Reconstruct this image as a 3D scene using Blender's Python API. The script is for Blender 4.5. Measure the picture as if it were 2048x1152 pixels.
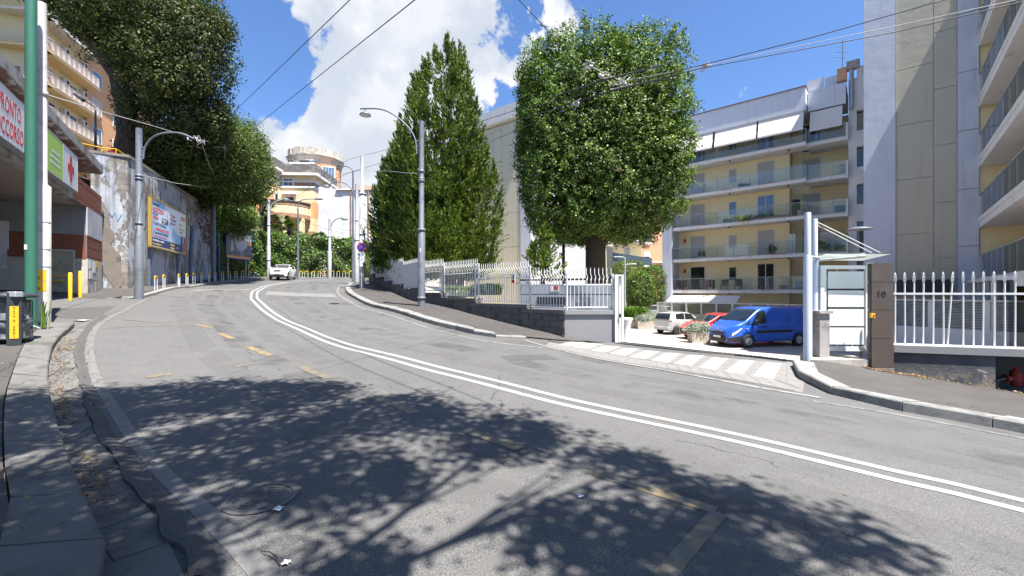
import bpy, bmesh, math, random
import numpy as np
from mathutils import Vector, Matrix
rnd = random.Random(7)
nr = np.random.default_rng(11)
for o in list(bpy.data.objects): bpy.data.objects.remove(o)
SC = bpy.context.scene
COL = SC.collection
F, YH, EH = 860.0, 585.0, 1.65          # focal length in photo pixels, horizon row, eye height
# ---------------------------------------------------------------- camera, sun, sky, exposure
cam = bpy.data.cameras.new('camera'); cam_o = bpy.data.objects.new('camera', cam); COL.objects.link(cam_o)
cam_o.location = (0, 0, EH); cam_o.rotation_euler = (math.radians(90), 0, 0)
cam.sensor_width = 36.0; cam.lens = 36.0 * F / 2048.0
cam.shift_y = (YH - 576.0) / 2048.0
cam.clip_start = 0.05; cam.clip_end = 3000
SC.camera = cam_o
SUN_EL = math.radians(66); SX, SY = 0.671, -0.741
_h = math.hypot(SX, SY); SX /= _h; SY /= _h
SUND = Vector((SX * math.cos(SUN_EL), SY * math.cos(SUN_EL), math.sin(SUN_EL)))
sun = bpy.data.lights.new('sun', 'SUN'); sun.energy = 5.0; sun.angle = math.radians(0.53); sun.color = (1.0, 0.95, 0.88)
sun_o = bpy.data.objects.new('sun', sun); COL.objects.link(sun_o)
sun_o.rotation_euler = SUND.to_track_quat('Z', 'Y').to_euler()
sun_o.location = (20, -20, 40)
SC.view_settings.view_transform = 'Standard'; SC.view_settings.look = 'None'
SC.view_settings.gamma = 1; SC.view_settings.exposure = 1.5
SC.view_settings.use_curve_mapping = False
world = bpy.data.worlds.new('World'); SC.world = world; world.use_nodes = True
wn = world.node_tree; wn.nodes.clear(); wl = wn.links
class NT:
    """small helper round a node tree"""
    def __init__(s, nt): s.nt = nt
    def n(s, t, ins=None, **kw):
        nd = s.nt.nodes.new(t)
        for k, v in kw.items(): setattr(nd, k, v)
        if ins:
            for k, v in ins.items():
                sock = nd.inputs[k]
                if isinstance(v, bpy.types.NodeSocket): s.nt.links.new(v, sock)
                else: sock.default_value = v
        return nd
    def math(s, op, a, b=None, c=None, clamp=False):
        nd = s.nt.nodes.new('ShaderNodeMath'); nd.operation = op; nd.use_clamp = clamp
        for i, v in enumerate((a, b, c)):
            if v is None: continue
            if isinstance(v, bpy.types.NodeSocket): s.nt.links.new(v, nd.inputs[i])
            else: nd.inputs[i].default_value = v
        return nd.outputs[0]
    def mix(s, f, a, b, blend='MIX'):
        nd = s.nt.nodes.new('ShaderNodeMix'); nd.data_type = 'RGBA'; nd.blend_type = blend
        for sock, v in ((nd.inputs['Factor'], f), (nd.inputs[6], a), (nd.inputs[7], b)):
            if isinstance(v, bpy.types.NodeSocket): s.nt.links.new(v, sock)
            elif isinstance(v, (int, float)): sock.default_value = v
            else: sock.default_value = (*v[:3], 1)
        return nd.outputs[2]
    def ramp(s, f, stops, interp='LINEAR'):
        nd = s.nt.nodes.new('ShaderNodeValToRGB'); nd.color_ramp.interpolation = interp
        el = nd.color_ramp.elements
        while len(el) < len(stops): el.new(0.5)
        for e, (p, c) in zip(el, stops):
            e.position = p; e.color = (c, c, c, 1) if isinstance(c, (int, float)) else (*c[:3], 1)
        s.nt.links.new(f, nd.inputs[0]); return nd.outputs[0]
    def noise(s, vec, scale, detail=4, rough=0.55, dist=0.0, out=0):
        nd = s.n('ShaderNodeTexNoise', {'Scale': scale, 'Detail': detail, 'Roughness': rough, 'Distortion': dist})
        if vec is not None: s.nt.links.new(vec, nd.inputs['Vector'])
        return nd.outputs[out]
    def smooth(s, v, lo, hi):
        nd = s.n('ShaderNodeMapRange', {'Value': v, 'From Min': lo, 'From Max': hi}, interpolation_type='SMOOTHSTEP')
        return nd.outputs[0]
T = NT(wn)
tc = T.n('ShaderNodeTexCoord'); dirv = tc.outputs['Generated']
sky = T.n('ShaderNodeTexSky', sky_type='NISHITA', sun_disc=False)
sky.sun_elevation = SUN_EL; sky.sun_rotation = math.atan2(SX, SY)
sky.altitude = 100; sky.air_density = 1.0; sky.dust_density = 0.6; sky.ozone_density = 2.2
def pdir(px, py):
    return Vector(((px - 1024) / F, 1, (YH - py) / F)).normalized()
def sky_blob(px, py, r, amp):
    c = pdir(px, py)
    d = T.n('ShaderNodeVectorMath', {0: dirv, 1: tuple(c)}, operation='DOT_PRODUCT').outputs['Value']
    rr = math.atan(r / F) * c.y
    g = T.smooth(d, math.cos(rr * 1.5), 1.0)
    return T.math('MULTIPLY', g, amp * 0.72)
warp = T.noise(dirv, 3.0, 3, 0.5, out=1)
wv = T.n('ShaderNodeVectorMath', {0: warp, 1: (0.12, 0.12, 0.12)}, operation='MULTIPLY').outputs[0]
dv = T.n('ShaderNodeVectorMath', {0: dirv, 1: wv}, operation='ADD').outputs[0]
n1 = T.noise(dv, 7.5, 14, 0.62)
n2 = T.noise(dirv, 2.6, 3, 0.5)
acc = T.math('MULTIPLY_ADD', n1, 2.9, -1.04)
acc = T.math('ADD', acc, T.math('MULTIPLY', T.math('SUBTRACT', n2, 0.5), 0.5))
for (px, py, r, a) in [(790, 110, 150, .40), (880, 170, 150, .34), (740, 230, 130, .22), (640, 150, 80, .20), (640, 265, 130, .32), (560, 290, 110, .30),
                       (780, 300, 150, .30), (960, 190, 110, .24), (690, 40, 90, .12), (1000, 60, 90, .12), (1150, 90, 100, .16), (1100, 60, 70, .12), (690, 330, 130, .22), (520, 215, 36, .16),
                       (548, 95, 120, -.30), (470, 130, 120, -.30), (430, 20, 150, -.30), (1060, 20, 45, -.14), (955, 60, 32, -.10), (718, 188, 44, -.40), (700, 130, 34, -.26), (735, 330, 52, -.30), (598, 70, 60, -.2), (560, 185, 60, -.2), (905, 105, 26, -.16), (990, 110, 36, -.2), (1500, 100, 260, -.34), (1400, 60, 200, -.2), (1700, 60, 240, -.3), (1485, 170, 22, .23), (1480, 185, 12, .12)]:
    acc = T.math('ADD', acc, sky_blob(px, py, r, a))
dens = T.smooth(acc, 0.56, 0.74)
shade = T.noise(dv, 9.0, 6, 0.55)
thick = T.smooth(acc, 0.62, 1.25)
cc = T.mix(T.math('MULTIPLY', T.smooth(shade, 0.38, 0.62), 1.0), (0.62, 0.68, 0.79), (0.98, 0.99, 1.0))
cc = T.mix(T.math('MULTIPLY', thick, 0.55), cc, (0.70, 0.75, 0.84))
skyc = T.n('ShaderNodeVectorMath', {0: sky.outputs[0], 1: (0.052, 0.065, 0.083)}, operation='MULTIPLY').outputs[0]
cs = T.n('ShaderNodeVectorMath', {0: cc, 1: (0.385, 0.385, 0.385)}, operation='MULTIPLY').outputs[0]
fin = T.mix(dens, skyc, cs)
bg = T.n('ShaderNodeBackground', {'Color': fin, 'Strength': 1.0})
wo = T.n('ShaderNodeOutputWorld'); wl.new(bg.outputs[0], wo.inputs[0])
SC.cycles.max_bounces = 6; SC.cycles.diffuse_bounces = 3; SC.cycles.glossy_bounces = 3; SC.cycles.transmission_bounces = 4
SC.cycles.transparent_max_bounces = 12; SC.cycles.caustics_reflective = False; SC.cycles.caustics_refractive = False
SC.cycles.sample_clamp_indirect = 6
# ---------------------------------------------------------------- picture <-> place
def W(px, py, D): return Vector(((px - 1024) * D / F, D, EH - (py - YH) * D / F))
# ---------------------------------------------------------------- mesh builder
class MB:
    def __init__(s): s.v = []; s.f = []; s.sm = []
    def add(s, vs, fs, smooth=False):
        b = len(s.v); s.v.extend([tuple(v) for v in vs])
        for f in fs: s.f.append(tuple(b + i for i in f)); s.sm.append(smooth)
        return s
    def hexa(s, p):      # 8 points: bottom 4 ccw, top 4 ccw
        return s.add(p, [(3, 2, 1, 0), (4, 5, 6, 7), (0, 1, 5, 4), (1, 2, 6, 5), (2, 3, 7, 6), (3, 0, 4, 7)])
    def box(s, x0, x1, y0, y1, z0, z1):
        return s.hexa([(x0, y0, z0), (x1, y0, z0), (x1, y1, z0), (x0, y1, z0), (x0, y0, z1), (x1, y0, z1), (x1, y1, z1), (x0, y1, z1)])
    def fbox(s, fr, a0, a1, n0, n1, z0, z1):   # box in a frame; z may be given as pair for slanted
        P = fr.p
        return s.hexa([P(a0, n1, z0), P(a1, n1, z0), P(a1, n0, z0), P(a0, n0, z0), P(a0, n1, z1), P(a1, n1, z1), P(a1, n0, z1), P(a0, n0, z1)])
    def quad(s, a, b, c, d): return s.add([a, b, c, d], [(0, 1, 2, 3)])
    def bbox(s, x0, x1, y0, y1, z0, z1, b=0.01):  # chamfered box
        X = (x0, x0 + b, x1 - b, x1); Y = (y0, y0 + b, y1 - b, y1); Z = (z0, z0 + b, z1 - b, z1)
        r0 = [(X[1], Y[0]), (X[2], Y[0]), (X[3], Y[1]), (X[3], Y[2]), (X[2], Y[3]), (X[1], Y[3]), (X[0], Y[2]), (X[0], Y[1])]
        ri = [(X[1], Y[1]), (X[2], Y[1]), (X[2], Y[1]), (X[2], Y[2]), (X[2], Y[2]), (X[1], Y[2]), (X[1], Y[2]), (X[1], Y[1])]
        vs = [(x, y, Z[0]) for x, y in ri] + [(x, y, Z[1]) for x, y in r0] + [(x, y, Z[2]) for x, y in r0] + [(x, y, Z[3]) for x, y in ri]
        fs = [tuple(range(7, -1, -1)), tuple(range(24, 32))]
        for k in range(3):
            for i in range(8):
                j = (i + 1) % 8; fs.append((k * 8 + i, k * 8 + j, k * 8 + 8 + j, k * 8 + 8 + i))
        return s.add(vs, fs)
    def tube(s, pts, r, n=8, cap=True, smooth=True):
        pts = [Vector(p) for p in pts]; m = len(pts)
        rs = r if isinstance(r, (list, tuple)) else [r] * m
        vs = []; prev = None
        for i, p in enumerate(pts):
            t = (pts[min(i + 1, m - 1)] - pts[max(i - 1, 0)])
            if t.length < 1e-9: t = Vector((0, 0, 1))
            t.normalize()
            if prev is None:
                a = Vector((0, 0, 1)) if abs(t.z) < 0.9 else Vector((1, 0, 0))
                u = t.cross(a).normalized()
            else:
                u = (prev - t * prev.dot(t))
                u = u.normalized() if u.length > 1e-6 else t.orthogonal().normalized()
            prev = u; w = t.cross(u)
            for k in range(n):
                an = 2 * math.pi * k / n
                vs.append(p + (u * math.cos(an) + w * math.sin(an)) * rs[i])
        fs = []
        for i in range(m - 1):
            for k in range(n):
                j = (k + 1) % n; fs.append((i * n + k, i * n + j, (i + 1) * n + j, (i + 1) * n + k))
        s.add(vs, fs, smooth)
        if cap: s.add(vs[:n], [tuple(range(n - 1, -1, -1))]); s.add(vs[-n:], [tuple(range(n))])
        return s
    def lathe(s, prof, c=(0, 0, 0), n=16, axis='z', smooth=True):   # prof: (r, h)
        vs = []
        for r, h in prof:
            for k in range(n):
                a = 2 * math.pi * k / n
                if axis == 'z': q = (r * math.cos(a), r * math.sin(a), h)
                elif axis == 'y': q = (r * math.cos(a), h, r * math.sin(a))
                else: q = (h, r * math.cos(a), r * math.sin(a))
                vs.append((q[0] + c[0], q[1] + c[1], q[2] + c[2]))
        fs = []
        for i in range(len(prof) - 1):
            for k in range(n):
                j = (k + 1) % n; fs.append((i * n + k, i * n + j, (i + 1) * n + j, (i + 1) * n + k))
        s.add(vs, fs, smooth)
        if prof[0][0] > 1e-6: s.add(vs[:n], [tuple(range(n - 1, -1, -1))])
        if prof[-1][0] > 1e-6: s.add(vs[-n:], [tuple(range(n))])
        return s
    def prism(s, poly, fr, n0, n1):   # polygon in (a,z) of a frame, extruded along n
        m = len(poly)
        vs = [fr.p(a, n0, z) for a, z in poly] + [fr.p(a, n1, z) for a, z in poly]
        fs = [tuple(range(m - 1, -1, -1)), tuple(range(m, 2 * m))]
        for i in range(m): j = (i + 1) % m; fs.append((i, j, m + j, m + i))
        return s.add(vs, fs)
    def grid(s, P, smooth=True, flip=False):     # P[i][j]
        n, m = len(P), len(P[0]); vs = [p for row in P for p in row]; fs = []
        for i in range(n - 1):
            for j in range(m - 1):
                q = (i * m + j, (i + 1) * m + j, (i + 1) * m + j + 1, i * m + j + 1)
                fs.append(q[::-1] if flip else q)
        return s.add(vs, fs, smooth)
class Frame:
    """vertical facade plane: a runs along it, n towards the street, z up"""
    def __init__(s, x, y, dx, dy, flip=False):
        l = math.hypot(dx, dy); s.o = (x, y); s.d = (dx / l, dy / l)
        s.n = (-s.d[1], s.d[0]) if flip else (s.d[1], -s.d[0])
    def p(s, a, n, z): return Vector((s.o[0] + s.d[0] * a + s.n[0] * n, s.o[1] + s.d[1] * a + s.n[1] * n, z))
    def hit(s, px, py=585.0, n=0.0):
        rx = (px - 1024) / F; ox = s.o[0] + s.n[0] * n; oy = s.o[1] + s.n[1] * n
        # ox + dx a = rx * D ; oy + dy a = D
        a = (rx * oy - ox) / (s.d[0] - rx * s.d[1]); D = oy + s.d[1] * a
        return a, EH - (py - YH) * D / F
    def a(s, px, n=0.0): return s.hit(px, 585, n)[0]
    def z(s, px, py, n=0.0): return s.hit(px, py, n)[1]
def root_loc(o):
    l = Vector(o.location)
    while o.parent: o = o.parent; l += Vector(o.location)
    return l
def link(o, parent=None, label=None, cat=None, group=None, kind=None):
    COL.objects.link(o)
    if parent is not None: o.parent = parent
    tag(o, label, cat, group, kind); return o
def tag(o, label=None, cat=None, group=None, kind=None):
    if label: o['label'] = label
    if cat: o['category'] = cat
    if group: o['group'] = group
    if kind: o['kind'] = kind
    return o
def thing(name, loc, label, cat, group=None, rz=0.0):
    o = bpy.data.objects.new(name, None); o.location = loc; o.rotation_euler = (0, 0, rz); o.empty_display_size = 0.1
    return link(o, None, label, cat, group)
def struct(name, loc=(0, 0, 0)):
    o = bpy.data.objects.new(name, None); o.location = loc
    return link(o, None, kind='structure')
def obj(name, mb, mat, parent=None, label=None, cat=None, group=None, kind=None, local=False, org=None):
    me = bpy.data.meshes.new(name)
    off = Vector((0, 0, 0))
    if parent is not None and not local: off = root_loc(parent)
    vs = mb.v
    if parent is None and org is not None: off = Vector(org)
    if off.length > 0: vs = [(v[0] - off[0], v[1] - off[1], v[2] - off[2]) for v in vs]
    me.from_pydata(vs, [], mb.f)
    if any(mb.sm): me.polygons.foreach_set('use_smooth', mb.sm)
    me.materials.append(mat); me.update()
    o = bpy.data.objects.new(name, me)
    if parent is None and org is not None: o.location = org
    return link(o, parent, label, cat, group, kind)
def copy_tree(o, loc=None, rz=None, label=None, parent=None):
    c = o.copy(); COL.objects.link(c)
    if parent is not None: c.parent = parent
    if loc is not None: c.location = loc
    if rz is not None: c.rotation_euler = (0, 0, rz)
    if label: c['label'] = label
    for ch in o.children: copy_tree(ch, parent=c)
    return c
def fast_mesh(name, V, Q, mat, rn=None, parent=None, **kw):
    """V (n,3) array, Q (m,4) quads"""
    me = bpy.data.meshes.new(name); n = len(V); m = len(Q); k = Q.shape[1]
    if parent is not None: V = V - np.array(root_loc(parent))
    me.vertices.add(n); me.vertices.foreach_set('co', np.ascontiguousarray(V, dtype=np.float32).ravel())
    me.loops.add(m * k); me.loops.foreach_set('vertex_index', np.ascontiguousarray(Q, dtype=np.int32).ravel())
    me.polygons.add(m); me.polygons.foreach_set('loop_start', np.arange(0, m * k, k, dtype=np.int32))
    try: me.polygons.foreach_set('loop_total', np.full(m, k, dtype=np.int32))
    except Exception: pass
    me.update(calc_edges=True)
    if rn is not None:
        at = me.attributes.new('rnd', 'FLOAT', 'FACE'); at.data.foreach_set('value', rn.astype(np.float32))
    me.materials.append(mat)
    return link(bpy.data.objects.new(name, me), parent, **kw)
# ---------------------------------------------------------------- materials
def new_mat(name):
    m = bpy.data.materials.new(name); m.use_nodes = True; nt = m.node_tree; nt.nodes.clear()
    t = NT(nt); out = t.n('ShaderNodeOutputMaterial'); b = t.n('ShaderNodeBsdfPrincipled')
    nt.links.new(b.outputs[0], out.inputs[0]); return m, t, b, out
def lnk(t, a, b): t.nt.links.new(a, b)
def pos(t): return t.n('ShaderNodeNewGeometry').outputs['Position']
def opos(t): return t.n('ShaderNodeTexCoord').outputs['Object']
def mat(name, col, rough=0.7, var=0.0, vs=3.0, col2=None, c2s=1.5, c2lo=0.5, c2hi=0.65, bump=0.0, bs=40.0, metal=0.0, spec=0.5, fine=0.0, streak=0.0, coat=0.0, objc=False):
    """procedural material: base colour, large soft variation, second colour in patches, vertical streaks, fine grain, bump"""
    m, t, b, out = new_mat(name)
    P = opos(t) if objc else pos(t)
    c = t.n('ShaderNodeRGB').outputs[0]; c.default_value = (*col, 1)
    if col2 is not None:
        f = t.smooth(t.noise(P, c2s, 8, 0.6), c2lo, c2hi); c = t.mix(f, c, col2)
    if var > 0:
        n = t.noise(P, vs, 5, 0.6); k = t.math('MULTIPLY_ADD', n, 2 * var, 1 - var)
        c = t.mix(1.0, c, t.n('ShaderNodeCombineColor', {0: k, 1: k, 2: k}).outputs[0], 'MULTIPLY')
    if streak > 0:
        mp = t.n('ShaderNodeMapping', {'Vector': P, 'Scale': (3.2, 3.2, 0.22)}).outputs[0]
        n = t.noise(mp, 1.6, 6, 0.6); k = t.math('SUBTRACT', 1.0, t.math('MULTIPLY', t.smooth(n, 0.5, 0.8), streak))
        c = t.mix(1.0, c, t.n('ShaderNodeCombineColor', {0: k, 1: k, 2: k}).outputs[0], 'MULTIPLY')
    if fine > 0:
        n = t.noise(P, 150, 2, 0.7); k = t.math('MULTIPLY_ADD', n, 2 * fine, 1 - fine)
        c = t.mix(1.0, c, t.n('ShaderNodeCombineColor', {0: k, 1: k, 2: k}).outputs[0], 'MULTIPLY')
    lnk(t, c, b.inputs['Base Color'])
    b.inputs['Roughness'].default_value = rough; b.inputs['Metallic'].default_value = metal
    b.inputs['Specular IOR Level'].default_value = spec
    if coat: b.inputs['Coat Weight'].default_value = coat; b.inputs['Coat Roughness'].default_value = 0.05
    if bump > 0:
        bn = t.n('ShaderNodeBump', {'Strength': bump, 'Distance': 0.02, 'Height': t.noise(P, bs, 5, 0.65)})
        lnk(t, bn.outputs[0], b.inputs['Normal'])
    return m
def glass_mat(name, tint=(0.75, 0.85, 0.82), alpha=0.35, rough=0.03, tl=False):
    m, t, b, out = new_mat(name)
    tr = t.n('ShaderNodeBsdfTransparent', {'Color': (*tint, 1)})
    gl = t.n('ShaderNodeBsdfGlossy', {'Color': (0.9, 0.95, 0.95, 1), 'Roughness': rough})
    df = t.n('ShaderNodeBsdfTranslucent' if tl else 'ShaderNodeBsdfDiffuse', {'Color': (*[c * (1 if tl else 0.7) for c in tint], 1)})
    fr = t.n('ShaderNodeFresnel', {'IOR': 1.5})
    m1 = t.n('ShaderNodeMixShader', {0: alpha, 1: tr.outputs[0], 2: df.outputs[0]})
    m2 = t.n('ShaderNodeMixShader', {0: fr.outputs[0], 1: m1.outputs[0], 2: gl.outputs[0]})
    lnk(t, m2.outputs[0], out.inputs[0]); return m
def leaf_mat(name, dark, light, yellow=None, trans=0.28, rough=0.45, spec=0.5):
    m, t, b, out = new_mat(name)
    r = t.n('ShaderNodeAttribute', attribute_name='rnd').outputs['Fac']
    n = t.smooth(t.noise(pos(t), 0.9, 4, 0.6), 0.35, 0.65)
    f = t.math('ADD', t.math('MULTIPLY', t.math('MULTIPLY', r, r), 0.75), t.math('MULTIPLY', n, 0.3))
    c = t.mix(f, dark, light)
    if yellow: c = t.mix(t.smooth(r, 0.9, 0.97), c, yellow)
    lnk(t, c, b.inputs['Base Color']); b.inputs['Roughness'].default_value = rough
    b.inputs['Specular IOR Level'].default_value = spec
    tl = t.n('ShaderNodeBsdfTranslucent', {'Color': t.mix(1.0, c, (1.3, 1.5, 0.5), 'MULTIPLY')})
    mx = t.n('ShaderNodeMixShader', {0: trans, 1: b.outputs[0], 2: tl.outputs[0]})
    lnk(t, mx.outputs[0], out.inputs[0]); return m
# asphalt with grit, patches, tyre-polished bands and hair cracks
def asphalt(name, base, dark, grit=0.35, crack=True):
    m, t, b, out = new_mat(name); P = pos(t)
    g = t.noise(P, 95, 2, 0.8); big = t.noise(P, 0.35, 5, 0.6); mid = t.noise(P, 2.3, 6, 0.65)
    k = t.math('ADD', t.math('MULTIPLY', t.smooth(big, 0.3, 0.7), 0.5), t.math('MULTIPLY', t.smooth(mid, 0.3, 0.7), 0.5))
    c = t.mix(k, base, dark)
    gk = t.math('MULTIPLY_ADD', t.smooth(g, 0.30, 0.72), grit * 1.6, 1 - grit * 0.8)
    c = t.mix(1.0, c, t.n('ShaderNodeCombineColor', {0: gk, 1: gk, 2: gk}).outputs[0], 'MULTIPLY')
    vo = t.n('ShaderNodeTexVoronoi', {'Vector': P, 'Scale': 55.0}, feature='F1')
    sp = t.smooth(vo.outputs['Distance'], 0.16, 0.08)
    sc = t.n('ShaderNodeSeparateColor', {0: vo.outputs['Color']}).outputs[0]
    sp = t.math('MULTIPLY', sp, t.smooth(sc, 0.62, 0.9))
    c = t.mix(t.math('MULTIPLY', sp, 0.55), c, (0.26, 0.25, 0.23))
    st = t.smooth(t.noise(P, 1.1, 3, 0.5, 0.6), 0.62, 0.72)
    c = t.mix(t.math('MULTIPLY', st, 0.25), c, tuple(x * 0.55 for x in dark))
    if crack:
        wp = t.n('ShaderNodeVectorMath', {0: P, 1: t.n('ShaderNodeVectorMath', {0: t.noise(P, 1.5, 4, 0.6, out=1), 1: (0.7, 0.7, 0.7)}, operation='MULTIPLY').outputs[0]}, operation='ADD').outputs[0]
        cv = t.n('ShaderNodeTexVoronoi', {'Vector': wp, 'Scale': 0.33}, feature='DISTANCE_TO_EDGE').outputs['Distance']
        ck = t.math('MULTIPLY', t.smooth(cv, 0.006, 0.0015), t.smooth(t.noise(P, 0.25, 2, 0.5), 0.5, 0.58))
        c = t.mix(t.math('MULTIPLY', ck, 0.75), c, (0.02, 0.02, 0.02))
    lnk(t, c, b.inputs['Base Color']); b.inputs['Roughness'].default_value = 0.85; b.inputs['Specular IOR Level'].default_value = 0.35
    bn = t.n('ShaderNodeBump', {'Strength': 0.55, 'Distance': 0.006, 'Height': g}); lnk(t, bn.outputs[0], b.inputs['Normal'])
    return m
def worn_paint(name, col, under, wear=0.45, sc=9.0, rough=0.6):
    m, t, b, out = new_mat(name); P = pos(t)
    f = t.smooth(t.noise(P, sc, 8, 0.7), wear - 0.1, wear + 0.06)
    g = t.math('MULTIPLY_ADD', t.noise(P, 110, 2, 0.7), 0.35, 0.82)
    c = t.mix(f, under, col)
    c = t.mix(1.0, c, t.n('ShaderNodeCombineColor', {0: g, 1: g, 2: g}).outputs[0], 'MULTIPLY')
    lnk(t, c, b.inputs['Base Color']); b.inputs['Roughness'].default_value = rough; return m
M = {}
M['road'] = asphalt('road_asphalt', (0.118, 0.116, 0.114), (0.098, 0.097, 0.096), 0.6)
M['pave'] = asphalt('pavement_asphalt', (0.085, 0.078, 0.073), (0.055, 0.051, 0.049), 0.3)
M['yard'] = mat('yard_concrete', (0.36, 0.325, 0.28), 0.85, 0.12, 0.8, (0.30, 0.27, 0.235), 0.6, bump=0.2, bs=60, fine=0.1)
M['earth'] = mat('earth', (0.10, 0.085, 0.06), 0.95, 0.3, 1.5, (0.06, 0.08, 0.03), 0.8, bump=0.6, bs=8)
M['kerb'] = mat('kerb_stone', (0.22, 0.217, 0.208), 0.8, 0.22, 2.2, (0.14, 0.14, 0.136), 3.0, bump=0.5, bs=45, fine=0.15)
M['kerbd'] = mat('old_basalt', (0.13, 0.125, 0.118), 0.85, 0.3, 3.2, (0.08, 0.078, 0.073), 2.2, bump=0.8, bs=30, fine=0.2)
M['white'] = worn_paint('road_white', (0.31, 0.31, 0.30), (0.15, 0.15, 0.15), 0.40)
M['whitew'] = worn_paint('road_white_worn', (0.20, 0.20, 0.19), (0.115, 0.113, 0.11), 0.50, 6)
M['whitef'] = worn_paint('road_white_faint', (0.155, 0.153, 0.148), (0.112, 0.11, 0.108), 0.5, 7)
M['yel'] = worn_paint('road_yellow', (0.27, 0.185, 0.07), (0.11, 0.107, 0.10), 0.50, 7)
M['yelw'] = worn_paint('road_yellow_worn', (0.19, 0.145, 0.078), (0.112, 0.109, 0.10), 0.54, 6)
M['paver'] = mat('paver_grey', (0.185, 0.178, 0.168), 0.85, 0.2, 5, bump=0.4, bs=70, fine=0.12)
M['paverw'] = mat('paver_white', (0.34, 0.33, 0.295), 0.85, 0.12, 4, (0.26, 0.25, 0.23), 5.0, bump=0.3, bs=70, fine=0.1)
M['joint'] = mat('joint_mortar', (0.17, 0.16, 0.15), 0.95, 0.2, 8)
M['galv'] = mat('galvanised_steel', (0.40, 0.42, 0.44), 0.5, 0.15, 2.0, (0.30, 0.30, 0.31), 5.0, metal=0.3, bump=0.1, bs=20)
M['polegrey'] = mat('pole_grey_paint', (0.15, 0.165, 0.19), 0.45, 0.12, 1.2, (0.11, 0.12, 0.14), 3.0, metal=0.1)
M['poleconc'] = mat('pole_light', (0.47, 0.45, 0.42), 0.7, 0.18, 2.0, (0.36, 0.34, 0.32), 4.0, streak=0.25)
M['polegreen'] = mat('pole_green', (0.035, 0.14, 0.095), 0.45, 0.15, 2.0)
M['darkmetal'] = mat('dark_metal', (0.03, 0.032, 0.035), 0.5, 0.2, 5)
M['blackp'] = mat('black_plastic', (0.018, 0.018, 0.02), 0.45, 0.1, 8)
M['whitem'] = mat('white_metal', (0.66, 0.66, 0.66), 0.4, 0.06, 2, (0.60, 0.58, 0.54), 6.0, c2lo=0.6, c2hi=0.75)
M['fence'] = mat('fence_paint', (0.64, 0.64, 0.64), 0.45, 0.08, 3, (0.30, 0.20, 0.12), 9.0, c2lo=0.66, c2hi=0.73)
M['gatebl'] = mat('gate_pale_blue', (0.52, 0.58, 0.68), 0.4, 0.06, 2)
M['wire'] = mat('wire', (0.035, 0.035, 0.04), 0.5, 0.1, 3)
M['wirel'] = mat('wire_light', (0.42, 0.41, 0.40), 0.5, 0.1, 3)
M['bark'] = mat('bark', (0.05, 0.038, 0.03), 0.95, 0.35, 4, (0.025, 0.02, 0.017), 3, bump=1.0, bs=14)
M['glass'] = glass_mat('balcony_glass', (0.93, 0.955, 0.95), 0.05)
M['window'] = mat('window_glass', (0.02, 0.025, 0.03), 0.06, 0.2, 2, spec=0.9)
M['windowb'] = mat('window_glass_blue', (0.10, 0.16, 0.28), 0.05, 0.1, 2, spec=1.0)
M['shutter'] = mat('roller_shutter', (0.46, 0.44, 0.42), 0.7, 0.05, 3)
M['yplaster'] = mat('yellow_plaster', (0.92, 0.78, 0.48), 0.9, 0.05, 1.2, streak=0.08, bump=0.25, bs=3)
M['wplaster'] = mat('white_plaster', (0.68, 0.67, 0.66), 0.85, 0.07, 1.0, (0.50, 0.48, 0.45), 2.0, c2lo=0.55, c2hi=0.75, streak=0.28, bump=0.15, bs=6)
M['bluepl'] = mat('blue_grey_plaster', (0.62, 0.65, 0.73), 0.9, 0.05, 0.8, bump=0.6, bs=1.6, streak=0.2)
M['beigepl'] = mat('beige_grey_plaster', (0.56, 0.52, 0.42), 0.9, 0.06, 0.8, bump=0.7, bs=1.6, streak=0.16)
M['creampl'] = mat('cream_panel', (0.62, 0.58, 0.44), 0.9, 0.06, 0.8, bump=0.4, bs=2, streak=0.15)
M['awning'] = mat('awning_cloth', (0.70, 0.66, 0.64), 0.9, 0.03, 2)
M['brick'] = mat('red_brick', (0.24, 0.072, 0.042), 0.9, 0.3, 6, (0.16, 0.06, 0.04), 3.0, fine=0.1)
M['orange'] = mat('orange_plaster', (0.62, 0.33, 0.17), 0.9, 0.08, 0.7, streak=0.15)
M['terra'] = mat('peach_plaster', (0.64, 0.34, 0.20), 0.9, 0.08, 0.7)
M['cream'] = mat('cream_plaster', (0.70, 0.58, 0.36), 0.9, 0.07, 0.7, streak=0.12)
M['darkroof'] = mat('weathered_parapet', (0.13, 0.12, 0.115), 0.95, 0.3, 1.5, (0.24, 0.22, 0.2), 1.0, streak=0.4)
M['red'] = mat('red_paint', (0.50, 0.02, 0.02), 0.5)
M['blueS'] = mat('sign_blue', (0.01, 0.07, 0.45), 0.4)
M['signw'] = mat('sign_white', (0.75, 0.75, 0.76), 0.4, 0.03, 2)
M['greenS'] = mat('sign_green', (0.25, 0.50, 0.05), 0.5)
M['yelpaint'] = mat('yellow_paint', (0.75, 0.42, 0.015), 0.5, 0.15, 6)
M['leafdry'] = leaf_mat('dry_leaf', (0.14, 0.075, 0.03), (0.30, 0.20, 0.09), trans=0.1)
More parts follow.
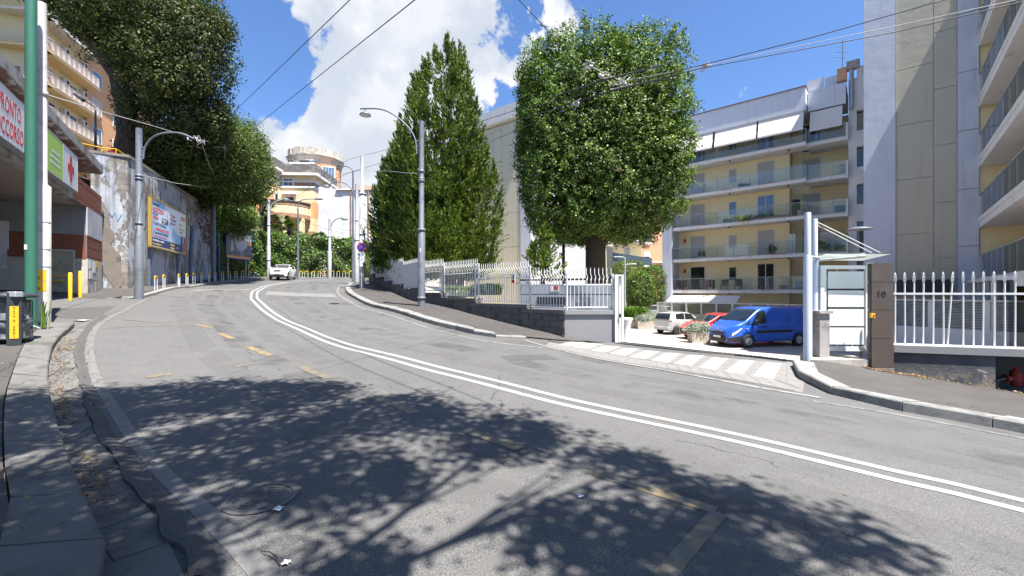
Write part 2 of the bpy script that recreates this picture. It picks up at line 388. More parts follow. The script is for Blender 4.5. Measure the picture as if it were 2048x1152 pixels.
# ---------------------------------------------------------------- the ground: a smooth sloping surface fitted to measured spots
K = 0.12
CT = [  # (picture x, y, depth) of road level; last: height of the spot above road level
 (245,1152,2.43,0),(1024,1152,2.5,0),(1600,1152,2.55,0),(1024,768,6.9,0),(2048,1012,3.6,0),(1450,871,5.15,0),(2048,866,6.0,0),(1640,780,7.7,0),(1765,745,9.3,K),(2048,790,8.68,K),
 (1240,722,10.2,0),(1600,719,9.5,0.03),(1232,684,13.5,0.03),(1130,676,13.5,K),(1053,677,12.2,0),(939,667,13.4,0),(944,630,16.8,K),(838,641,15.6,0),(843,612,18.5,K),(838,604,20.6,K),
 (747,615,20.5,0),(704,596,23.5,0),(747,568,31,K),(691,580,29,0),(698,569,36,0),(722,562,44,0),(740,556,50,K),
 (700,690,11.0,0),(569,643,15.3,0),(540,620,17.2,0),(512,600,22,0),(510,590,26.5,0),(520,580,31,0),(560,566,39.5,0),(640,559,47,0),(700,557,51,0),
 (277,597,20.3,K),(277,588,22,K),(312,579.5,23.8,K),(358,572,28,K),(403,566,32,K),(430.6,563,35.6,K),(472,559.4,39.5,K),(510,556,42.4,K),(602,555,51.6,K),(652,555,52.5,K),(736,554,55,K),
 (560,560,43,0),(150,645,10.3,K),(62,660,9.6,K),(250,650,10.8,0),(200,700,8.6,0),(96,750,7.1,K),(105,806,5.6,K),(126,878,4.5,K),(400,620,14.5,0),(350,597,19,0),(420,578,27,0),(180,591,19.6,0),(40,600,15,0),(0,700,7.5,K)]
_P = []
for px, py, D, up in CT:
    w = W(px, py, D); _P.append((w.x, w.y, w.z - up))
for q in [(12, 2, -.75), (-3, -8, .12), (8, -6, -.5), (-12, -3, .9), (-22, 5, 1.6), (20, 0, -1.6), (-36, 60, 3.8), (-10, 75, 4.0)]: _P.append(q)
_P = np.array(_P)
def _tps_fit(P, lam=2.0):
    n = len(P); d = np.hypot(P[:, None, 0] - P[None, :, 0], P[:, None, 1] - P[None, :, 1])
    Km = np.where(d > 0, d * d * np.log(np.maximum(d, 1e-9)), 0) + lam * np.eye(n)
    A = np.zeros((n + 3, n + 3)); A[:n, :n] = Km; A[:n, n] = 1; A[:n, n + 1:] = P[:, :2]; A[n, :n] = 1; A[n + 1:, :n] = P[:, :2].T
    b = np.zeros(n + 3); b[:n] = P[:, 2]; return np.linalg.solve(A, b)
_C = _tps_fit(_P)
def ZR(x, y):
    """road level at arrays x, y"""
    x = np.asarray(x, float); y = np.asarray(y, float); sh = x.shape; xf = x.ravel(); yf = y.ravel(); n = len(_P)
    out = np.empty(len(xf))
    for i in range(0, len(xf), 20000):
        xx = xf[i:i + 20000]; yy = yf[i:i + 20000]
        d = np.hypot(xx[:, None] - _P[None, :, 0], yy[:, None] - _P[None, :, 1])
        out[i:i + 20000] = (np.where(d > 0, d * d * np.log(np.maximum(d, 1e-9)), 0) @ _C[:n]) + _C[n] + _C[n + 1] * xx + _C[n + 2] * yy
    return out.reshape(sh)
def zr(x, y): return float(ZR(np.array([x]), np.array([y]))[0])
def G(px, py, off=0.0):
    """where the picture ray meets road level + off"""
    D = np.concatenate([np.arange(0.8, 12, 0.05), np.arange(12, 80, 0.15)])
    x = (px - 1024) * D / F; z = EH - (py - YH) * D / F
    h = z - ZR(x, D) - off
    i = np.argmax(h < 0)
    if h[i] >= 0: i = len(D) - 1
    a, b = D[max(i - 1, 0)], D[i]
    ha = h[max(i - 1, 0)]; hb = h[i]
    t = ha / (ha - hb) if ha != hb else 0
    d = a + (b - a) * t
    return Vector(((px - 1024) * d / F, d, EH - (py - YH) * d / F))
def GP(pts, off=0.0): return [G(x, y, off) for x, y in pts]
def resample(pts, step):
    pts = [Vector((p[0], p[1], 0)) for p in pts]
    # Catmull-Rom through the points, then even steps
    dense = []
    for i in range(len(pts) - 1):
        p0 = pts[max(i - 1, 0)]; p1 = pts[i]; p2 = pts[i + 1]; p3 = pts[min(i + 2, len(pts) - 1)]
        for k in range(12):
            t = k / 12
            dense.append(0.5 * ((2 * p1) + (p2 - p0) * t + (2 * p0 - 5 * p1 + 4 * p2 - p3) * t * t + (3 * p1 - p0 - 3 * p2 + p3) * t ** 3))
    dense.append(pts[-1])
    L = [0]
    for a, b in zip(dense, dense[1:]): L.append(L[-1] + (b - a).length)
    n = max(1, round(L[-1] / step)); out = []; j = 0
    for i in range(n + 1):
        s = L[-1] * i / n
        while j < len(L) - 2 and L[j + 1] < s: j += 1
        t = (s - L[j]) / max(L[j + 1] - L[j], 1e-9); out.append(dense[j].lerp(dense[j + 1], t))
    return out
def normals2(pts):
    out = []
    for i in range(len(pts)):
        d = pts[min(i + 1, len(pts) - 1)] - pts[max(i - 1, 0)]; d = Vector((d.x, d.y, 0)).normalized(); out.append(Vector((-d.y, d.x, 0)))
    return out
def drape(v, off): return Vector((v.x, v.y, zr(v.x, v.y) + off))
def strip_mesh(mb, pts, w, off, o1=0.0):
    """flat painted strip of width w centred o1 to the left of the polyline"""
    ns = normals2(pts); L = [p + n * (o1 + w / 2) for p, n in zip(pts, ns)]; R = [p + n * (o1 - w / 2) for p, n in zip(pts, ns)]
    zl = ZR([p.x for p in L], [p.y for p in L]); zq = ZR([p.x for p in R], [p.y for p in R])
    mb.grid([[(l.x, l.y, a + off) for l, a in zip(L, zl)], [(r.x, r.y, b + off) for r, b in zip(R, zq)]], smooth=False)
    return mb
# line that bounds the street on the right (plinth walls, gate, drive entrance)
FL = [(30, 2.0), (10.33, 8.68), (8.85, 9.2), (6.55, 9.52), (3.30, 13.62), (1.66, 13.55), (-1.55, 16.9), (-4.45, 20.6), (-10.0, 31.0), (-12.9, 38.0), (-14.2, 46), (-12, 60), (-2, 80), (30, 110)]
YARD = EH - 2.65
def behind(x, y):
    """signed distance behind the street line (positive in the yard) and nearest point on it"""
    best = np.full(x.shape, 1e9); sg = np.zeros(x.shape); nx = np.zeros(x.shape); ny = np.zeros(x.shape)
    for (x0, y0), (x1, y1) in zip(FL, FL[1:]):
        dx, dy = x1 - x0, y1 - y0; L2 = dx * dx + dy * dy
        t = np.clip(((x - x0) * dx + (y - y0) * dy) / L2, 0, 1); qx = x0 + t * dx; qy = y0 + t * dy
        d = np.hypot(x - qx, y - qy); cr = dx * (y - y0) - dy * (x - x0)
        u = d < best - 1e-9; best = np.where(u, d, best); sg = np.where(u, np.sign(-cr), sg); nx = np.where(u, qx, nx); ny = np.where(u, qy, ny)
    return best * sg, nx, ny
def ground_z(x, y):
    d, nx, ny = behind(x, y)
    z0 = ZR(x, y); zl = ZR(nx, ny)
    zy = np.maximum(YARD, zl - 0.185 * np.maximum(d - 0.25, 0))
    # far left and behind: level out
    return np.where(d > 0.0, np.minimum(zy, np.maximum(zl, YARD)), z0)
gx = np.concatenate([np.arange(-46, -14, 0.6), np.arange(-14, 14, 0.3), np.arange(14, 44, 0.8)])
gy = np.concatenate([np.arange(-10, 20, 0.3), np.arange(20, 64, 0.6), np.arange(64, 82, 1.5)])
GX, GY = np.meshgrid(gx, gy, indexing='ij')
# cells whose corner lies on the other side of the street line: snap to it so the edge is clean
dd, nx, ny = behind(GX, GY)
near = np.abs(dd) < 0.16
GXs = np.where(near, nx, GX); GYs = np.where(near, ny, GY)
GZ = ground_z(GXs, GYs)
V = np.stack([GXs.ravel(), GYs.ravel(), GZ.ravel()], 1)
nn, mm = GXs.shape
idx = np.arange(nn * mm).reshape(nn, mm)
Q = np.stack([idx[:-1, :-1].ravel(), idx[1:, :-1].ravel(), idx[1:, 1:].ravel(), idx[:-1, 1:].ravel()], 1)
cen = V[Q].mean(1); db, _, _ = behind(cen[:, 0], cen[:, 1])
ry = Q[db <= 0.02]; yy = Q[db > 0.02]
road = fast_mesh('road', V, ry, M['road'], kind='structure'); road.data.polygons.foreach_set('use_smooth', [True] * len(ry))
yard = fast_mesh('yard_pavement', V, yy, M['yard'], kind='structure'); yard.data.polygons.foreach_set('use_smooth', [True] * len(yy))
far = MB(); far.quad((-1500, -1500, -6), (1500, -1500, -6), (1500, 1500, -6), (-1500, 1500, -6)); obj('ground', far, M['earth'], kind='structure')
# ---------------------------------------------------------------- painted markings
mk = struct('road_markings')
dl = resample([Vector((13, -5.2, 0)), Vector((8.2, -.2, 0))] + GP([(2048, 1012), (1800, 953.6), (1450, 871), (1100, 796), (889, 742.5), (778, 713), (649, 677), (569, 643), (530, 618), (512, 601), (508, 591), (514, 581), (532, 572.5), (565, 566), (610, 561.5), (660, 559)]), 0.4)
for o1 in (0.15, -0.15):
    obj('centre_line', strip_mesh(MB(), dl, 0.12, 0.005, o1), M['white'], mk)
el = resample(GP([(560, 1200), (520, 1140), (462, 1079), (437, 1053), (380, 997), (329, 950), (277.5, 889), (221, 806.7), (190, 750), (180, 714), (180, 682), (193, 655), (221, 634), (262, 614), (315, 598)]), 0.3)
obj('edge_line', strip_mesh(MB(), el, 0.13, 0.005), M['whitef'], mk)
el2 = resample(GP([(1625, 803), (1740, 820), (1919, 853), (2048, 878), (2200, 905)]), 0.3)
obj('edge_line', strip_mesh(MB(), el2, 0.09, 0.006), M['whitew'], mk)
el2 = resample(GP([(1120, 700), (1030, 690), (966, 682), (911, 670), (838, 650), (747, 622), (706, 607), (684, 594), (675, 582), (682, 571), (702, 563)]), 0.3)
obj('edge_line', strip_mesh(MB(), el2, 0.12, 0.006), M['whitew'], mk)
def pq(mb, quad, off=0.006, n=8):
    a, b, c, d = [G(x, y) for x, y in quad]
    rows = []
    for i in range(n + 1):
        t = i / n; l = a.lerp(d, t); r = b.lerp(c, t); rows.append([drape(l.lerp(r, j / 3), off) for j in range(4)])
    mb.grid(rows, smooth=False, flip=True); return mb
obj('stop_bar', pq(MB(), [(536, 582), (530, 589.5), (675, 595.5), (668, 587.5)]), M['whitew'], mk)
obj('stop_bar', pq(MB(), [(395, 579), (372, 584), (498, 580.5), (514, 577)]), M['whitew'], mk)
def dash(p0, p1, w, m, name='bay_dash', off=0.006):
    a, b = G(*p0), G(*p1); obj(name, strip_mesh(MB(), resample([a, b], 0.3), w, off), m, mk)
dash((440, 667), (467, 678), .16, M['yel']); dash((497, 694), (541, 711), .16, M['yel']); dash((600, 733), (658, 757), .15, M['yelw'])
dash((742, 791), (832, 826), .15, M['yelw']); dash((930, 860), (1040, 898), .15, M['yelw'])
dash((1192, 947), (1432, 1022), .13, M['yelw']); dash((1438, 1026), (1322, 1160), .12, M['yelw'])
dash((207, 657), (398, 651), .10, M['yelw'], 'bay_line'); dash((392, 649), (422, 656), .16, M['yel'])
dash((290, 755), (340, 748), .2, M['yelw'], 'faded_letter'); dash((470, 733), (515, 727), .2, M['yelw'], 'faded_letter')
dash((245, 640), (330, 646), .07, M['yelw'], 'bay_line')
# tyre-polished bands and old patches in the asphalt
def film(name, col, lo, hi, sc):
    m, t, b, out = new_mat(name); P = pos(t); f = t.math('MULTIPLY', t.smooth(t.noise(P, sc, 6, .65), lo, hi), .55)
    lnk(t, t.mix(t.noise(P, 90, 2, .7), tuple(c * .7 for c in col), tuple(c * 1.3 for c in col)), b.inputs['Base Color']); b.inputs['Roughness'].default_value = .7
    mx = t.n('ShaderNodeMixShader', {0: f, 1: t.n('ShaderNodeBsdfTransparent').outputs[0], 2: b.outputs[0]}); lnk(t, mx.outputs[0], out.inputs[0]); return m
M['film_l'] = film('polished_band', (0.15, 0.148, 0.145), .38, .7, 1.3); M['film_d'] = film('oil_band', (0.078, 0.077, 0.077), .45, .75, .9); M['patch'] = asphalt('patch_asphalt', (0.085, 0.083, 0.082), (0.068, 0.067, 0.066), .45, False)
for o_, w_, mm in ((1.15, .5, 'film_l'), (2.75, .5, 'film_l'), (1.95, .6, 'film_d'), (-1.0, .5, 'film_l'), (-2.5, .5, 'film_l'), (-1.75, .6, 'film_d'), (-3.6, .5, 'film_d'), (-4.6, .5, 'film_l')):
    obj('wheel_track', strip_mesh(MB(), dl[2:], w_, 0.0025, o_), M[mm], mk)
obj('asphalt_patch', pq(MB(), [(120, 618), (95, 634), (190, 640), (232, 612)], .003), M['patch'], mk)
obj('asphalt_patch', pq(MB(), [(1000, 712), (1018, 722), (1120, 719), (1095, 709)], .003), M['patch'], mk)
# ---------------------------------------------------------------- kerbs
def stones(parent, name, inner, outer, m, z_top=0.14, z_in=0.14, low=-0.12, length=1.0, jit=0.012, gap=0.008, cham=0.02, ramp=0):
    """individual kerb stones between two polylines (inner = pavement side)"""
    a = resample(outer, length); n = len(a) - 1; b = resample(inner, length)
    # match counts
    def at(poly, t):
        x = t * (len(poly) - 1); i = min(int(x), len(poly) - 2); return poly[i].lerp(poly[i + 1], x - i)
    for i in range(n):
        e = gap / max((a[i + 1] - a[i]).length, .1)
        o0, o1 = at(a, (i + e) / n), at(a, (i + 1 - e) / n); i0, i1 = at(b, (i + e) / n), at(b, (i + 1 - e) / n)
        j = [rnd.uniform(-jit, jit) for _ in range(4)]
        def q(p, off): return Vector((p.x, p.y, zr(p.x, p.y) + off))
        w = (i0 - o0).normalized() * cham
        mb = MB(); h = z_top; hi = z_in
        if ramp and i < ramp: h = hi = .03 + (z_top - .03) * (i + .5) / ramp
        P = [q(o0, low), q(o1, low), q(i1, low), q(i0, low), q(o0, h - cham + j[0]), q(o1, h - cham + j[1]), q(i1, hi + j[2]), q(i0, hi + j[3]), q(o0 + w, h + j[0]), q(o1 + w, h + j[1])]
        mb.add(P, [(3, 2, 1, 0), (0, 1, 5, 4), (4, 5, 9, 8), (8, 9, 6, 7), (1, 2, 6, 9, 5), (3, 0, 4, 8, 7), (2, 3, 7, 6)])
        obj(name, mb, m, parent)
def offset(pts, d):
    pts = [Vector((p[0], p[1], 0)) for p in pts]; ns = normals2(pts); return [p + n * d for p, n in zip(pts, ns)]
def ribbon(name, A, B, off, m, n=60, k=6, parent=None, ramp=0, **kw):
    A = resample(A, 0.4); B = resample(B, 0.4)
    def at(poly, t):
        x = t * (len(poly) - 1); i = min(int(x), len(poly) - 2); return poly[i].lerp(poly[i + 1], x - i)
    X = np.zeros((n + 1, k + 1)); Y = X.copy()
    for i in range(n + 1):
        a, b = at(A, i / n), at(B, i / n)
        for j in range(k + 1): p = a.lerp(b, j / k); X[i, j] = p.x; Y[i, j] = p.y
    Z = ZR(X, Y) + off * (np.clip(np.arange(n + 1) / ramp, 0.02, 1)[:, None] if ramp else 1)
    a0 = sum((X[i, 0] * Y[i, k] - X[i, k] * Y[i, 0]) for i in range(1))
    mb = MB(); rows = [[(X[i, j], Y[i, j], Z[i, j]) for j in range(k + 1)] for i in range(n + 1)]
    # orient upwards
    p, q, r = Vector(rows[0][0]), Vector(rows[1][0]), Vector(rows[0][1])
    mb.grid(rows, flip=((q - p).cross(r - p)).z < 0)
    return obj(name, mb, m, parent, **kw)
# left kerb, gutter and pavement
LKo = GP([(250, 1190), (247, 1152), (205.6, 1066), (167, 989), (126, 878.6), (105, 806.7), (96, 755), (97.6, 719), (105, 691), (121, 668), (149, 645)], 0.12)
LKo = [Vector((-1.2, 0.2, 0)), Vector((-1.7, 1.3, 0))] + LKo[1:]
LKi = GP([(20, 1033), (10, 930), (8, 827), (15, 776), (31, 729.6), (46, 693.6), (59, 670), (77, 657), (97, 645)], 0.12)
LKi = [Vector((-1.75, 0.1, 0)), Vector((-2.3, 1.3, 0)), Vector((-2.7, 2.1, 0))] + LKi
kl = struct('left_kerb')
stones(kl, 'kerb_stone', LKi, LKo, M['kerbd'], length=0.95, jit=0.015, z_top=0.12, z_in=0.12)
GTo = GP([(500, 1230), (380, 1136), (329, 1079), (303, 1022), (280, 1002), (226, 920), (180, 843), (159, 765.6), (149, 714), (157, 678), (175, 652.5), (205.5, 632)])
GTo = [Vector((-0.5, 0.2, 0)), Vector((-1.0, 1.2, 0))] + GTo[1:]
LKf = [p + n * -0.01 for p, n in zip(resample(LKo, 0.5), normals2(resample(LKo, 0.5)))]
gt = struct('left_gutter')
stones(gt, 'gutter_stone', LKf, GTo, M['kerbd'], z_top=0.014, z_in=0.004, low=-0.1, length=0.62, jit=0.008, gap=0.012, cham=0.006)
LPo = resample(LKi, 0.4)
LPi = [Vector((-6.0, -0.6, 0)), Vector((-8.5, 1.5, 0)), Vector((-11, 4, 0)), Vector((-14, 7, 0)), Vector((-14.5, 10.3, 0))]
ribbon('left_pavement', [p + n * 0.012 for p, n in zip(LPo, normals2(LPo))], LPi, 0.113, M['pave'], kind='structure')
# left pavement of the far bend, under the bollards
BL = [(277, 588), (312, 579.5), (328, 576), (358, 572), (374, 569.5), (388, 567.5), (403, 566), (418, 564.6), (430.6, 563), (445, 561.3), (458.7, 560.2), (472, 559.2), (485, 558), (499, 557), (510.4, 556),
      (602, 555), (612.6, 555), (626, 555), (638.6, 555), (652, 555), (665, 554.8), (676.5, 554.7), (688, 554.6), (701, 554.5), (712, 554.4), (736, 554)]
BW = GP(BL, K)
bl2 = resample([Vector((-17.4, 18.2, 0))] + [Vector((p.x, p.y, 0)) for p in BW[:15:3]] + [Vector((p.x, p.y, 0)) for p in BW[15::4]], 1.0)
nb = normals2(bl2)
FKo = [p - n * 0.42 for p, n in zip(bl2, nb)]; FKi = [p - n * 0.14 for p, n in zip(bl2, nb)]
kf = struct('far_left_kerb')
stones(kf, 'kerb_stone', FKi, FKo, M['kerb'], length=1.6, z_top=0.13, z_in=0.13, ramp=2)
ribbon('far_left_pavement', FKi, [p + n * 6.5 for p, n in zip(bl2, nb)], 0.125, M['pave'], n=80, ramp=3, kind='structure')
# right far kerb
RK = GP([(1053, 677), (1010, 676.5), (966, 672), (911, 660), (838, 641), (747, 615), (720, 603.5), (703, 594), (694, 587), (691, 580), (695, 572), (706, 566), (722, 561.5), (745, 557.5)])
RKs = resample(RK, 0.5)
kr = struct('right_far_kerb')
def side_off(pts, d): return [p + n * d for p, n in zip(pts, normals2(pts))]
RKin = side_off(RKs, -0.32)
stones(kr, 'kerb_stone', RKin, RKs, M['kerb'], length=1.0, jit=0.012, z_top=0.15, z_in=0.15, ramp=2)
ribbon('right_far_pavement', RKin, [(3.0, 13.58), (1.68, 13.55), (-1.55, 16.9), (-4.45, 20.6), (-10.0, 31.0), (-12.9, 38.0), (-14.2, 46), (-14.0, 52)], 0.143, M['pave'], n=90, ramp=4, kind='structure')
# right near kerb
RNo = GP([(1585, 733), (1590, 748), (1606, 764), (1640, 781), (1691, 797.5), (1736, 810), (1800, 822), (1919, 843), (2048, 867), (2200, 896)]) + [Vector((10.5, 3.1, 0)), Vector((14.5, -.2, 0)), Vector((18.5, -4, 0))]
RNi = GP([(1628, 725), (1629, 738.6), (1650, 756), (1690, 774), (1725, 784), (1780, 797), (1919, 817), (2048, 838.5), (2200, 865)], 0.14) + [Vector((10.75, 3.42, 0)), Vector((14.75, .12, 0)), Vector((18.75, -3.7, 0))]
kn = struct('right_near_kerb')
stones(kn, 'kerb_stone', RNi, RNo, M['kerb'], length=0.98, jit=0.012, z_top=0.15, z_in=0.15)
ribbon('right_near_pavement', RNi, [(6.45, 9.3), (7.4, 9.35), (8.2, 9.38), (8.85, 9.2), (10.33, 8.68), (12, 8.1), (16, 6.7), (20, 5.4)], 0.143, M['pave'], n=60, kind='structure')
# ---------------------------------------------------------------- paved crossing in front of the drive
pv = struct('entrance_paving')
e0 = Vector((6.35, 9.25, 0)); e1 = Vector((1.3, 13.45, 0))
o0 = G(1605, 786); o0.z = 0; o1_ = G(1090, 694); o1_.z = 0
base = MB(); rows = []
for i in range(25):
    a = e0.lerp(e1, i / 24); b = o0.lerp(o1_, i / 24); rows.append([drape(a.lerp(b, j / 6), 0.004) for j in range(7)])
base.grid(rows, flip=True)
_p, _q, _r = Vector(rows[0][0]), Vector(rows[1][0]), Vector(rows[0][1])
if ((_q - _p).cross(_r - _p)).z > 0:
    base = MB(); base.grid(rows)
obj('mortar_bed', base, M['joint'], pv)
stripes = [[(1530.6, 724.5), (1565.5, 727.5), (1547, 759.5), (1505, 752.5)]]
NU, NV = 28, 9
u_white = {}
def inq(px, py, q):
    s = 0
    for (x0, y0), (x1, y1) in zip(q, q[1:] + q[:1]):
        c = (x1 - x0) * (py - y0) - (y1 - y0) * (px - x0)
        if s == 0: s = 1 if c > 0 else -1
        elif (c > 0) != (s > 0): return False
    return True
Z1 = [((1260,190),(1360,197),(1310,290),(1185,270)),((1110,178),(1200,183),(1130,262),(1020,247)),((955,162),(1045,170),(970,237),(865,222)),((815,147),(905,153),(825,214),(725,200)),
      ((680,133),(770,140),(690,195),(590,180)),((560,121),(645,128),(560,173),(465,160)),((440,106),(525,113),(440,153),(350,140)),((325,92),(412,98),(330,133),(235,122)),((225,78),(310,85),(225,112),(133,103)),((125,66),(210,72),(130,98),(50,88))]
for q in Z1[1:]:
    pass
WQ = [[(1100 + x / 2.926, 660 + y / 2.926) for x, y in q] for q in Z1]
# pavers in two sheets: white ones fill each stripe, grey ones the rest
def lerpq(q, u, v): return (q[0].lerp(q[1], u)).lerp(q[3].lerp(q[2], u), v)
def paver(q4, m, name, h=0.012):
    c = (q4[0] + q4[1] + q4[2] + q4[3]) / 4
    top = [drape(c + (p - c) * 0.965, h + rnd.uniform(-.0015, .0015)) for p in q4]; bot = [drape(p, -0.02) for p in [c + (p - c) * 0.97 for p in q4]]
    mb = MB(); a, b_, c_ = top[0], top[1], top[2]
    if ((b_ - a).cross(c_ - a)).z < 0: top.reverse(); bot.reverse()
    mb.hexa(bot + top); obj(name, mb, m, pv)
S = []
for q in WQ:
    S.append([Vector((g.x, g.y, 0)) for g in (G(*c) for c in q)])
SE = []   # columns: the stripes and the gaps between them
for i, q in enumerate(S):
    SE.append((q, True))
    if i + 1 < len(S): SE.append(([S[i + 1][1], q[0], q[3], S[i + 1][2]], False))
for q, wh in SE:
    for a in range(2):
        nv = 5
        for b in range(nv):
            p4 = [lerpq(q, a / 2, b / nv), lerpq(q, (a + 1) / 2, b / nv), lerpq(q, (a + 1) / 2, (b + 1) / nv), lerpq(q, a / 2, (b + 1) / nv)]
            paver(p4, M['paverw'] if wh else M['paver'], 'white_paver' if wh else 'grey_paver')
# rows behind and in front of the stripes
top_l = [S[0][1]] + [c for q in S for c in (q[0],)]
def band(A0, A1, B0, B1, nu, nv):
    for i in range(nu):
        for j in range(nv):
            sh = 0.5 if j % 2 else 0
            u0 = (i + sh) / nu; u1 = min((i + 1 + sh) / nu, 1.0)
            if i == 0: u0 = 0
            if u1 - u0 < 0.2 / nu: continue
            L = lambda u, v: (A0.lerp(A1, u)).lerp(B0.lerp(B1, u), v)
            paver([L(u0, j / nv), L(u1, j / nv), L(u1, (j + 1) / nv), L(u0, (j + 1) / nv)], M['paver'], 'grey_paver')
fl = lambda v: Vector((v.x, v.y, 0))
band(e0, e1, S[0][1] * 1.0, S[-1][0] * 1.0, 20, 3)
band(S[0][2], S[-1][3], fl(G(1590, 783)), fl(G(1095, 693)), 22, 1)
rgt = [e0, S[0][1], S[0][2], fl(G(1590, 783))]
band(fl(G(1583, 722)), fl(G(1600, 778)), S[0][1], S[0][2], 5, 2)
# broken edge of the asphalt layer along the gutter
ge = resample(GTo, .12); ng = normals2(ge); mb = MB(); rows = []
for i, (p, n) in enumerate(zip(ge, ng)):
    j = .012 * math.sin(i * .45) + .010 * math.sin(i * 1.1) + rnd.uniform(-.004, .004); e_ = p - n * j; rows.append([drape(e_, -.02), drape(e_, .034), drape(e_ - n * .04, .04), drape(e_ - n * .10, .016), drape(e_ - n * .15, -.002)])
mb.grid(rows, smooth=False); obj('asphalt_edge', mb, M['patch'], gt)
# flush edge strip of pale stone
es = resample(GP([(1053, 681), (1100, 695), (1278, 731.5), (1455, 763), (1600, 789), (1640, 795)]), 0.5)
stones(pv, 'edge_stone', side_off(es, -0.11), es, M['kerb'], z_top=0.013, z_in=0.013, low=-0.05, length=0.9, jit=0.002, cham=0.004)
# steel drain channel across the drive
dr = struct('drain_channel')
d0, d1 = Vector((6.4, 9.68, 0)), Vector((3.35, 13.5, 0))
dn = Vector((-(d1 - d0).y, (d1 - d0).x, 0)).normalized()
mb = MB(); n = 40
for i in range(n):
    a = d0.lerp(d1, (i + .1) / n); b = d0.lerp(d1, (i + .75) / n)
    P = [drape(p, o) for o in (0.0, 0.02) for p in (a - dn * .12, b - dn * .12, b + dn * .12, a + dn * .12)]
    mb.hexa(P)
obj('grate', mb, M['darkmetal'], dr, kind='stuff')
for s in (-1, 1):
    mb = MB(); q = [d0 + dn * (s * .13), d1 + dn * (s * .13), d1 + dn * (s * .17), d0 + dn * (s * .17)]
    mb.hexa([drape(p, -.05) for p in q] + [drape(p, .028) for p in q]); obj('grate_rim', mb, M['joint'], dr)
# manhole covers
def manhole(px, py, r, label):
    c = G(px, py); t = thing('manhole_cover', (c.x, c.y, zr(c.x, c.y)), label, 'manhole cover')
    nx_ = (zr(c.x + .3, c.y) - zr(c.x - .3, c.y)) / .6; ny_ = (zr(c.x, c.y + .3) - zr(c.x, c.y - .3)) / .6
    def disc(mb, r0, r1, h, a0=0, a1=2 * math.pi, n=40):
        R = []
        for i in range(n + 1):
            a = a0 + (a1 - a0) * i / n
            R.append([(c.x + rr * math.cos(a), c.y + rr * math.sin(a), zr(c.x, c.y) + rr * math.cos(a) * nx_ + rr * math.sin(a) * ny_ + h) for rr in (r0, r1)])
        mb.grid(R, smooth=False, flip=True); return mb
    obj('frame', disc(MB(), r * .93, r * 1.1, .010), M['iron'], t)
    obj('lid', disc(MB(), 0.0, r * .9, .008), M['iron'], t)
    mb = MB()
    for k in range(4):
        for g in range(7): disc(mb, r * (.2 + .17 * k), r * (.29 + .17 * k), .0125, g * .9 + k, g * .9 + .62 + k, 5)
    obj('cast_pattern', mb, M['iron'], t, kind='stuff')
M['iron'] = mat('cast_iron', (0.085, 0.087, 0.092), 0.55, 0.2, 6, (0.12, 0.115, 0.11), 8, metal=0.15)
manhole(522, 997, 0.24, 'round cast iron manhole cover set in the shaded road')
manhole(1118, 685, 0.30, 'rusty manhole cover by the corner of the grey plinth wall')
# ================================================================ left: retaining wall, terrace, hospital, flats
def poly_wall(name, pts, ztop, zbot, th, m, parent=None, **kw):
    """wall following a plan polyline; street face on the polyline, thickness to the left"""
    mb = MB(); P = [Vector((p[0], p[1], 0)) for p in pts]; ns = normals2(P)
    zt = ztop if isinstance(ztop, list) else [ztop] * len(P)
    A = [(p.x, p.y) for p in P]; B = [(p.x + n.x * th, p.y + n.y * th) for p, n in zip(P, ns)]
    for i in range(len(P) - 1):
        mb.hexa([(*A[i], zbot), (*A[i + 1], zbot), (*B[i + 1], zbot), (*B[i], zbot), (*A[i], zt[i]), (*A[i + 1], zt[i + 1]), (*B[i + 1], zt[i + 1]), (*B[i], zt[i])])
    return obj(name, mb, m, parent, **kw)
def peeled(name):
    m, t, b, out = new_mat(name); P = pos(t)
    mp = t.n('ShaderNodeMapping', {'Vector': P, 'Scale': (1, 1, 0.55)}).outputs[0]
    f = t.smooth(t.noise(mp, 1.0, 10, 0.68, 0.3), 0.495, 0.53)
    paint = t.mix(t.smooth(t.noise(P, 0.8, 5, 0.6), .4, .65), (0.33, 0.36, 0.42), (0.43, 0.45, 0.48))
    conc = t.mix(t.smooth(t.noise(P, 1.7, 7, 0.65), .38, .66), (0.17, 0.155, 0.14), (0.30, 0.28, 0.25))
    bz = t.n('ShaderNodeTexBrick', {'Color1': (0.9, .9, .9, 1), 'Color2': (1, 1, 1, 1), 'Mortar': (0.55, .55, .55, 1), 'Scale': 1.0, 'Mortar Size': 0.02, 'Brick Width': 0.6, 'Row Height': 0.3})
    sx = t.n('ShaderNodeSeparateXYZ', {0: P})
    lnk(t, t.n('ShaderNodeCombineXYZ', {0: sx.outputs[1], 1: sx.outputs[2]}).outputs[0], bz.inputs['Vector'])
    conc = t.mix(0.6, conc, bz.outputs[0], 'MULTIPLY')
    c = t.mix(f, paint, conc)
    st = t.noise(t.n('ShaderNodeMapping', {'Vector': P, 'Scale': (3.0, 3.0, 0.25)}).outputs[0], 1.4, 6, 0.65)
    z = sx.outputs[2]
    damp = t.math('MULTIPLY', t.smooth(st, 0.42, 0.68), t.smooth(z, 2.5, 8.5))
    c = t.mix(t.math('MULTIPLY', damp, 0.75), c, (0.055, 0.05, 0.045))
    lnk(t, c, b.inputs['Base Color']); b.inputs['Roughness'].default_value = 0.92
    h = t.math('ADD', t.math('MULTIPLY', f, -0.6), t.math('MULTIPLY', t.noise(P, 14, 5, 0.6), 0.3))
    bn = t.n('ShaderNodeBump', {'Strength': 0.8, 'Distance': 0.04, 'Height': h}); lnk(t, bn.outputs[0], b.inputs['Normal'])
    return m
M['peel'] = peeled('peeling_wall_paint')
M['peeldark'] = mat('bare_render', (0.19, 0.165, 0.14), 0.95, 0.25, 2.5, (0.11, 0.095, 0.08), 1.6, bump=0.8, bs=9)
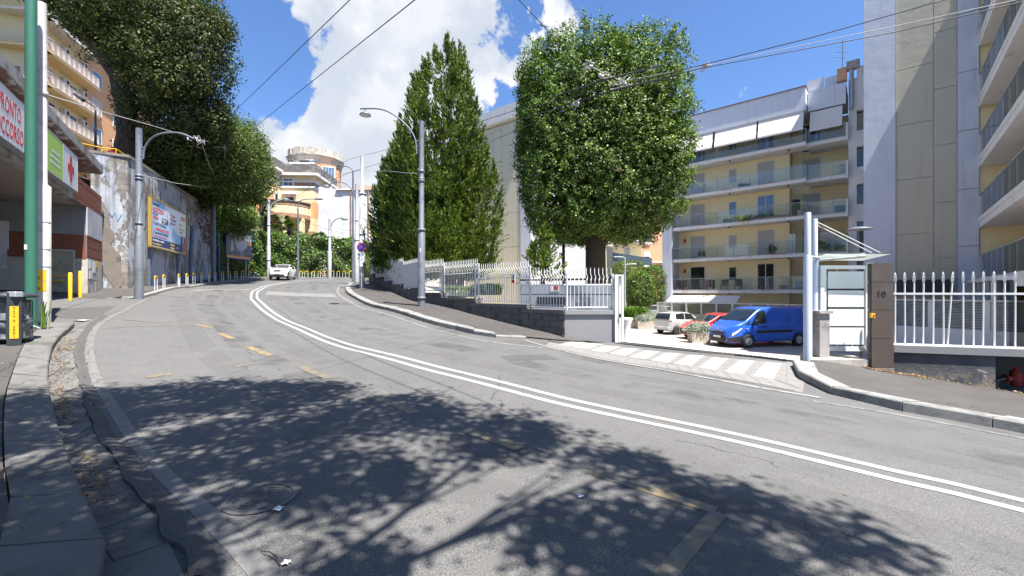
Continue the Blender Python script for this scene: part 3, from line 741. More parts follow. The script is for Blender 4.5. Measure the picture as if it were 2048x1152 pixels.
rw = thing('retaining_wall', (-21.2, 23.2, 1.6), 'tall retaining wall with peeling blue-grey paint behind the two billboards', 'wall')
ZT = EH + 7.35
poly_wall('buttress', [(-22.1, 22.55), (-20.95, 23.35)], ZT - .02, 0.8, 1.2, M['peel'], rw)
poly_wall('wall_face', [(-20.9, 23.38), (-21.55, 25.2), (-24.05, 31.1), (-26.2, 36.4), (-29.3, 43.8)], [ZT, ZT, ZT + .05, ZT + .12, ZT + .45], 0.6, 0.9, M['peel'], rw)
poly_wall('old_stone_wall', [(-29.35, 43.9), (-29.9, 48.0), (-29.3, 54.0), (-27.3, 58.0), (-22.8, 61.2), (-16.0, 63.0), (-4, 66), (8, 72)], [ZT + .1, ZT - .6, ZT - 1.0, ZT - 1.0, ZT - 1.2, ZT - 1.4, ZT - 2, ZT - 2], 1.0, 0.8, M['peeldark'], rw)
mb = MB()   # coping
FA = Frame(-20.9, 23.38, -.65, 1.82, flip=True)
poly_wall('coping', [(-22.15, 22.5), (-20.85, 23.32)], ZT + .13, ZT - .015, 1.3, M['peeldark'], rw)
poly_wall('coping', [(-20.8, 23.35), (-21.5, 25.2), (-24.0, 31.1), (-26.15, 36.4), (-29.25, 43.8)], [ZT + .14, ZT + .14, ZT + .19, ZT + .26, ZT + .59], ZT - .03, 1.0, M['peeldark'], rw)
# fallen-off render patch on the buttress: a shallow slab with a ragged outline
FB = Frame(-22.1, 22.55, 1.15, 0.8)
pts = [(0.25, 6.3), (0.45, 6.5), (0.75, 5.9), (0.65, 5.3), (0.95, 4.8), (0.8, 4.2), (1.2, 3.6), (1.22, 2.0), (1.0, 1.75), (0.6, 2.5), (0.3, 3.2), (0.42, 4.2), (0.15, 5.0)]
mb = MB(); mb.prism([(a, z) for a, z in pts], FB, 0.004, 0.02); obj('bare_patch', mb, M['peeldark'], rw)
# spray scrawl
M['spray'] = mat('spray_blue', (0.18, 0.36, 0.55), 0.7)
mb = MB()
for s in [[(0.3, 5.9), (0.55, 6.0), (0.4, 5.75), (0.6, 5.7)], [(0.65, 5.6), (0.7, 6.0), (0.85, 5.7), (0.95, 5.95)], [(1.0, 5.9), (1.05, 5.5), (1.2, 5.85)]]:
    mb.tube([FB.p(a, 0.022, z) for a, z in s], 0.018, 4)
obj('graffiti', mb, M['spray'], rw)
# terrace behind the wall
hx = np.arange(-120, 6, 3.0); hy = np.arange(10, 150, 3.0); HX, HY = np.meshgrid(hx, hy, indexing='ij')
HZ = ZT - .35 + 0.5 * np.sin(HX * .1) * np.cos(HY * .13) + np.maximum(-HX - 40, 0) * .05 + np.maximum(HY - 75, 0) * .03
V_ = np.stack([HX.ravel(), HY.ravel(), HZ.ravel()], 1); idx = np.arange(HX.size).reshape(HX.shape)
Q_ = np.stack([idx[:-1, :-1].ravel(), idx[1:, :-1].ravel(), idx[1:, 1:].ravel(), idx[:-1, 1:].ravel()], 1)
cc_ = V_[Q_].mean(1)
wallx = np.interp(cc_[:, 1], [0, 23, 25.2, 31.1, 36.4, 43.8, 48, 54, 58, 61.2, 63], [-27, -25.5, -25, -27, -28.5, -32, -33, -33, -31, -26, -20])
keep = (cc_[:, 0] < wallx - .5) | (cc_[:, 1] > 68)
keep &= ~((cc_[:, 1] < 30) & (cc_[:, 0] > -27))
fast_mesh('terrace_ground', V_, Q_[keep], M['earth'], kind='structure')
# ---- hospital wing with canopy
H = Frame(-21.0, 22.0, -.568, .823, flip=True)      # a grows away from the camera, n to the street
if H.n[0] < 0: H = Frame(-21.0, 22.0, -.568, .823)
M['soffit'] = mat('canopy_soffit', (0.30, 0.245, 0.22), 0.9, 0.12, 0.8)
M['soffitp'] = mat('peeling_soffit', (0.20, 0.10, 0.07), 0.95, 0.25, 1.5, (0.50, 0.46, 0.42), 1.8, c2lo=0.55, c2hi=0.62, bump=0.5, bs=6)
M['conc'] = mat('stained_concrete', (0.34, 0.32, 0.30), 0.9, 0.2, 1.2, (0.16, 0.145, 0.13), 1.5, streak=0.35, bump=0.4, bs=9)
M['greywash'] = mat('grey_render', (0.50, 0.50, 0.52), 0.9, 0.1, 0.8, (0.40, 0.40, 0.42), 1.2, streak=0.2)
M['tuff'] = mat('stone_cladding', (0.46, 0.42, 0.37), 0.85, 0.15, 1.2, (0.34, 0.30, 0.27), 2.0, streak=0.25)
hb = thing('hospital_wing', (-19.5, 19.5, 1.3), 'hospital emergency entrance wing with red brick bands and concrete canopies', 'building')
aE = 0.0                       # end against the retaining wall
aC = H.a(173)                  # corner of the lower block
aN = H.a(-260)                 # off to the left
zs = H.z(204, 435); zb0 = H.z(204, 484); zb1 = H.z(204, 524)
def brick_band(parent, fr, a0, a1, n, z0, z1, pitch=0.11, label=None):
    """recessed backing and long proud brick courses"""
    mb = MB(); mb.fbox(fr, a0, a1, n - .25, n - .012, z0, z1); p = obj('brick_backing', mb, M['joint'], parent)
    me = None; k = int((z1 - z0) / pitch); h = (z1 - z0) / k
    for i in range(k):
        mb = MB(); mb.fbox(fr, a0, a1, n - .02, n + rnd.uniform(-.002, .004), z0 + i * h + .008, z0 + (i + 1) * h - .008)
        obj('brick_course', mb, M['brick'], parent)
brick_band(hb, H, aC - 2.6, aE, 0.0, H.z(204, 435) + .0, H.z(204, 394), .10)
mb = MB(); mb.fbox(H, H.a(0), aC - 2.6, -.25, -.02, zs, H.z(204, 394)); obj('spandrel', mb, M['brick'], hb)
mb = MB(); mb.fbox(H, aC, aE, -4, 0.03, zb0, zs - .0); obj('plaster_band', mb, M['greywash'], hb)
brick_band(hb, H, aC, aE, 0.02, zb1, zb0, .085)
mb = MB(); mb.fbox(H, aC + .02, aE, -4, 0.01, 1.2, zb1); obj('stone_base', mb, M['tuff'], hb)
for k in range(4):      # slabs of cladding
    for r_ in range(2):
        mb = MB(); w_ = (aE - aC) / 4; mb.fbox(H, aC + .03 + k * w_, aC + .01 + (k + 1) * w_ - .015, 0.0, 0.03 + rnd.uniform(0, .006), 1.3 + r_ * .95, 1.3 + (r_ + 1) * .95 - .015)
        obj('stone_slab', mb, M['tuff'], hb)
# return wall of the lower block, facing the forecourt
HR = Frame(*H.p(aC, 0, 0)[:2], -H.n[0], -H.n[1])
if HR.n[1] > 0: HR = Frame(*H.p(aC, 0, 0)[:2], -H.n[0], -H.n[1], flip=True)
mb = MB(); mb.fbox(HR, 0, 14, -.3, 0.0, zb0, zs); obj('plaster_band', mb, M['greywash'], hb)
brick_band(hb, HR, 0.03, 14, 0.02, zb1 - .05, zb0, .085)
mb = MB(); mb.fbox(HR, 0.03, 14, -.3, 0.0, .9, zb1 - .05); obj('wall', mb, M['tuff'], hb)
# sheet-metal door with cross braces
a0, a1 = HR.a(98), HR.a(147); a0, a1 = min(a0, a1), max(a0, a1)
zd0, zd1 = HR.z(122, 594), HR.z(122, 502)
M['door'] = mat('rusty_sheet_metal', (0.30, 0.28, 0.22), 0.6, 0.2, 1.5, (0.26, 0.17, 0.08), 2.2, bump=0.1)
mb = MB(); mb.fbox(HR, a0, a1, 0.0, .06, zd0, zd1); dr_ = obj('door', mb, M['door'], hb)
mb = MB()
for (p, q) in (((a0, zd0), (a1, (zd0 + zd1) / 2)), ((a1, zd0), (a0, (zd0 + zd1) / 2)), ((a0, zd1), (a1, (zd0 + zd1) / 2)), ((a1, zd1), (a0, (zd0 + zd1) / 2))):
    mb.tube([HR.p(p[0], .065, p[1]), HR.p(q[0], .065, q[1])], .012, 4)
obj('brace', mb, M['door'], dr_)
mb = MB(); zm = (zd0 + zd1) / 2 - .1
mb.fbox(HR, a0, a1, .06, .10, zm, zm + .05); mb.fbox(HR, a0, a1, .06, .09, zm - .2, zm - .16); obj('crossbar', mb, M['yelpaint'], dr_)
mb = MB(); mb.fbox(HR, a0 - .06, a0, 0, .1, zd0, zd1 + .06); mb.fbox(HR, a1, a1 + .06, 0, .1, zd0, zd1 + .06); mb.fbox(HR, a0, a1, 0, .1, zd1, zd1 + .06); obj('door_frame', mb, M['galv'], hb)
# big canopy soffit and its edge beam under the signs
zsof = zs + .02
mb = MB(); mb.fbox(H, aN, aC + .0, -13, -.26, zsof, zsof + .3); obj('canopy_slab', mb, M['soffit'], hb)
mb = MB(); mb.fbox(H, aN, H.a(146), -.26, .02, zsof - .05, zsof + .22); obj('edge_beam', mb, M['conc'], hb)
mb = MB(); mb.fbox(H, aN, H.a(146), -.26, .04, zsof + .22, EH + 5.5); obj('fascia', mb, M['conc'], hb)
# upper canopy
zu = H.z(204, 350)
mb = MB(); mb.fbox(H, aN, aE + .05, -6.5, .0, zu, zu + .06); obj('upper_soffit', mb, M['soffitp'], hb)
mb = MB(); mb.fbox(H, aN, aE + .07, -6.5, .06, zu + .062, zu + .42); obj('upper_canopy', mb, M['conc'], hb)
mb = MB(); mb.fbox(H, aN, aE, -3.0, -2.7, zsof + .3, zu); obj('back_wall', mb, M['greywash'], hb)
mb = MB(); mb.fbox(H, aE - 1.9, aE, -2.0, -1.8, EH + 3.8, zu); obj('white_end_wall', mb, M['wplaster'], hb)
brick_band(hb, H, aE - 2.2, aE - .0, -.8, zu + .42, zu + 1.55, .11)
for a in np.arange(aN + 1, H.a(100), 4.0):
    mb = MB(); mb.fbox(H, a, a + .45, -8.9, -8.45, .5, zsof); obj('column', mb, M['tuff'], hb)
# glazed dark inner front of the emergency entrance
mb = MB(); mb.fbox(H, aN, aC - .1, -12.6, -12.4, .6, zsof); obj('inner_wall', mb, M['greywash'], hb)
for px0, px1, y0, y1 in ((-5, 17, 442, 498), (-8, 13, 497, 537)):
    mb = MB(); a, b = HR.a(px0, 1.5), HR.a(px1, 1.5); a, b = min(a, b), max(a, b)
    mb.fbox(HR, a, b, 1.46, 1.5, HR.z(8, y1, 1.5), HR.z(8, y0, 1.5)); obj('notice_board', mb, M['greywash'], hb)
# paper notices on the pier
for i, (px0, px1, y0, y1) in enumerate(((178, 183, 520, 537), (186, 191, 523, 545), (179, 185, 541, 557), (192, 194, 522, 534))):
    a, b = sorted((H.a(px0, .04), H.a(px1, .04))); mb = MB(); mb.fbox(H, a, b, .037, .045, H.z(px0, y1, .04), H.z(px0, y0, .04)); obj('paper_notice', mb, M['signw'] if i < 3 else M['yelpaint'], hb)
# ---- text helper (flat print)
def text(s, fr, a, n, z, size, m, parent, name='lettering', sx=1.0, align='LEFT', extr=0.002, bold=0.0):
    cu = bpy.data.curves.new('tmp', 'FONT'); cu.body = s; cu.size = size; cu.extrude = extr; cu.align_x = align; cu.resolution_u = 2
    cu.offset = bold
    to = bpy.data.objects.new('tmp', cu); COL.objects.link(to)
    dg = bpy.context.evaluated_depsgraph_get(); me = bpy.data.meshes.new_from_object(to.evaluated_get(dg))
    bpy.data.objects.remove(to); bpy.data.curves.remove(cu)
    mb = MB(); d = fr.d; rt = Vector((fr.d[0], fr.d[1], 0)); nn_ = Vector((fr.n[0], fr.n[1], 0))
    # reading direction: to the right seen from the front
    sgn = 1 if rt.cross(Vector((0, 0, 1))).dot(nn_) > 0 else -1
    vs = [fr.p(a + sgn * v.co.x * sx, n + v.co.z, z + v.co.y) for v in me.vertices]
    mb.add(vs, [tuple(p.vertices) for p in me.polygons]); bpy.data.meshes.remove(me)
    return obj(name, mb, m, parent)
# signs on the canopy edge
def sign_panel(px0, px1, label, m=M['signw'], th=.22):
    a0, a1 = sorted((H.a(px0, .12), H.a(px1, .12)))
    z0, z1 = EH + 4.02, EH + 5.36
    t = thing('canopy_sign', H.p(a0, 0, z0), label, 'sign')
    mb = MB(); mb.fbox(H, a0 + .01, a1 - .01, .065, .265, z0, z1); obj('sign_box', mb, m, t)
    mb = MB()
    for q in ((a0, a1, z0 - .03, z0), (a0, a1, z1, z1 + .03)): mb.fbox(H, q[0], q[1], .06, .275, q[2], q[3])
    mb.fbox(H, a0 - .005, a0 + .01, .06, .275, z0, z1); mb.fbox(H, a1 - .01, a1 + .005, .06, .275, z0, z1); obj('frame', mb, M['galv'], t)
    return t, a0, a1, z0, z1
M['letred'] = mat('red_lettering', (0.50, 0.025, 0.03), 0.5); M['letblue'] = mat('blue_lettering', (0.08, 0.13, 0.35), 0.5); M['lgreen'] = mat('lime_green', (0.40, 0.62, 0.10), 0.5)
M['pale'] = mat('pale_print', (0.62, 0.66, 0.72), 0.5)
t, a0, a1, z0, z1 = sign_panel(-70, 35.5, 'long white canopy sign with red PRONTO SOCCORSO lettering')
text('PRONTO', H, a1 - .32, .268, z0 + .72, .64, M['letred'], t, sx=.60, align='RIGHT', bold=.006)
text('SOCCORSO', H, a1 - .14, .268, z0 + .12, .64, M['letred'], t, sx=.60, align='RIGHT', bold=.006)
t, a0, a1, z0, z1 = sign_panel(36.5, 71, 'canopy sign with a green hill emblem between the lettering and the grey pole')
mb = MB(); mb.fbox(H, a0 + .02, a1 - .02, .267, .272, z0 + .01, z0 + .16); obj('green_band', mb, M['lgreen'], t)
mb = MB(); ac = a0 + .62; mb.prism([(ac - .45, z0 + .98), (ac - .3, z0 + 1.08), (ac - .1, z0 + 1.14), (ac + .1, z0 + 1.1), (ac + .28, z0 + .95), (ac + .45, z0 + .84), (ac + .1, z0 + .93)], H, .267, .273); obj('emblem', mb, M['lgreen'], t)
text('CENTRO T', H, a0 + .14, .268, z0 + .28, .14, M['letblue'], t, sx=.9)
for i in range(3): text('azienda ospedaliera', H, a0 + .12, .268, z0 + .72 - i * .07, .055, M['letblue'], t)
t, a0, a1, z0, z1 = sign_panel(72, 114.5, 'lime green and white canopy sign with pale stripes next to the red cross')
gx0 = H.a(95, .27)
mb = MB(); mb.fbox(H, gx0, a1 - .02, .266, .270, z0 + .02, z1 - .02); obj('green_field', mb, M['lgreen'], t)
for i, (f0, f1) in enumerate(((.16, .52), (.18, .5), (.28, .5))):
    mb = MB(); L = a1 - gx0; mb.fbox(H, gx0 + L * f0, gx0 + L * (f1 + .3), .271, .274, z0 + .34 + i * .2, z0 + .41 + i * .2); obj('stripe', mb, M['signw'], t)
text('E', H, H.a(89, .27), .268, z0 + .95, .13, M['letblue'], t); text('E', H, H.a(89, .27), .268, z0 + .85, .1, M['letblue'], t); text('a', H, H.a(89, .27), .268, z0 + .42, .13, M['letblue'], t)
t, a0, a1, z0, z1 = sign_panel(115.5, 144.5, 'white canopy sign with a big red cross at the end of the row')
ac = (a0 + a1) / 2; zc = (z0 + z1) / 2; q = .15
mb = MB(); mb.prism([(ac - q, zc - .47), (ac + q, zc - .47), (ac + q, zc - q), (ac + .42, zc - q), (ac + .42, zc + q), (ac + q, zc + q), (ac + q, zc + .47), (ac - q, zc + .47), (ac - q, zc + q), (ac - .42, zc + q), (ac - .42, zc - q), (ac - q, zc - q)], H, .267, .275)
obj('red_cross', mb, M['letred'], t)
# ---- flats above the terrace
def win(fr, parent, a0, a1, z0, z1, n, glass, frame=M['whitem'], fw=.06, dep=.07, mull=0, sill=True):
    mb = MB(); mb.fbox(fr, a0, a1, n - .02, n + dep, z0 - fw, z0); mb.fbox(fr, a0, a1, n - .02, n + dep, z1, z1 + fw)
    mb.fbox(fr, a0 - fw, a0, n - .02, n + dep, z0 - fw, z1 + fw); mb.fbox(fr, a1, a1 + fw, n - .02, n + dep, z0 - fw, z1 + fw)
    for k in range(mull): a = a0 + (a1 - a0) * (k + 1) / (mull + 1); mb.fbox(fr, a - .03, a + .03, n, n + dep * .8, z0, z1)
    w = obj('window', mb, frame, parent)
    mb = MB(); mb.fbox(fr, a0, a1, n + .004, n + dep * .45, z0, z1); obj('pane', mb, glass, w)
    return w
def rect(fr, x0, x1, y0, y1, n=0.0):
    """pixel rectangle on a facade -> a0,a1,z0,z1 (z from its left edge)"""
    a = [fr.a(x0, n), fr.a(x1, n)]; z1 = fr.z(x0, y0, n); z0 = fr.z(x0, y1, n); return min(a), max(a), z0, z1
fb = thing('apartment_block', (-44, 42, 9), 'cream and orange apartment block with striped balcony cloths above the terrace', 'building')
A = Frame(-43.6, 40.0, -.33, .944, flip=True)
if A.n[0] < 0: A = Frame(-43.6, 40.0, -.33, .944)
FLOORZ = [EH + 3.9 + 3.2 * k for k in range(0, 8)]      # balcony slab bottoms: ..., 16.4, 19.66, 22.8
FLOORZ = [EH + 6.9, EH + 10.05, EH + 13.2, EH + 16.4, EH + 19.6, EH + 22.8, EH + 26.0]
aR, aO = A.a(168, -1.4), A.a(312, -1.15)
a00 = A.a(84)
mb = MB(); mb.fbox(A, a00 + 1.4, aR, -12, -1.4, 8.0, EH + 29.0); obj('wall', mb, M['cream'], fb)
mb = MB(); mb.fbox(A, aR, aO, -12, -1.15, 8.0, EH + 29.5); obj('end_wall', mb, M['orange'], fb)
mb = MB(); mb.fbox(A, a00 - 6.2, aO + .3, -12, .3, EH + 29.5, EH + 30.0); obj('roof', mb, M['wplaster'], fb)
M['rail'] = mat('railing', (0.62, 0.60, 0.58), 0.5, 0.1, 4)
M['cloth_w'] = mat('railing_cloth_pale', (0.62, 0.55, 0.46), 0.95, 0.1, 3)
M['cloth_r'] = mat('railing_cloth_brown', (0.26, 0.09, 0.05), 0.95, 0.1, 3)
M['acw'] = mat('air_conditioner', (0.62, 0.60, 0.55), 0.6, 0.05, 3)
# left-hand facade turning the corner
A2 = Frame(*A.p(a00, 0, 0)[:2], -0.985, -.17)
if A2.n[1] > 0: A2 = Frame(*A.p(a00, 0, 0)[:2], -0.985, -.17, flip=True)
mb = MB(); mb.fbox(A2, 1.3, 14, -2.4, -1.4, 8.0, EH + 29.0); obj('wall', mb, M['cream'], fb)
def balcony(fr, parent, a0, a1, z, end0=True, end1=True, depth=1.4, cloth=0, posts=.9):
    mb = MB(); mb.fbox(fr, a0, a1, -depth, 0, z, z + .2); s = obj('balcony_slab', mb, M['cream'], parent)
    mb = MB(); mb.fbox(fr, a0 - .02, a1 + .02, -depth, .03, z + .2, z + .27); obj('slab_edge', mb, M['terra'], s)
    zr0, zr1 = z + .36, z + 1.25
    mb = MB(); mb.fbox(fr, a0, a1, -.06, -.02, zr1, zr1 + .04); mb.fbox(fr, a0, a1, -.05, -.03, zr0 - .04, zr0)
    k = int((a1 - a0) / .13)
    for i in range(k + 1):
        a = a0 + (a1 - a0) * i / k; mb.fbox(fr, a - .008, a + .008, -.05, -.034, z + .27, zr1)
    if end1: mb.fbox(fr, a1 - .04, a1, -depth, -.04, zr1, zr1 + .04)
    if end0: mb.fbox(fr, a0, a0 + .04, -depth, -.04, zr1, zr1 + .04)
    r = obj('railing', mb, M['rail'], s)
    if cloth:
        n = max(4, int((a1 - a0) / .42)); w = (a1 - a0 - .1) / n
        for i in range(n):
            b0 = a0 + .05 + i * w
            mb = MB(); rows = []
            for j in range(7):
                u = j / 6; rows.append([fr.p(b0 + w * u, -.068 - .03 * math.sin(u * math.pi), zz) for zz in (zr0, zr0 + .3, zr0 + .6, zr1 - .02)])
            mb.grid(rows); obj('railing_cloth', mb, M['cloth_w'] if i % 2 else M['cloth_r'], s)
    return s
M['rail'] = M['rail']
for k, z in enumerate(FLOORZ[2:6]):
    z_ = z
    balcony(A, fb, a00 + .05, aR, z_, cloth=1)
    balcony(A2, fb, 0.05, 9, z_, cloth=0 if k % 2 else 1)
mb = MB(); mb.fbox(A, a00, aR + .3, -1.4, .1, FLOORZ[6], FLOORZ[6] + .25); obj('cornice_slab', mb, M['wplaster'], fb)
mb = MB(); mb.fbox(A2, 0, 14, -1.4, .1, FLOORZ[6], FLOORZ[6] + .25); obj('cornice_slab', mb, M['wplaster'], fb)
for z in FLOORZ[1:6]:
    for (f0, f1) in ((.35, .47), (.72, .84)):
        win(A, fb, a00 + (aR - a00) * f0, a00 + (aR - a00) * f1, z + .3, z + 2.5, -1.4, M['window'])
    win(A2, fb, 1.6, 3.0, z + .3, z + 2.5, -1.4, M['window'], mull=1); win(A2, fb, 5.0, 6.4, z + .3, z + 2.5, -1.4, M['shutter'])
    win(A, fb, A.a(184, -1.15), A.a(202, -1.15), z + 1.1, z + 2.7, -1.15, M['shutter'] if int(z) % 2 else M['windowb']); win(A, fb, A.a(226, -1.15), A.a(240, -1.15), z + 1.1, z + 2.6, -1.15, M['window'])
    for (f, dz) in ((.56, 2.0), (.90, 2.1)):
        a = a00 + (aR - a00) * f
        mb = MB(); mb.fbox(A, a, a + .85, -1.38, -1.0, z + dz, z + dz + .6); ac_ = obj('air_conditioner', mb, M['acw'], fb)
        mb = MB(); c0 = A.p(a + .5, -.995, z + dz + .3)
        ring = [A.p(a + .5 + .22 * math.cos(t_ * math.pi / 6), -.985, z + dz + .3 + .22 * math.sin(t_ * math.pi / 6)) for t_ in range(12)]
        mb.add(ring, [tuple(range(12))] ); mb.add(ring, [tuple(range(11, -1, -1))]); obj('fan_grille', mb, M['blackp'], ac_)
# small plants on one balcony
# ---- villa with a turret beyond the bend
V1 = Frame(*W(592, 500, 74)[:2], 1.0, 0.05)
if V1.n[1] > 0: V1 = Frame(*W(592, 500, 74)[:2], 1.0, 0.05, flip=True)
vl = thing('villa', W(592, 540, 74), 'cream and orange striped villa with dark parapet and curved balcony', 'building')
M['vor'] = mat('villa_orange', (0.66, 0.36, 0.16), 0.9, 0.08, 0.5); M['vcr'] = mat('villa_cream', (0.72, 0.58, 0.36), 0.9, 0.07, 0.4); M['vbr'] = mat('villa_brown_band', (0.34, 0.20, 0.12), 0.9, 0.15, 1.0)
def vband(fr, x0, x1, y0, y1, n0, n1, m, name, par):
    a0, a1 = sorted((fr.a(x0, n1), fr.a(x1, n1))); mb = MB(); mb.fbox(fr, a0, a1, n0, n1, fr.z((x0 + x1) / 2, y1, n1), fr.z((x0 + x1) / 2, y0, n1)); return obj(name, mb, m, par)
def villa_block(fr, x0, x1, ytop, n):
    vband(fr, x0, x1, ytop + 142, 560, -10, n, M['vcr'], 'wall', vl)
    vband(fr, x0, x1, ytop + 135, ytop + 142, -10, n + .12, M['vbr'], 'relief_band', vl)
    vband(fr, x0, x1, ytop + 108, ytop + 135, -10, n, M['vcr'], 'wall', vl)
    vband(fr, x0, x1, ytop + 76, ytop + 108, -10, n + .02, M['vor'], 'orange_band', vl)
    vband(fr, x0, x1, ytop + 48, ytop + 76, -10, n, M['vcr'], 'wall', vl)
    vband(fr, x0 - 1, x1 + 1, ytop + 44, ytop + 47.8, -10, n + .18, M['bluepl'], 'moulding', vl)
    vband(fr, x0, x1, ytop + 37, ytop + 44, -10, n + .03, M['vbr'], 'frieze', vl)
    vband(fr, x0 - 1, x1 + 1, ytop + 34, ytop + 37, -10, n + .18, M['bluepl'], 'moulding', vl)
    vband(fr, x0, x1, ytop + 22, ytop + 34, -10, n, M['vcr'], 'wall', vl)
    vband(fr, x0 - 4, x1 + 5, ytop + 17.5, ytop + 22, -10, n + .8, M['wplaster'], 'cornice', vl)
    vband(fr, x0 - 2, x1 + 3, ytop, ytop + 17.5, -10, n + .5, M['darkroof'], 'parapet', vl)
villa_block(V1, 556, 628, 327.5, 0)
V2 = Frame(*W(548, 500, 71.5)[:2], 1.0, 0.05, flip=V1.n != Frame(0, 0, 1.0, .05).n)
villa_block(V2, 470, 546, 313.5, 0)
# right return of the villa
V3 = Frame(*V1.p(V1.a(628), 0, 0)[:2], -.3, .95)
if V3.n[0] < 0: V3 = Frame(*V1.p(V1.a(628), 0, 0)[:2], -.3, .95, flip=True)
zt_ = V1.z(620, 345)
mb = MB(); mb.fbox(V3, .1, 11, -.6, 0.02, 7, zt_); obj('side_wall', mb, M['vcr'], vl)
mb = MB(); mb.fbox(V3, .1, 11, -.9, 0.7, V1.z(620, 349.5), V1.z(620, 345)); obj('cornice', mb, M['wplaster'], vl)
mb = MB(); mb.fbox(V3, .1, 11, -.9, 0.4, V1.z(620, 345), V1.z(620, 327.5)); obj('parapet', mb, M['darkroof'], vl)
mb = MB(); mb.fbox(V3, .3, 11, -.2, 0.06, V1.z(620, 436), V1.z(620, 404)); obj('orange_band', mb, M['vor'], vl)
for (x0, x1, y0, y1, mu) in ((568, 586, 358, 371, 1), (570, 588, 394, 411, 1)):
    win(V1, vl, *rect(V1, x0, x1, y0, y1), 0.05, M['windowb'] if y0 < 380 else M['window'], mull=mu, fw=.22)
win(V2, vl, *rect(V2, 496, 508, 445, 480), 0.05, M['shutter'], fw=.25); win(V2, vl, *rect(V2, 551, 556, 388, 412), 0.02, M['window'], fw=.15)
mb = MB(); a0, a1, z0, z1 = rect(V1, 568, 590, 386, 389, 0); mb.fbox(V1, a0 - .3, a1 + .3, 0, .5, z0, z1); obj('window_hood', mb, M['wplaster'], vl)
# curved balcony
bc = V1.p(V1.a(577), .2, 0); r_ = 3.9; zc0, zc1 = V1.z(575, 433), V1.z(575, 412)
def arc_wall(cx, cy, r, z0, z1, m, name, par, a0=math.pi, a1=2 * math.pi, th=.2, n=16):
    mb = MB()
    for i in range(n):
        t0 = a0 + (a1 - a0) * i / n; t1 = a0 + (a1 - a0) * (i + 1) / n
        q = [(cx + rr * math.cos(t_), cy + rr * math.sin(t_)) for rr, t_ in ((r, t0), (r, t1), (r - th, t1), (r - th, t0))]
        mb.hexa([(*p, z0) for p in q] + [(*p, z1) for p in q])
    return obj(name, mb, m, par)
bw = arc_wall(bc.x, bc.y, r_, V1.z(575, 418), V1.z(575, 411), M['vbr'], 'balcony_band', vl)
arc_wall(bc.x, bc.y, r_ + .15, V1.z(575, 411), V1.z(575, 409), M['darkroof'], 'balcony_coping', vl, th=.5)
arc_wall(bc.x, bc.y, r_ - .05, V1.z(575, 433), V1.z(575, 418), M['cream'], 'balcony_wall', vl)
arc_wall(bc.x, bc.y, r_ + .0, V1.z(575, 441), V1.z(575, 433), M['vbr'], 'balcony_frieze', vl)
mb = MB(); mb.lathe([(0.01, V1.z(575, 442)), (r_ - .1, V1.z(575, 442)), (r_ - .1, V1.z(575, 440)), (0.01, V1.z(575, 440))], (bc.x, bc.y, 0), 24); obj('balcony_floor', mb, M['cream'], vl)
for t_ in (1.1, 1.35, 1.6, 1.85):
    mb = MB(); x_, y_ = bc.x + (r_ - .3) * math.cos(t_ * math.pi), bc.y + (r_ - .3) * math.sin(t_ * math.pi); mb.box(x_ - .35, x_ + .35, y_ - .3, y_ + .3, 7, V1.z(575, 441)); obj('pillar', mb, M['cream'], vl)
# turret
tw = thing('turret', W(632, 440, 88), 'octagonal turret with crenellated parapet and large studio window above the villa', 'tower')
tcx = W(632, 400, 90); Rz = lambda y: EH - (y - YH) * 84.5 / F
def octo(r0, r1, y0, y1, m, name, n=12, rot=.13):
    mb = MB(); mb.lathe([(r0, Rz(y1)), (r1, Rz(y0))], (tcx.x, tcx.y, 0), n, smooth=False)
    o = obj(name, mb, m, tw); return o
M['brickor'] = mat('villa_brick', (0.55, 0.29, 0.16), 0.9, 0.2, 1.5)
M['stonew'] = mat('weathered_stone', (0.46, 0.42, 0.36), 0.9, 0.15, 0.8, (0.30, 0.28, 0.25), 1.0, streak=0.3)
octo(4.9, 4.9, 322, 440, M['brickor'], 'drum'); octo(5.0, 5.2, 314, 322, M['stonew'], 'frieze'); octo(5.2, 5.6, 307, 314, M['stonew'], 'cornice'); octo(5.65, 5.65, 305, 307, M['stonew'], 'cornice_lip')
octo(5.15, 5.15, 292.5, 305, M['stonew'], 'parapet')
for k in range(12):
    a = 2 * math.pi * (k + .5) / 12; mb = MB(); c = Vector((tcx.x + 5.2 * math.cos(a), tcx.y + 5.2 * math.sin(a), 0))
    fr = Frame(c.x, c.y, -math.sin(a), math.cos(a)); fr = fr if fr.n[0] * math.cos(a) + fr.n[1] * math.sin(a) > 0 else Frame(c.x, c.y, -math.sin(a), math.cos(a), flip=True); mb.fbox(fr, -.75, .75, -.2, .06, Rz(305), Rz(291.3)); obj('merlon', mb, M['stonew'], tw)
TF = Frame(*W(656, 400, 85.2)[:2], .9, .43)
if TF.n[1] > 0: TF = Frame(*W(656, 400, 85.2)[:2], .9, .43, flip=True)
vband(TF, 640, 672, 330, 440, -3, 0, M['brickor'], 'studio_wall', tw)
win(TF, tw, *rect(TF, 646, 668, 334, 364), .03, M['windowb'], mull=3, fw=.2)
TG = Frame(*W(612, 400, 83.5)[:2], 1, 0)
if TG.n[1] > 0: TG = Frame(*W(612, 400, 83.5)[:2], 1, 0, flip=True)
for x in (608, 614, 620): win(TG, tw, *rect(TG, x, x + 3.6, 318, 322), -.6, M['windowb'], fw=.08)
vband(TG, 578, 626, 324, 328, -2, .3, M['wplaster'], 'terrace_rail', tw)
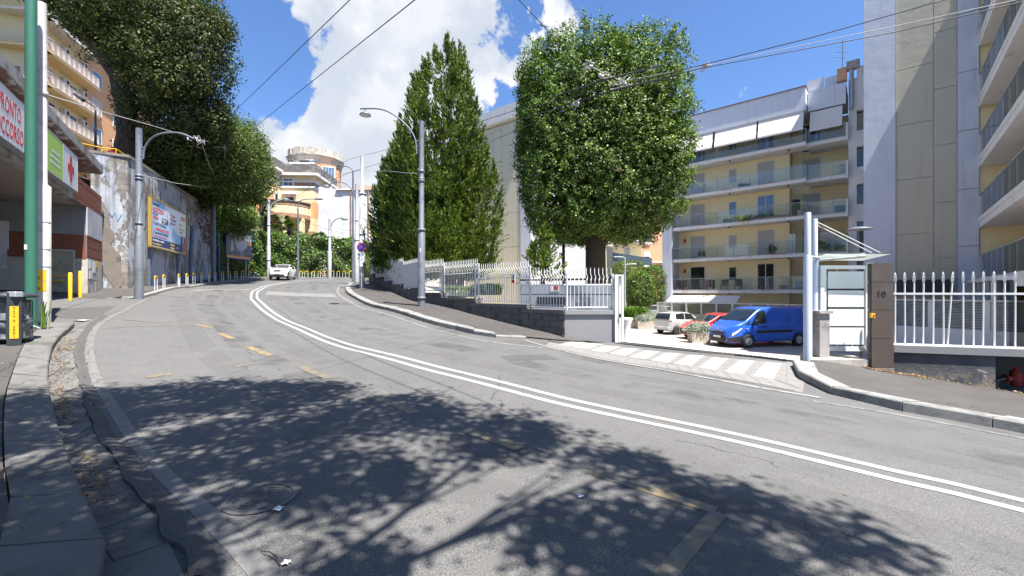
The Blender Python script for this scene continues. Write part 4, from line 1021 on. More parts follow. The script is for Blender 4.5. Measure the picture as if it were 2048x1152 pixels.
# scaffold-wrapped house
M['sheet'] = mat('scaffold_sheet', (0.66, 0.67, 0.69), 0.75, 0.05, 0.5, (0.56, 0.57, 0.60), 0.6, bump=0.5, bs=1.2)
S1 = Frame(*W(690, 500, 68)[:2], 1.0, -.06)
if S1.n[1] > 0: S1 = Frame(*W(690, 500, 68)[:2], 1.0, -.06, flip=True)
sb = thing('wrapped_house', W(690, 530, 68), 'house under renovation wrapped in white scaffold sheeting behind the ivy hedge', 'building')
xs_ = [637, 664, 686, 703, 722, 738, 752]
for i, (x0, x1) in enumerate(zip(xs_, xs_[1:])):
    a0, a1 = sorted((S1.a(x0), S1.a(x1)))
    zt = S1.z(680, (373, 377, 377, 378, 379, 380)[i]); z0 = S1.z(680, 512 if i < 3 else 530)
    mb = MB(); rows = []
    for u in range(9):
        rows.append([S1.p(a0 + (a1 - a0) * u / 8, .02 * math.sin(u * 2.2 + v * 1.3 + i) + .025 * math.sin(v * .9 + i * 2), z0 + (zt - z0) * v / 20) for v in range(21)])
    mb.grid(rows); mb.grid([[p + Vector((0, .12, 0)) for p in r] for r in rows], flip=True); obj('scaffold_sheet', mb, M['sheet'], sb)
mb = MB(); mb.fbox(S1, S1.a(640), S1.a(760), -9, -.5, 6, S1.z(680, 382)); obj('wall', mb, M['greywash'], sb)
for x in (703, 738):
    mb = MB(); mb.tube([S1.p(S1.a(x), .2, S1.z(x, 525)), S1.p(S1.a(x), .2, S1.z(x, 381))], .07, 6); obj('drainpipe', mb, M['vbr'], sb)
M['tiles'] = mat('dark_roof_tiles', (0.20, 0.13, 0.10), 0.9, 0.2, 3)
mb = MB(); zr_ = S1.z(680, 381)
mb.add([S1.p(S1.a(672), .3, zr_), S1.p(S1.a(756), .3, zr_), S1.p(S1.a(756), -9, zr_ + 1.6), S1.p(S1.a(684), -9, zr_ + 2.9), S1.p(S1.a(700), -6, zr_ + 2.4)], [(0, 1, 4), (1, 2, 4), (2, 3, 4), (3, 0, 4)])
obj('roof', mb, M['tiles'], sb)
# ================================================================ right: yellow flats, tall block, block behind the conifers
U1 = (.753, -.658)           # along the fronts, towards the right / nearer
def fr_at(px, D, d=U1):
    p = W(px, 500, D); f = Frame(p.x, p.y, *d)
    if f.n[0] * -p.x + f.n[1] * -p.y < 0: f = Frame(p.x, p.y, *d, flip=True)
    return f
Y = fr_at(1607, 34.6)
yb = thing('yellow_apartment_block', Y.p(-6, 0, YARD), 'yellow apartment block with long glass balconies and awnings behind the blue van', 'building')
yA, yB, yC = Y.a(1345), Y.a(1612), Y.a(1692, -.7)
DEP = -1.7
def corr(fr, x, y, n=0): return fr.z(x, y, n)
slabz = [corr(Y, 1607, y) for y in (580, 506.6, 431, 357, 284)]   # tops of the slab fascias
aStep = Y.a(1579, DEP)
zroof = corr(Y, 1610, 222)
mb = MB(); mb.fbox(Y, yA - .3, aStep, -9, DEP, YARD - .1, zroof); obj('wall', mb, M['yplaster'], yb)
mb = MB(); mb.fbox(Y, aStep, yC + 1.5, -9, DEP - 1.5, YARD - .1, zroof); obj('recessed_wall', mb, M['yplaster'], yb)
# parapet of the roof
mb = MB(); mb.fbox(Y, yA - 2.2, yB, -3, .25, corr(Y, 1610, 222), corr(Y, 1610, 175.5)); mb.fbox(Y, yA - 2.2, yB, -9, -3, zroof, zroof + .3); obj('roof_parapet', mb, M['bluepl'], yb)
mb = MB(); mb.fbox(Y, yA - 2.25, yB + .05, -3.0, .33, corr(Y, 1610, 175.5), corr(Y, 1610, 173.5)); obj('roof_edge', mb, M['tiles'], yb)
mb = MB(); mb.fbox(Y, yB + .05, yC, -3.2, -.55, corr(Y, 1617, 223, -.55), corr(Y, 1617, 182.5, -.55)); obj('roof_parapet', mb, M['bluepl'], yb)
for x0, x1, yt in ((1614, 1648, 163), (1650, 1686, 156)):
    a0, a1 = sorted((Y.a(x0, -1.2), Y.a(x1, -1.2))); mb = MB(); mb.fbox(Y, a0, a1, -1.23, -1.2, corr(Y, x0, 190, -1.2), corr(Y, x0, yt, -1.2)); obj('roof_screen', mb, M['pale'], yb)
M['rust'] = mat('rust_red_edge', (0.45, 0.12, 0.05), 0.8)
for k, z in enumerate(slabz):
    ztop = z; zbot = z - .26
    mb = MB(); mb.fbox(Y, yA, yB, DEP, 0, zbot, ztop); s = obj('balcony_slab', mb, M['wplaster'], yb)
    mb = MB(); mb.fbox(Y, yB, yC, DEP - 1.5, -.55, zbot, ztop); obj('balcony_slab', mb, M['wplaster'], yb)
    mb = MB(); mb.fbox(Y, yC, yC + .14, DEP - 1.5, -.5, zbot - .05, ztop + 1.05); obj('balcony_end', mb, M['wplaster'], yb)
    # rail, posts, panes
    def rails(a0, a1, n, cnt):
        zr0, zr1 = ztop + .06, ztop + 1.08
        mb = MB(); mb.fbox(Y, a0, a1, n - .05, n - .0, zr1, zr1 + .04); mb.fbox(Y, a0, a1, n - .04, n - .01, zr0 - .03, zr0 + .02)
        for i in range(cnt + 1):
            a = a0 + (a1 - a0) * i / cnt; mb.fbox(Y, a - .025, a + .025, n - .09, n - .052, ztop, zr1)
        obj('handrail', mb, M['galv'], s)
        for i in range(cnt):
            b0 = a0 + (a1 - a0) * i / cnt + .03; b1 = a0 + (a1 - a0) * (i + 1) / cnt - .03
            mb = MB(); mb.fbox(Y, b0, b1, n - .03, n - .018, zr0 + .02, zr1 - .005); obj('glass_pane', mb, M['glass'], s)
    rails(yA, yB, -.04, 8); rails(yB + .05, yC, -.6, 3)
    mb = MB(); mb.fbox(Y, yB - .06, yB, -.6, -.05, ztop + .06, ztop + 1.1); obj('glass_pane', mb, M['glass'], s)
    for j in range(3):
        a = yA + (yB - yA) * (.1 + .3 * j + .07 * k % .2); mb = MB(); mb.fbox(Y, a, a + .5 + .3 * j, -.02, .03, ztop - .0, ztop + .035); obj('saucer', mb, M['rust'], s)
    # openings behind
    openz = ztop
    kinds = {0: 'wbw', 1: 'sss', 2: 'sbb', 3: 'sss', 4: 'bbb'}[k]
    for (x0, x1, hh, sil), kd in zip(((1382, 1409, 2.25, 0), (1459, 1472, 2.1, .95), (1516, 1547, 2.3, 0)), kinds):
        a0, a1 = sorted((Y.a(x0, DEP), Y.a(x1, DEP)))
        g = M['shutter'] if kd == 's' else (M['window'] if kd == 'w' or k == 0 else M['windowb'])
        win(Y, yb, a0, a1, openz + sil + .03, openz + hh, DEP, g, mull=1 if x0 == 1516 and kd != 's' else 0, fw=.05, dep=.06)
    a0, a1 = sorted((Y.a(1606, DEP - 1.5), Y.a(1640, DEP - 1.5))); win(Y, yb, a0, a1, openz + .03, openz + 2.25, DEP - 1.5, M['shutter'] if k < 4 else M['window'], fw=.05)
    # wall lamps and drain outlets under the slab
    a = Y.a(1370, DEP); mb = MB(); mb.fbox(Y, a - .09, a + .09, DEP, DEP + .12, openz + 1.75, openz + 2.1); obj('wall_lamp', mb, M['red'], yb)
    for x in (1459, 1577): a = Y.a(x, -.4); mb = MB(); mb.fbox(Y, a - .06, a + .06, -.5, -.38, zbot - .12, zbot - .002); obj('ceiling_lamp', mb, M['blackp'], yb)
# top-floor awnings
def awning(fr, x0, x1, zt, drop, out, n0, par, name='awning'):
    a0, a1 = sorted((fr.a(x0, n0 + out), fr.a(x1, n0 + out)))
    mb = MB(); P = [fr.p(a0, n0, zt), fr.p(a1, n0, zt), fr.p(a1, n0 + out, zt - drop), fr.p(a0, n0 + out, zt - drop)]
    up = Vector((0, 0, .025)); mb.hexa([p - up for p in P] + [p for p in P]); o = obj(name, mb, M['awning'], par)
    mb = MB(); mb.fbox(fr, a0, a1, n0 + out - .03, n0 + out + .02, zt - drop - .14, zt - drop - .02); obj('valance', mb, M['awning'], o)
    mb = MB(); mb.tube([fr.p(a0 + .02, n0 - .3, zt - .1), fr.p(a0 + .02, n0 + out, zt - drop - .05)], .02, 5); mb.tube([fr.p(a1 - .02, n0 - .3, zt - .1), fr.p(a1 - .02, n0 + out, zt - drop - .05)], .02, 5); obj('awning_arm', mb, M['galv'], o)
zaw = corr(Y, 1606, 219, .0)
for x0, x1 in ((1335, 1423), (1428, 1511), (1515, 1606)): awning(Y, x0, x1, zaw, 1.65, .5, .1, yb)
awning(Y, 1619, 1684, corr(Y, 1640, 220, -.4), 1.5, .35, -.5, yb)
# end pilaster on the left, tower strip with slots on the right
mb = MB(); mb.fbox(Y, Y.a(1326), yA - .02, -9, .12, YARD - .1, corr(Y, 1610, 222)); obj('end_pilaster', mb, M['bluepl'], yb)
yD = Y.a(1735, -.9)
zt_ = corr(Y, 1700, 158, -.9)
aS0, aS1 = sorted((Y.a(1713.5, -.9), Y.a(1728, -.9)))
mb = MB(); mb.fbox(Y, yC + .142, aS0, -9, -.9, YARD - .1, zt_); mb.fbox(Y, aS0, aS1 + 4, -9, -1.3, YARD - .1, zt_ + .8); obj('stair_tower', mb, M['wplaster'], yb)
for yy_ in (240, 313, 388, 463, 538):
    zc = corr(Y, 1720, yy_, -.9)
    mb = MB(); mb.fbox(Y, aS0 + .02, aS1 + .5, -1.32, -1.28, zc - .75, zc + .75); obj('stair_window', mb, M['window'], yb)
zl = [YARD - .1] + [v for yy_ in (538, 463, 388, 313, 240) for v in (corr(Y, 1720, yy_, -.9) - .78, corr(Y, 1720, yy_, -.9) + .78)] + [zt_ + .8]
for z0, z1 in zip(zl[::2], zl[1::2]):
    mb = MB(); mb.fbox(Y, aS0, aS1 + 4, -1.29, -.9, z0, z1); obj('spandrel', mb, M['wplaster'], yb)
mb = MB(); mb.tube([Y.p(Y.a(1703, -.7), -.8, corr(Y, 1703, 218, -.8)), Y.p(Y.a(1703, -.7), -.8, corr(Y, 1703, 138, -.8))], .14, 8); obj('flue', mb, M['galv'], yb)
mb = MB(); a = Y.a(1703, -.8); mb.fbox(Y, a - .3, a + .5, -1.2, -.5, corr(Y, 1703, 138, -.8), corr(Y, 1703, 124, -.8)); obj('chimney_cap', mb, M['conc'], yb)
mb = MB(); mb.fbox(Y, a - .9, a - .3, -1.4, -.8, zt_, zt_ + 1.0); obj('chimney', mb, M['terra'], yb)
an = thing('tv_antenna', Y.p(a - .6, -1.5, zt_ + 1), 'thin rooftop television antenna beside the chimney on the yellow block', 'antenna')
mb = MB(); b = Y.p(a - .6, -1.5, zt_ + .9); mb.tube([b, b + Vector((0, 0, 2.6))], .03, 5)
for k in range(4): mb.tube([b + Vector((-.7 + .1 * k, 0, 1.2 + k * .4)), b + Vector((.7 - .1 * k, .2, 1.3 + k * .4))], .018, 4)
obj('mast', mb, M['galv'], an)
# ground floor: awnings, glass screen wall, low wall
GWn = 3.2
GY_ = fr_at(1330, 37.2)
g0, g1 = GY_.a(1314), GY_.a(1640)
mb = MB(); mb.fbox(GY_, g0, g1, -.15, .1, YARD - .1, GY_.z(1330, 626)); obj('low_wall', mb, mat('low_wall_cream', (0.62, 0.48, 0.32), .9, .06), yb)
zg0, zg1 = GY_.z(1330, 626), GY_.z(1330, 606)
mb = MB(); mb.fbox(GY_, g0, g1, -.02, .06, zg1, zg1 + .07)
xp = [1316, 1344, 1373, 1403, 1433, 1465, 1502, 1536, 1573, 1610]
for x in xp: a = GY_.a(x); mb.fbox(GY_, a - .06, a + .06, -.02, .07, zg0, zg1)
obj('screen_frame', mb, M['whitem'], yb)
M['lattice'] = mat('bamboo_blind', (0.22, 0.22, 0.17), 0.8, 0.3, 5)
for x0, x1 in zip(xp, xp[1:]):
    a0, a1 = GY_.a(x0) + .07, GY_.a(x1) - .07; mb = MB(); mb.fbox(GY_, a0, a1, 0, .02, zg0, zg1); obj('screen_pane', mb, M['glass'], yb)
    for k in range(9):
        z = zg0 + .05 + k * (zg1 - zg0 - .1) / 8; mb = MB(); mb.fbox(GY_, a0, a1, -.06, -.04, z - .028, z + .028); obj('slat', mb, M['lattice'], yb)
zz = corr(Y, 1400, 591, .4)
awning(Y, 1333, 1398, zz, .55, 1.3, .0, yb); awning(Y, 1399, 1473, zz, .55, 1.3, .0, yb)
# balcony clutter
def put(label, cat, name, loc, group=None): return thing(name, loc, label, cat, group)
zb = slabz[0]
cols = [(0.03, 0.035, 0.06), (0.02, 0.02, 0.025), (0.28, 0.04, 0.05), (0.06, 0.07, 0.09), (0.4, 0.36, 0.33), (0.45, 0.30, 0.42), (0.5, 0.25, 0.28), (0.16, 0.015, 0.06)]
for di, (x0, x1) in enumerate(((1354, 1382), (1400, 1432))):
    a0, a1 = Y.a(x0, -.6), Y.a(x1, -.6)
    t = thing('drying_rack', Y.p((a0 + a1) / 2, -.6, zb), ('left drying rack hung with dark laundry on the lowest glass balcony', 'right drying rack hung with pink and purple laundry on the lowest glass balcony')[di], 'drying rack')
    mb = MB()
    for n in (-.75, -.35):
        mb.tube([Y.p(a0 + .3, n, zb), Y.p(a1 - .3, n, zb + .95)], .015, 5); mb.tube([Y.p(a1 - .3, n, zb), Y.p(a0 + .3, n, zb + .95)], .015, 5)
    for j in range(4): mb.tube([Y.p(a0, -.75 + j * .13, zb + .95), Y.p(a1, -.75 + j * .13, zb + .95)], .008, 4)
    obj('frame', mb, M['whitem'], t)
    for j in range(5):
        c = cols[(di * 4 + j) % 8]; L = a1 - a0; b0 = a0 + L * (j / 5 + .02); b1 = b0 + L * .17
        rows = [[Y.p(b0 + (b1 - b0) * u / 4, -.32 + .03 * math.sin(u * 2 + v), zb + .97 - v * (.17 + .04 * (j % 3))) for v in range(5)] for u in range(5)]
        mb = MB(); mb.grid(rows); m_ = mat('laundry', c, .95, .1, 4)
        lo = thing('laundry_item', Y.p(b0, -.32, zb + .9), '%s garment hanging %s on the %s drying rack' % (['navy', 'black', 'red', 'slate', 'beige', 'lilac', 'pink', 'maroon'][(di * 4 + j) % 8], ['at the left end', 'second from left', 'in the middle', 'second from right', 'at the right end'][j], ['left', 'right'][di]), 'laundry')
        obj('cloth', mb, m_, lo)
for i, x in enumerate((1441, 1468)):
    a = Y.a(x, -.9); t = thing('garden_chair', Y.p(a, -.9, zb), ('left', 'right')[i] + ' grey garden chair on the lowest glass balcony', 'chair')
    mb = MB(); mb.fbox(Y, a, a + .6, -1.2, -.6, zb + .38, zb + .45); obj('seat', mb, M['darkmetal'], t)
    mb = MB(); mb.fbox(Y, a, a + .6, -1.25, -1.2, zb + .4, zb + 1.0); obj('backrest', mb, M['darkmetal'], t)
    for s in (0.02, .53):
        for n in (-1.2, -.66):
            mb = MB(); mb.fbox(Y, a + s, a + s + .05, n, n + .05, zb, zb + .6); obj('leg', mb, M['darkmetal'], t)
def pot(fr, x, n, z, h, r, label, kind=0):
    a = fr.a(x, n); c = fr.p(a, n, z); t = thing('potted_plant', c, label, 'plant')
    mb = MB(); mb.lathe([(r * .7, z), (r, z + .3)], (c.x, c.y, 0), 10); obj('pot', mb, M['whitem'], t)
    return t, c
# ---------------------------------------------------------------- tall block on the right
R = fr_at(1829, 22.9)
rb = thing('tall_apartment_block', R.p(0, 0, YARD), 'tall block with blue-grey and beige end wall and shaded glass balconies beyond the spiked fence', 'building')
rTop = EH + 24
def panel_col(fr, x0, x1, xg, ys, m, par, name, zbase, ztop, n=0.0, joint=.035):
    """column of big wall panels with recessed joints; ys = joint rows measured at column xg"""
    a0, a1 = sorted((fr.a(x0, n), fr.a(x1, n)))
    zz = [zbase] + sorted(fr.z(xg, y, n) for y in ys) + [ztop]
    for z0, z1 in zip(zz, zz[1:]):
        mb = MB(); mb.fbox(fr, a0 + joint / 2, a1 - joint / 2, n - .25, n, z0 + joint / 2, z1 - joint / 2); obj(name, mb, m, par)
mb = MB(); mb.fbox(R, R.a(1727), R.a(1960), -12, -.04, YARD - .1, rTop); obj('wall', mb, M['conc2'] if 'conc2' in M else M['greywash'], rb)
mb = MB(); mb.fbox(R, R.a(1727.5), R.a(1791), -.3, .06, YARD - .1, rTop); obj('corner_strip', mb, M['bluepl'], rb)
yo = lambda v: v / 2.058
panel_col(R, 1791.5, 1867, 1829, [yo(32), yo(275), yo(507), yo(735), yo(962)], M['beigepl'], rb, 'wall_panel', YARD - .1, rTop)
panel_col(R, 1867, 1914, 1890, [yo(-120), yo(124), yo(360), yo(594), yo(832), yo(1061)], M['beigepl'], rb, 'wall_panel', YARD - .1, rTop)
panel_col(R, 1914.5, 1959, 1936, [yo(50), yo(292), yo(535), yo(777), yo(1013)], M['bluepl'], rb, 'wall_panel', YARD - .1, rTop, .03)
# balcony wing coming towards the camera
Cc = R.p(R.a(1959), 0, 0)
RW = Frame(Cc.x, Cc.y, -.658, -.753)
if RW.n[0] > 0: RW = Frame(Cc.x, Cc.y, -.658, -.753, flip=True)
wtop = EH + 15.3
mb = MB(); mb.fbox(R, R.a(1960.5), R.a(1960.5) + 4, -.3, -.1, YARD - .1, rTop); obj('recess_wall', mb, M['yplaster'], rb)
mb = MB(); mb.fbox(RW, -.2, 10.5, -10, -1.8, YARD - .1, wtop + .5); obj('wing_wall', mb, M['yplaster'], rb)
mb = MB(); mb.fbox(RW, -.2, 10.8, -10, .1, wtop, wtop + .5); obj('wing_roof', mb, M['wplaster'], rb)
for k in range(-1, 5):
    zbt = EH + (YH - (99.6 + 119.1 * (3 - k))) * 21.7 / F
    zsl = zbt + .50
    mb = MB(); mb.fbox(RW, .06, 10.5, -1.8, 0.0, zbt, zbt + .3); s = obj('balcony_slab', mb, M['wplaster'], rb)
    mb = MB(); mb.fbox(RW, .06, 10.52, -.1, .03, zbt + .3, zsl); obj('slab_kerb', mb, M['terra'] if k % 2 == 5 else M['wplaster'], s)
    mb = MB(); mb.fbox(RW, .0, .06, -1.8, .05, zbt - .02, zsl + 1.05); obj('balcony_end', mb, M['wplaster'], rb)
    mb = MB(); mb.fbox(RW, .1, 10.5, -.06, -.01, zsl + 1.1, zsl + 1.14)
    for i in range(9): a = .1 + i * 1.29; mb.fbox(RW, a - .02, a + .02, -.09, -.055, zsl - .1, zsl + 1.1)
    obj('handrail', mb, M['galv'], s)
    for i in range(8):
        a = .1 + i * 1.29; mb = MB(); mb.fbox(RW, a + .02, a + 1.27, -.04, -.025, zsl + .02, zsl + 1.09); obj('glass_pane', mb, M['glass'], s)
    for a in (4.5, 8): mb = MB(); mb.fbox(RW, a, a + .3, -1.2, -.9, zbt - .1, zbt - .002); obj('ceiling_lamp', mb, M['blackp'], s)
    for a in (3.0, 7.5): win(RW, rb, a, a + 1.6, zsl + .02, zsl + 2.2, -1.8, M['shutter'] if k % 2 else M['window'])
# yard wall with frosted screens in front of the tall block
P1, P2 = W(1780, 600, 19.5), W(2060, 600, 15.6)
YS = Frame(P1.x, P1.y, P2.x - P1.x, P2.y - P1.y)
if YS.n[1] > 0: YS = Frame(P1.x, P1.y, P2.x - P1.x, P2.y - P1.y, flip=True)
L = math.hypot(P2.x - P1.x, P2.y - P1.y)
sw = thing('screen_wall', P1, 'low white wall with frosted glass screens behind the right spiked fence', 'wall')
mb = MB(); mb.fbox(YS, -1, L + 3, -.2, 0.05, YARD - .1, YS.z(1830, 653)); obj('low_wall', mb, M['wplaster'], sw)
z0, z1 = YS.z(1830, 653), YS.z(1830, 601)
M['frost'] = mat('frosted_glass', (0.20, 0.26, 0.28), 0.25, 0.1, 2, (0.13, 0.17, 0.19), 4)
xs2 = [1770, 1861, 1975, 2080]
for x0, x1 in zip(xs2, xs2[1:]):
    a0, a1 = YS.a(x0) + .09, YS.a(x1) - .09; mb = MB(); mb.fbox(YS, a0, a1, -.09, -.05, z0, z1); obj('screen_pane', mb, M['frost'], sw)
    for k in range(11):
        mb = MB(); z = z0 + .06 + (z1 - z0 - .1) * k / 10.5; rows = [[YS.p(a0 + (a1 - a0) * u / 8, -.045, z + .012 * math.sin(u * 1.7 + k) + h) for h in (0, .022)] for u in range(9)]
        mb.grid(rows); obj('slat', mb, M['darkmetal'], sw)
for x in xs2[:]: mb = MB(); a = YS.a(x); mb.fbox(YS, a - .08, a + .08, -.1, .02, z0, z1); obj('post', mb, M['whitem'], sw)
mb = MB(); mb.fbox(YS, -1, L + 3, -.12, .04, z1, z1 + .05); obj('top_rail', mb, M['whitem'], sw)
# ground-floor conservatory, dark band
mb = MB(); mb.fbox(R, R.a(1735), R.a(1900), .0, .5, R.z(1829, 585), R.z(1829, 560)); obj('dark_band', mb, M['darkmetal'], rb)
mb = MB()
zc0, zc1 = RW.z(2020, 600, .5), RW.z(2020, 553, .5)
mb.fbox(RW, .2, 8, -.5, .45, zc1 - .05, zc1 + .1)
for a in np.arange(.3, 8, 1.6): mb.fbox(RW, a, a + .12, .3, .44, YARD, zc1 - .05)
obj('veranda_frame', mb, M['whitem'], rb)
mb = MB(); mb.fbox(RW, .4, 8, -.02, .02, YARD, zc1 - .06); obj('veranda_glass', mb, M['window'], rb)
# ---------------------------------------------------------------- block behind the conifers
B = fr_at(1018, 38.5)
bb = thing('beige_apartment_block', B.p(-3, 0, YARD), 'pale beige block with panel joints behind the conifers and the clipped tree', 'building')
bt = B.z(1018, 241)
mb = MB(); mb.fbox(B, B.a(930), B.a(1062), -10, -.04, YARD, bt); obj('wall', mb, M['greywash'], bb)
panel_col(B, 968, 986, 977, [270, 330, 400, 468], M['creampl'], bb, 'wall_panel', YARD, bt)
panel_col(B, 940, 968, 955, [270, 330, 400, 468], M['creampl'], bb, 'wall_panel', YARD, bt)
panel_col(B, 986, 1004, 995, [262, 333, 401, 468], M['creampl'], bb, 'wall_panel', YARD, bt)
panel_col(B, 1004, 1040, 1018, [290, 359, 427, 494], M['creampl'], bb, 'wall_panel', YARD, bt)
panel_col(B, 1040.5, 1062, 1050, [452, 380, 310], M['bluepl'], bb, 'wall_panel', YARD, bt, .05)
mb = MB(); mb.fbox(B, B.a(925), B.a(1064), -10, .4, bt, B.z(1018, 213)); obj('roof_parapet', mb, M['wplaster'], bb)
Cb = B.p(B.a(1062), 0, 0)
BWf = Frame(Cb.x, Cb.y, .65, .76)
if BWf.n[0] < 0: BWf = Frame(Cb.x, Cb.y, .65, .76, flip=True)
mb = MB(); mb.fbox(BWf, .1, 26, -8, -1.6, YARD, bt); obj('wing_wall', mb, M['yplaster'], bb)
for k in range(6):
    z = YARD + 3.1 + 3.05 * k
    mb = MB(); mb.fbox(BWf, .2, 12, -1.6, 0, z - .25, z); s = obj('balcony_slab', mb, M['wplaster'], bb)
    mb = MB(); mb.fbox(BWf, .2, 12, -.04, -.02, z, z + 1.0); obj('glass_pane', mb, M['glass'], s)
    mb = MB(); mb.fbox(BWf, 14.5, 26, -1.6, 0, z - .25, z); s = obj('balcony_slab', mb, M['wplaster'], bb)
    mb = MB(); mb.fbox(BWf, 14.5, 26, -.04, -.02, z, z + 1.0); obj('glass_pane', mb, M['glass'], s)
    for a in (2.5, 7, 16.5, 21): win(BWf, bb, a, a + 1.4, z + .02, z + 2.2, -1.6, M['shutter'] if k % 2 else M['windowb'])
mb = MB(); mb.fbox(BWf, 12.05, 14.4, -8, .2, YARD, bt); obj('stair_tower', mb, M['creampl'], bb)
# far orange flats seen under the clipped tree
O1 = Frame(*W(1257, 500, 72)[:2], 1, -.03)
if O1.n[1] > 0: O1 = Frame(*W(1257, 500, 72)[:2], 1, -.03, flip=True)
ob = thing('orange_apartment_block', W(1257, 600, 72), 'distant peach-orange apartment block with white shutters beyond the clipped hedges', 'building')
mb = MB(); mb.fbox(O1, 0, 22, -12, 0, YARD, EH + 16); obj('wall', mb, M['terra'], ob)
O2 = Frame(*O1.p(0, 0, 0)[:2], -.5, .87)
if O2.n[0] > 0: O2 = Frame(*O1.p(0, 0, 0)[:2], -.5, .87, flip=True)
mb = MB(); mb.fbox(O2, 0, 26, -8, -.02, YARD, EH + 16); obj('side_wall', mb, M['orange'], ob)
for k in range(7):
    z = EH - 1.2 + 3.2 * k
    for a in (2.6, 8.0, 13.5):
        w = win(O1, ob, a, a + .9, z, z + 1.3, 0, M['window'], fw=.12)
        mb = MB(); mb.fbox(O1, a, a + .9, .05, .12, z + .8, z + 1.6); obj('shutter', mb, M['whitem'], w)
        mb = MB(); mb.fbox(O1, a - .15, a + 1.05, .0, .25, z - .3, z - .15); obj('window_sill', mb, M['conc'], ob)
    for a in (3, 8.5, 14, 20): win(O2, ob, a, a + 1.0, z, z + 1.7, 0, M['window'], fw=.18)
mb = MB(); mb.fbox(O1, -.1, .55, .0, .08, YARD, EH + 16); obj('quoin', mb, M['wplaster'], ob)
mb = MB(); mb.fbox(O1, 5.6, 6.1, .0, .06, YARD, EH + 16); obj('pilaster', mb, M['pale'], ob)
for z in (EH + 5.0, EH - 2.2): mb = MB(); mb.fbox(O1, .56, 22, .0, .1, z, z + .12); obj('string_course', mb, M['pale'], ob)
# pale block with green-edged balconies between trunk and orange flats
G1 = Frame(*W(1196, 500, 55)[:2], .9, -.3)
if G1.n[1] > 0: G1 = Frame(*W(1196, 500, 55)[:2], .9, -.3, flip=True)
gb = thing('pale_apartment_block', W(1200, 600, 55), 'pale apartment block with green-edged balconies just right of the thick trunk', 'building')
mb = MB(); mb.fbox(G1, -3.5, 1.1, -8, 0, YARD, EH + 14); obj('wall', mb, M['pale'], gb)
M['gedge'] = mat('green_edge', (0.12, 0.34, 0.26), 0.8)
for k in range(6):
    z = EH - .8 + 3.1 * k; mb = MB(); mb.fbox(G1, -3, 1.7, 0, 1.1, z, z + .2); s = obj('balcony_slab', mb, M['gedge'], gb)
    mb = MB(); mb.fbox(G1, -3, 1.7, 1.05, 1.1, z + .2, z + 1.1); obj('balcony_rail', mb, M['glass'], s); win(G1, gb, -.6, .4, z + .3, z + 2.2, 0, M['window'])
# ================================================================ plinth walls and spiked fences
M['plinth'] = mat('dark_plinth', (0.115, 0.11, 0.105), 0.9, 0.18, 1.4, (0.075, 0.07, 0.068), 2.0, bump=0.35, bs=12, streak=0.2)
M['plinthl'] = mat('plinth_grey_render', (0.22, 0.22, 0.225), 0.9, 0.1, 1.0, (0.30, 0.29, 0.28), 3.0, c2lo=0.62, c2hi=0.74, bump=0.2, bs=10)
def peeling_dark():
    m, t, b, out = new_mat('peeling_dark_wall'); P = pos(t); z = t.n('ShaderNodeSeparateXYZ', {0: P}).outputs[2]
    n = t.noise(P, 2.1, 9, 0.6, 0.4); f = t.smooth(n, 0.645, 0.66)
    low = t.math('MULTIPLY', t.smooth(t.noise(P, 3.5, 8, 0.6), 0.42, 0.5), t.smooth(z, 0.08, -0.35))
    c = t.mix(t.smooth(t.noise(P, 1.4, 6, .6), .4, .6), (0.058, 0.06, 0.068), (0.088, 0.088, 0.092)); c = t.mix(f, c, (0.36, 0.34, 0.31)); c = t.mix(low, c, (0.25, 0.21, 0.16))
    lnk(t, c, b.inputs['Base Color']); b.inputs['Roughness'].default_value = .9
    bn = t.n('ShaderNodeBump', {'Strength': 0.6, 'Distance': 0.02, 'Height': t.math('SUBTRACT', t.noise(P, 16, 5, .6), f)}); lnk(t, bn.outputs[0], b.inputs['Normal']); return m
M['peeldk'] = peeling_dark()
WP = [Vector((3.24, 13.60, 0)), Vector((1.66, 13.52, 0)), Vector((-1.55, 16.9, 0)), Vector((-4.45, 20.6, 0)), Vector((-10.0, 31.0, 0)), Vector((-12.9, 38.0, 0)), Vector((-14.2, 46, 0))]
def wall_pt(px):
    rx = (px - 1024) / F
    for a, b in zip(WP, WP[1:]):
        den = (b.x - a.x) - rx * (b.y - a.y); t = (rx * a.y - a.x) / den if abs(den) > 1e-9 else -1
        if -0.0005 <= t <= 1.0005: return a.lerp(b, t)
    return WP[-1] if px < 760 else WP[0]
def wall_path(px0, px1):
    a, b = wall_pt(px0), wall_pt(px1); mid = [p for p in WP if (p.y - a.y) * (p.y - b.y) < 0 and min(a.x, b.x) - .01 < p.x < max(a.x, b.x) + .01]
    if px0 > 1130 > px1 and WP[1] not in mid: mid = [WP[1]] + [m for m in mid if m is not WP[1]]
    return [a] + sorted(mid, key=lambda p: -p.x) + [b]
def seg_wall(mb, a, b, z0a, z0b, z1, th0, th1):
    d = (b - a).normalized(); n = Vector((-d.y, d.x, 0))       # n to the street when going away (leftwards)
    f = -1 if n.y > 0 else 1
    n = n * (1 if n.dot(Vector((-a.x, -a.y, 0))) > 0 else -1)
    P = [a + n * th1, b + n * th1, b - n * th0, a - n * th0]
    mb.hexa([(P[0].x, P[0].y, z0a), (P[1].x, P[1].y, z0b), (P[2].x, P[2].y, z0b), (P[3].x, P[3].y, z0a)] + [(p.x, p.y, z1) for p in P]); return n
fl_t = thing('left_fence_wall', (1.6, 13.6, .1), 'stepped dark stone plinth with white spiked railings climbing beside the conifers', 'fence')
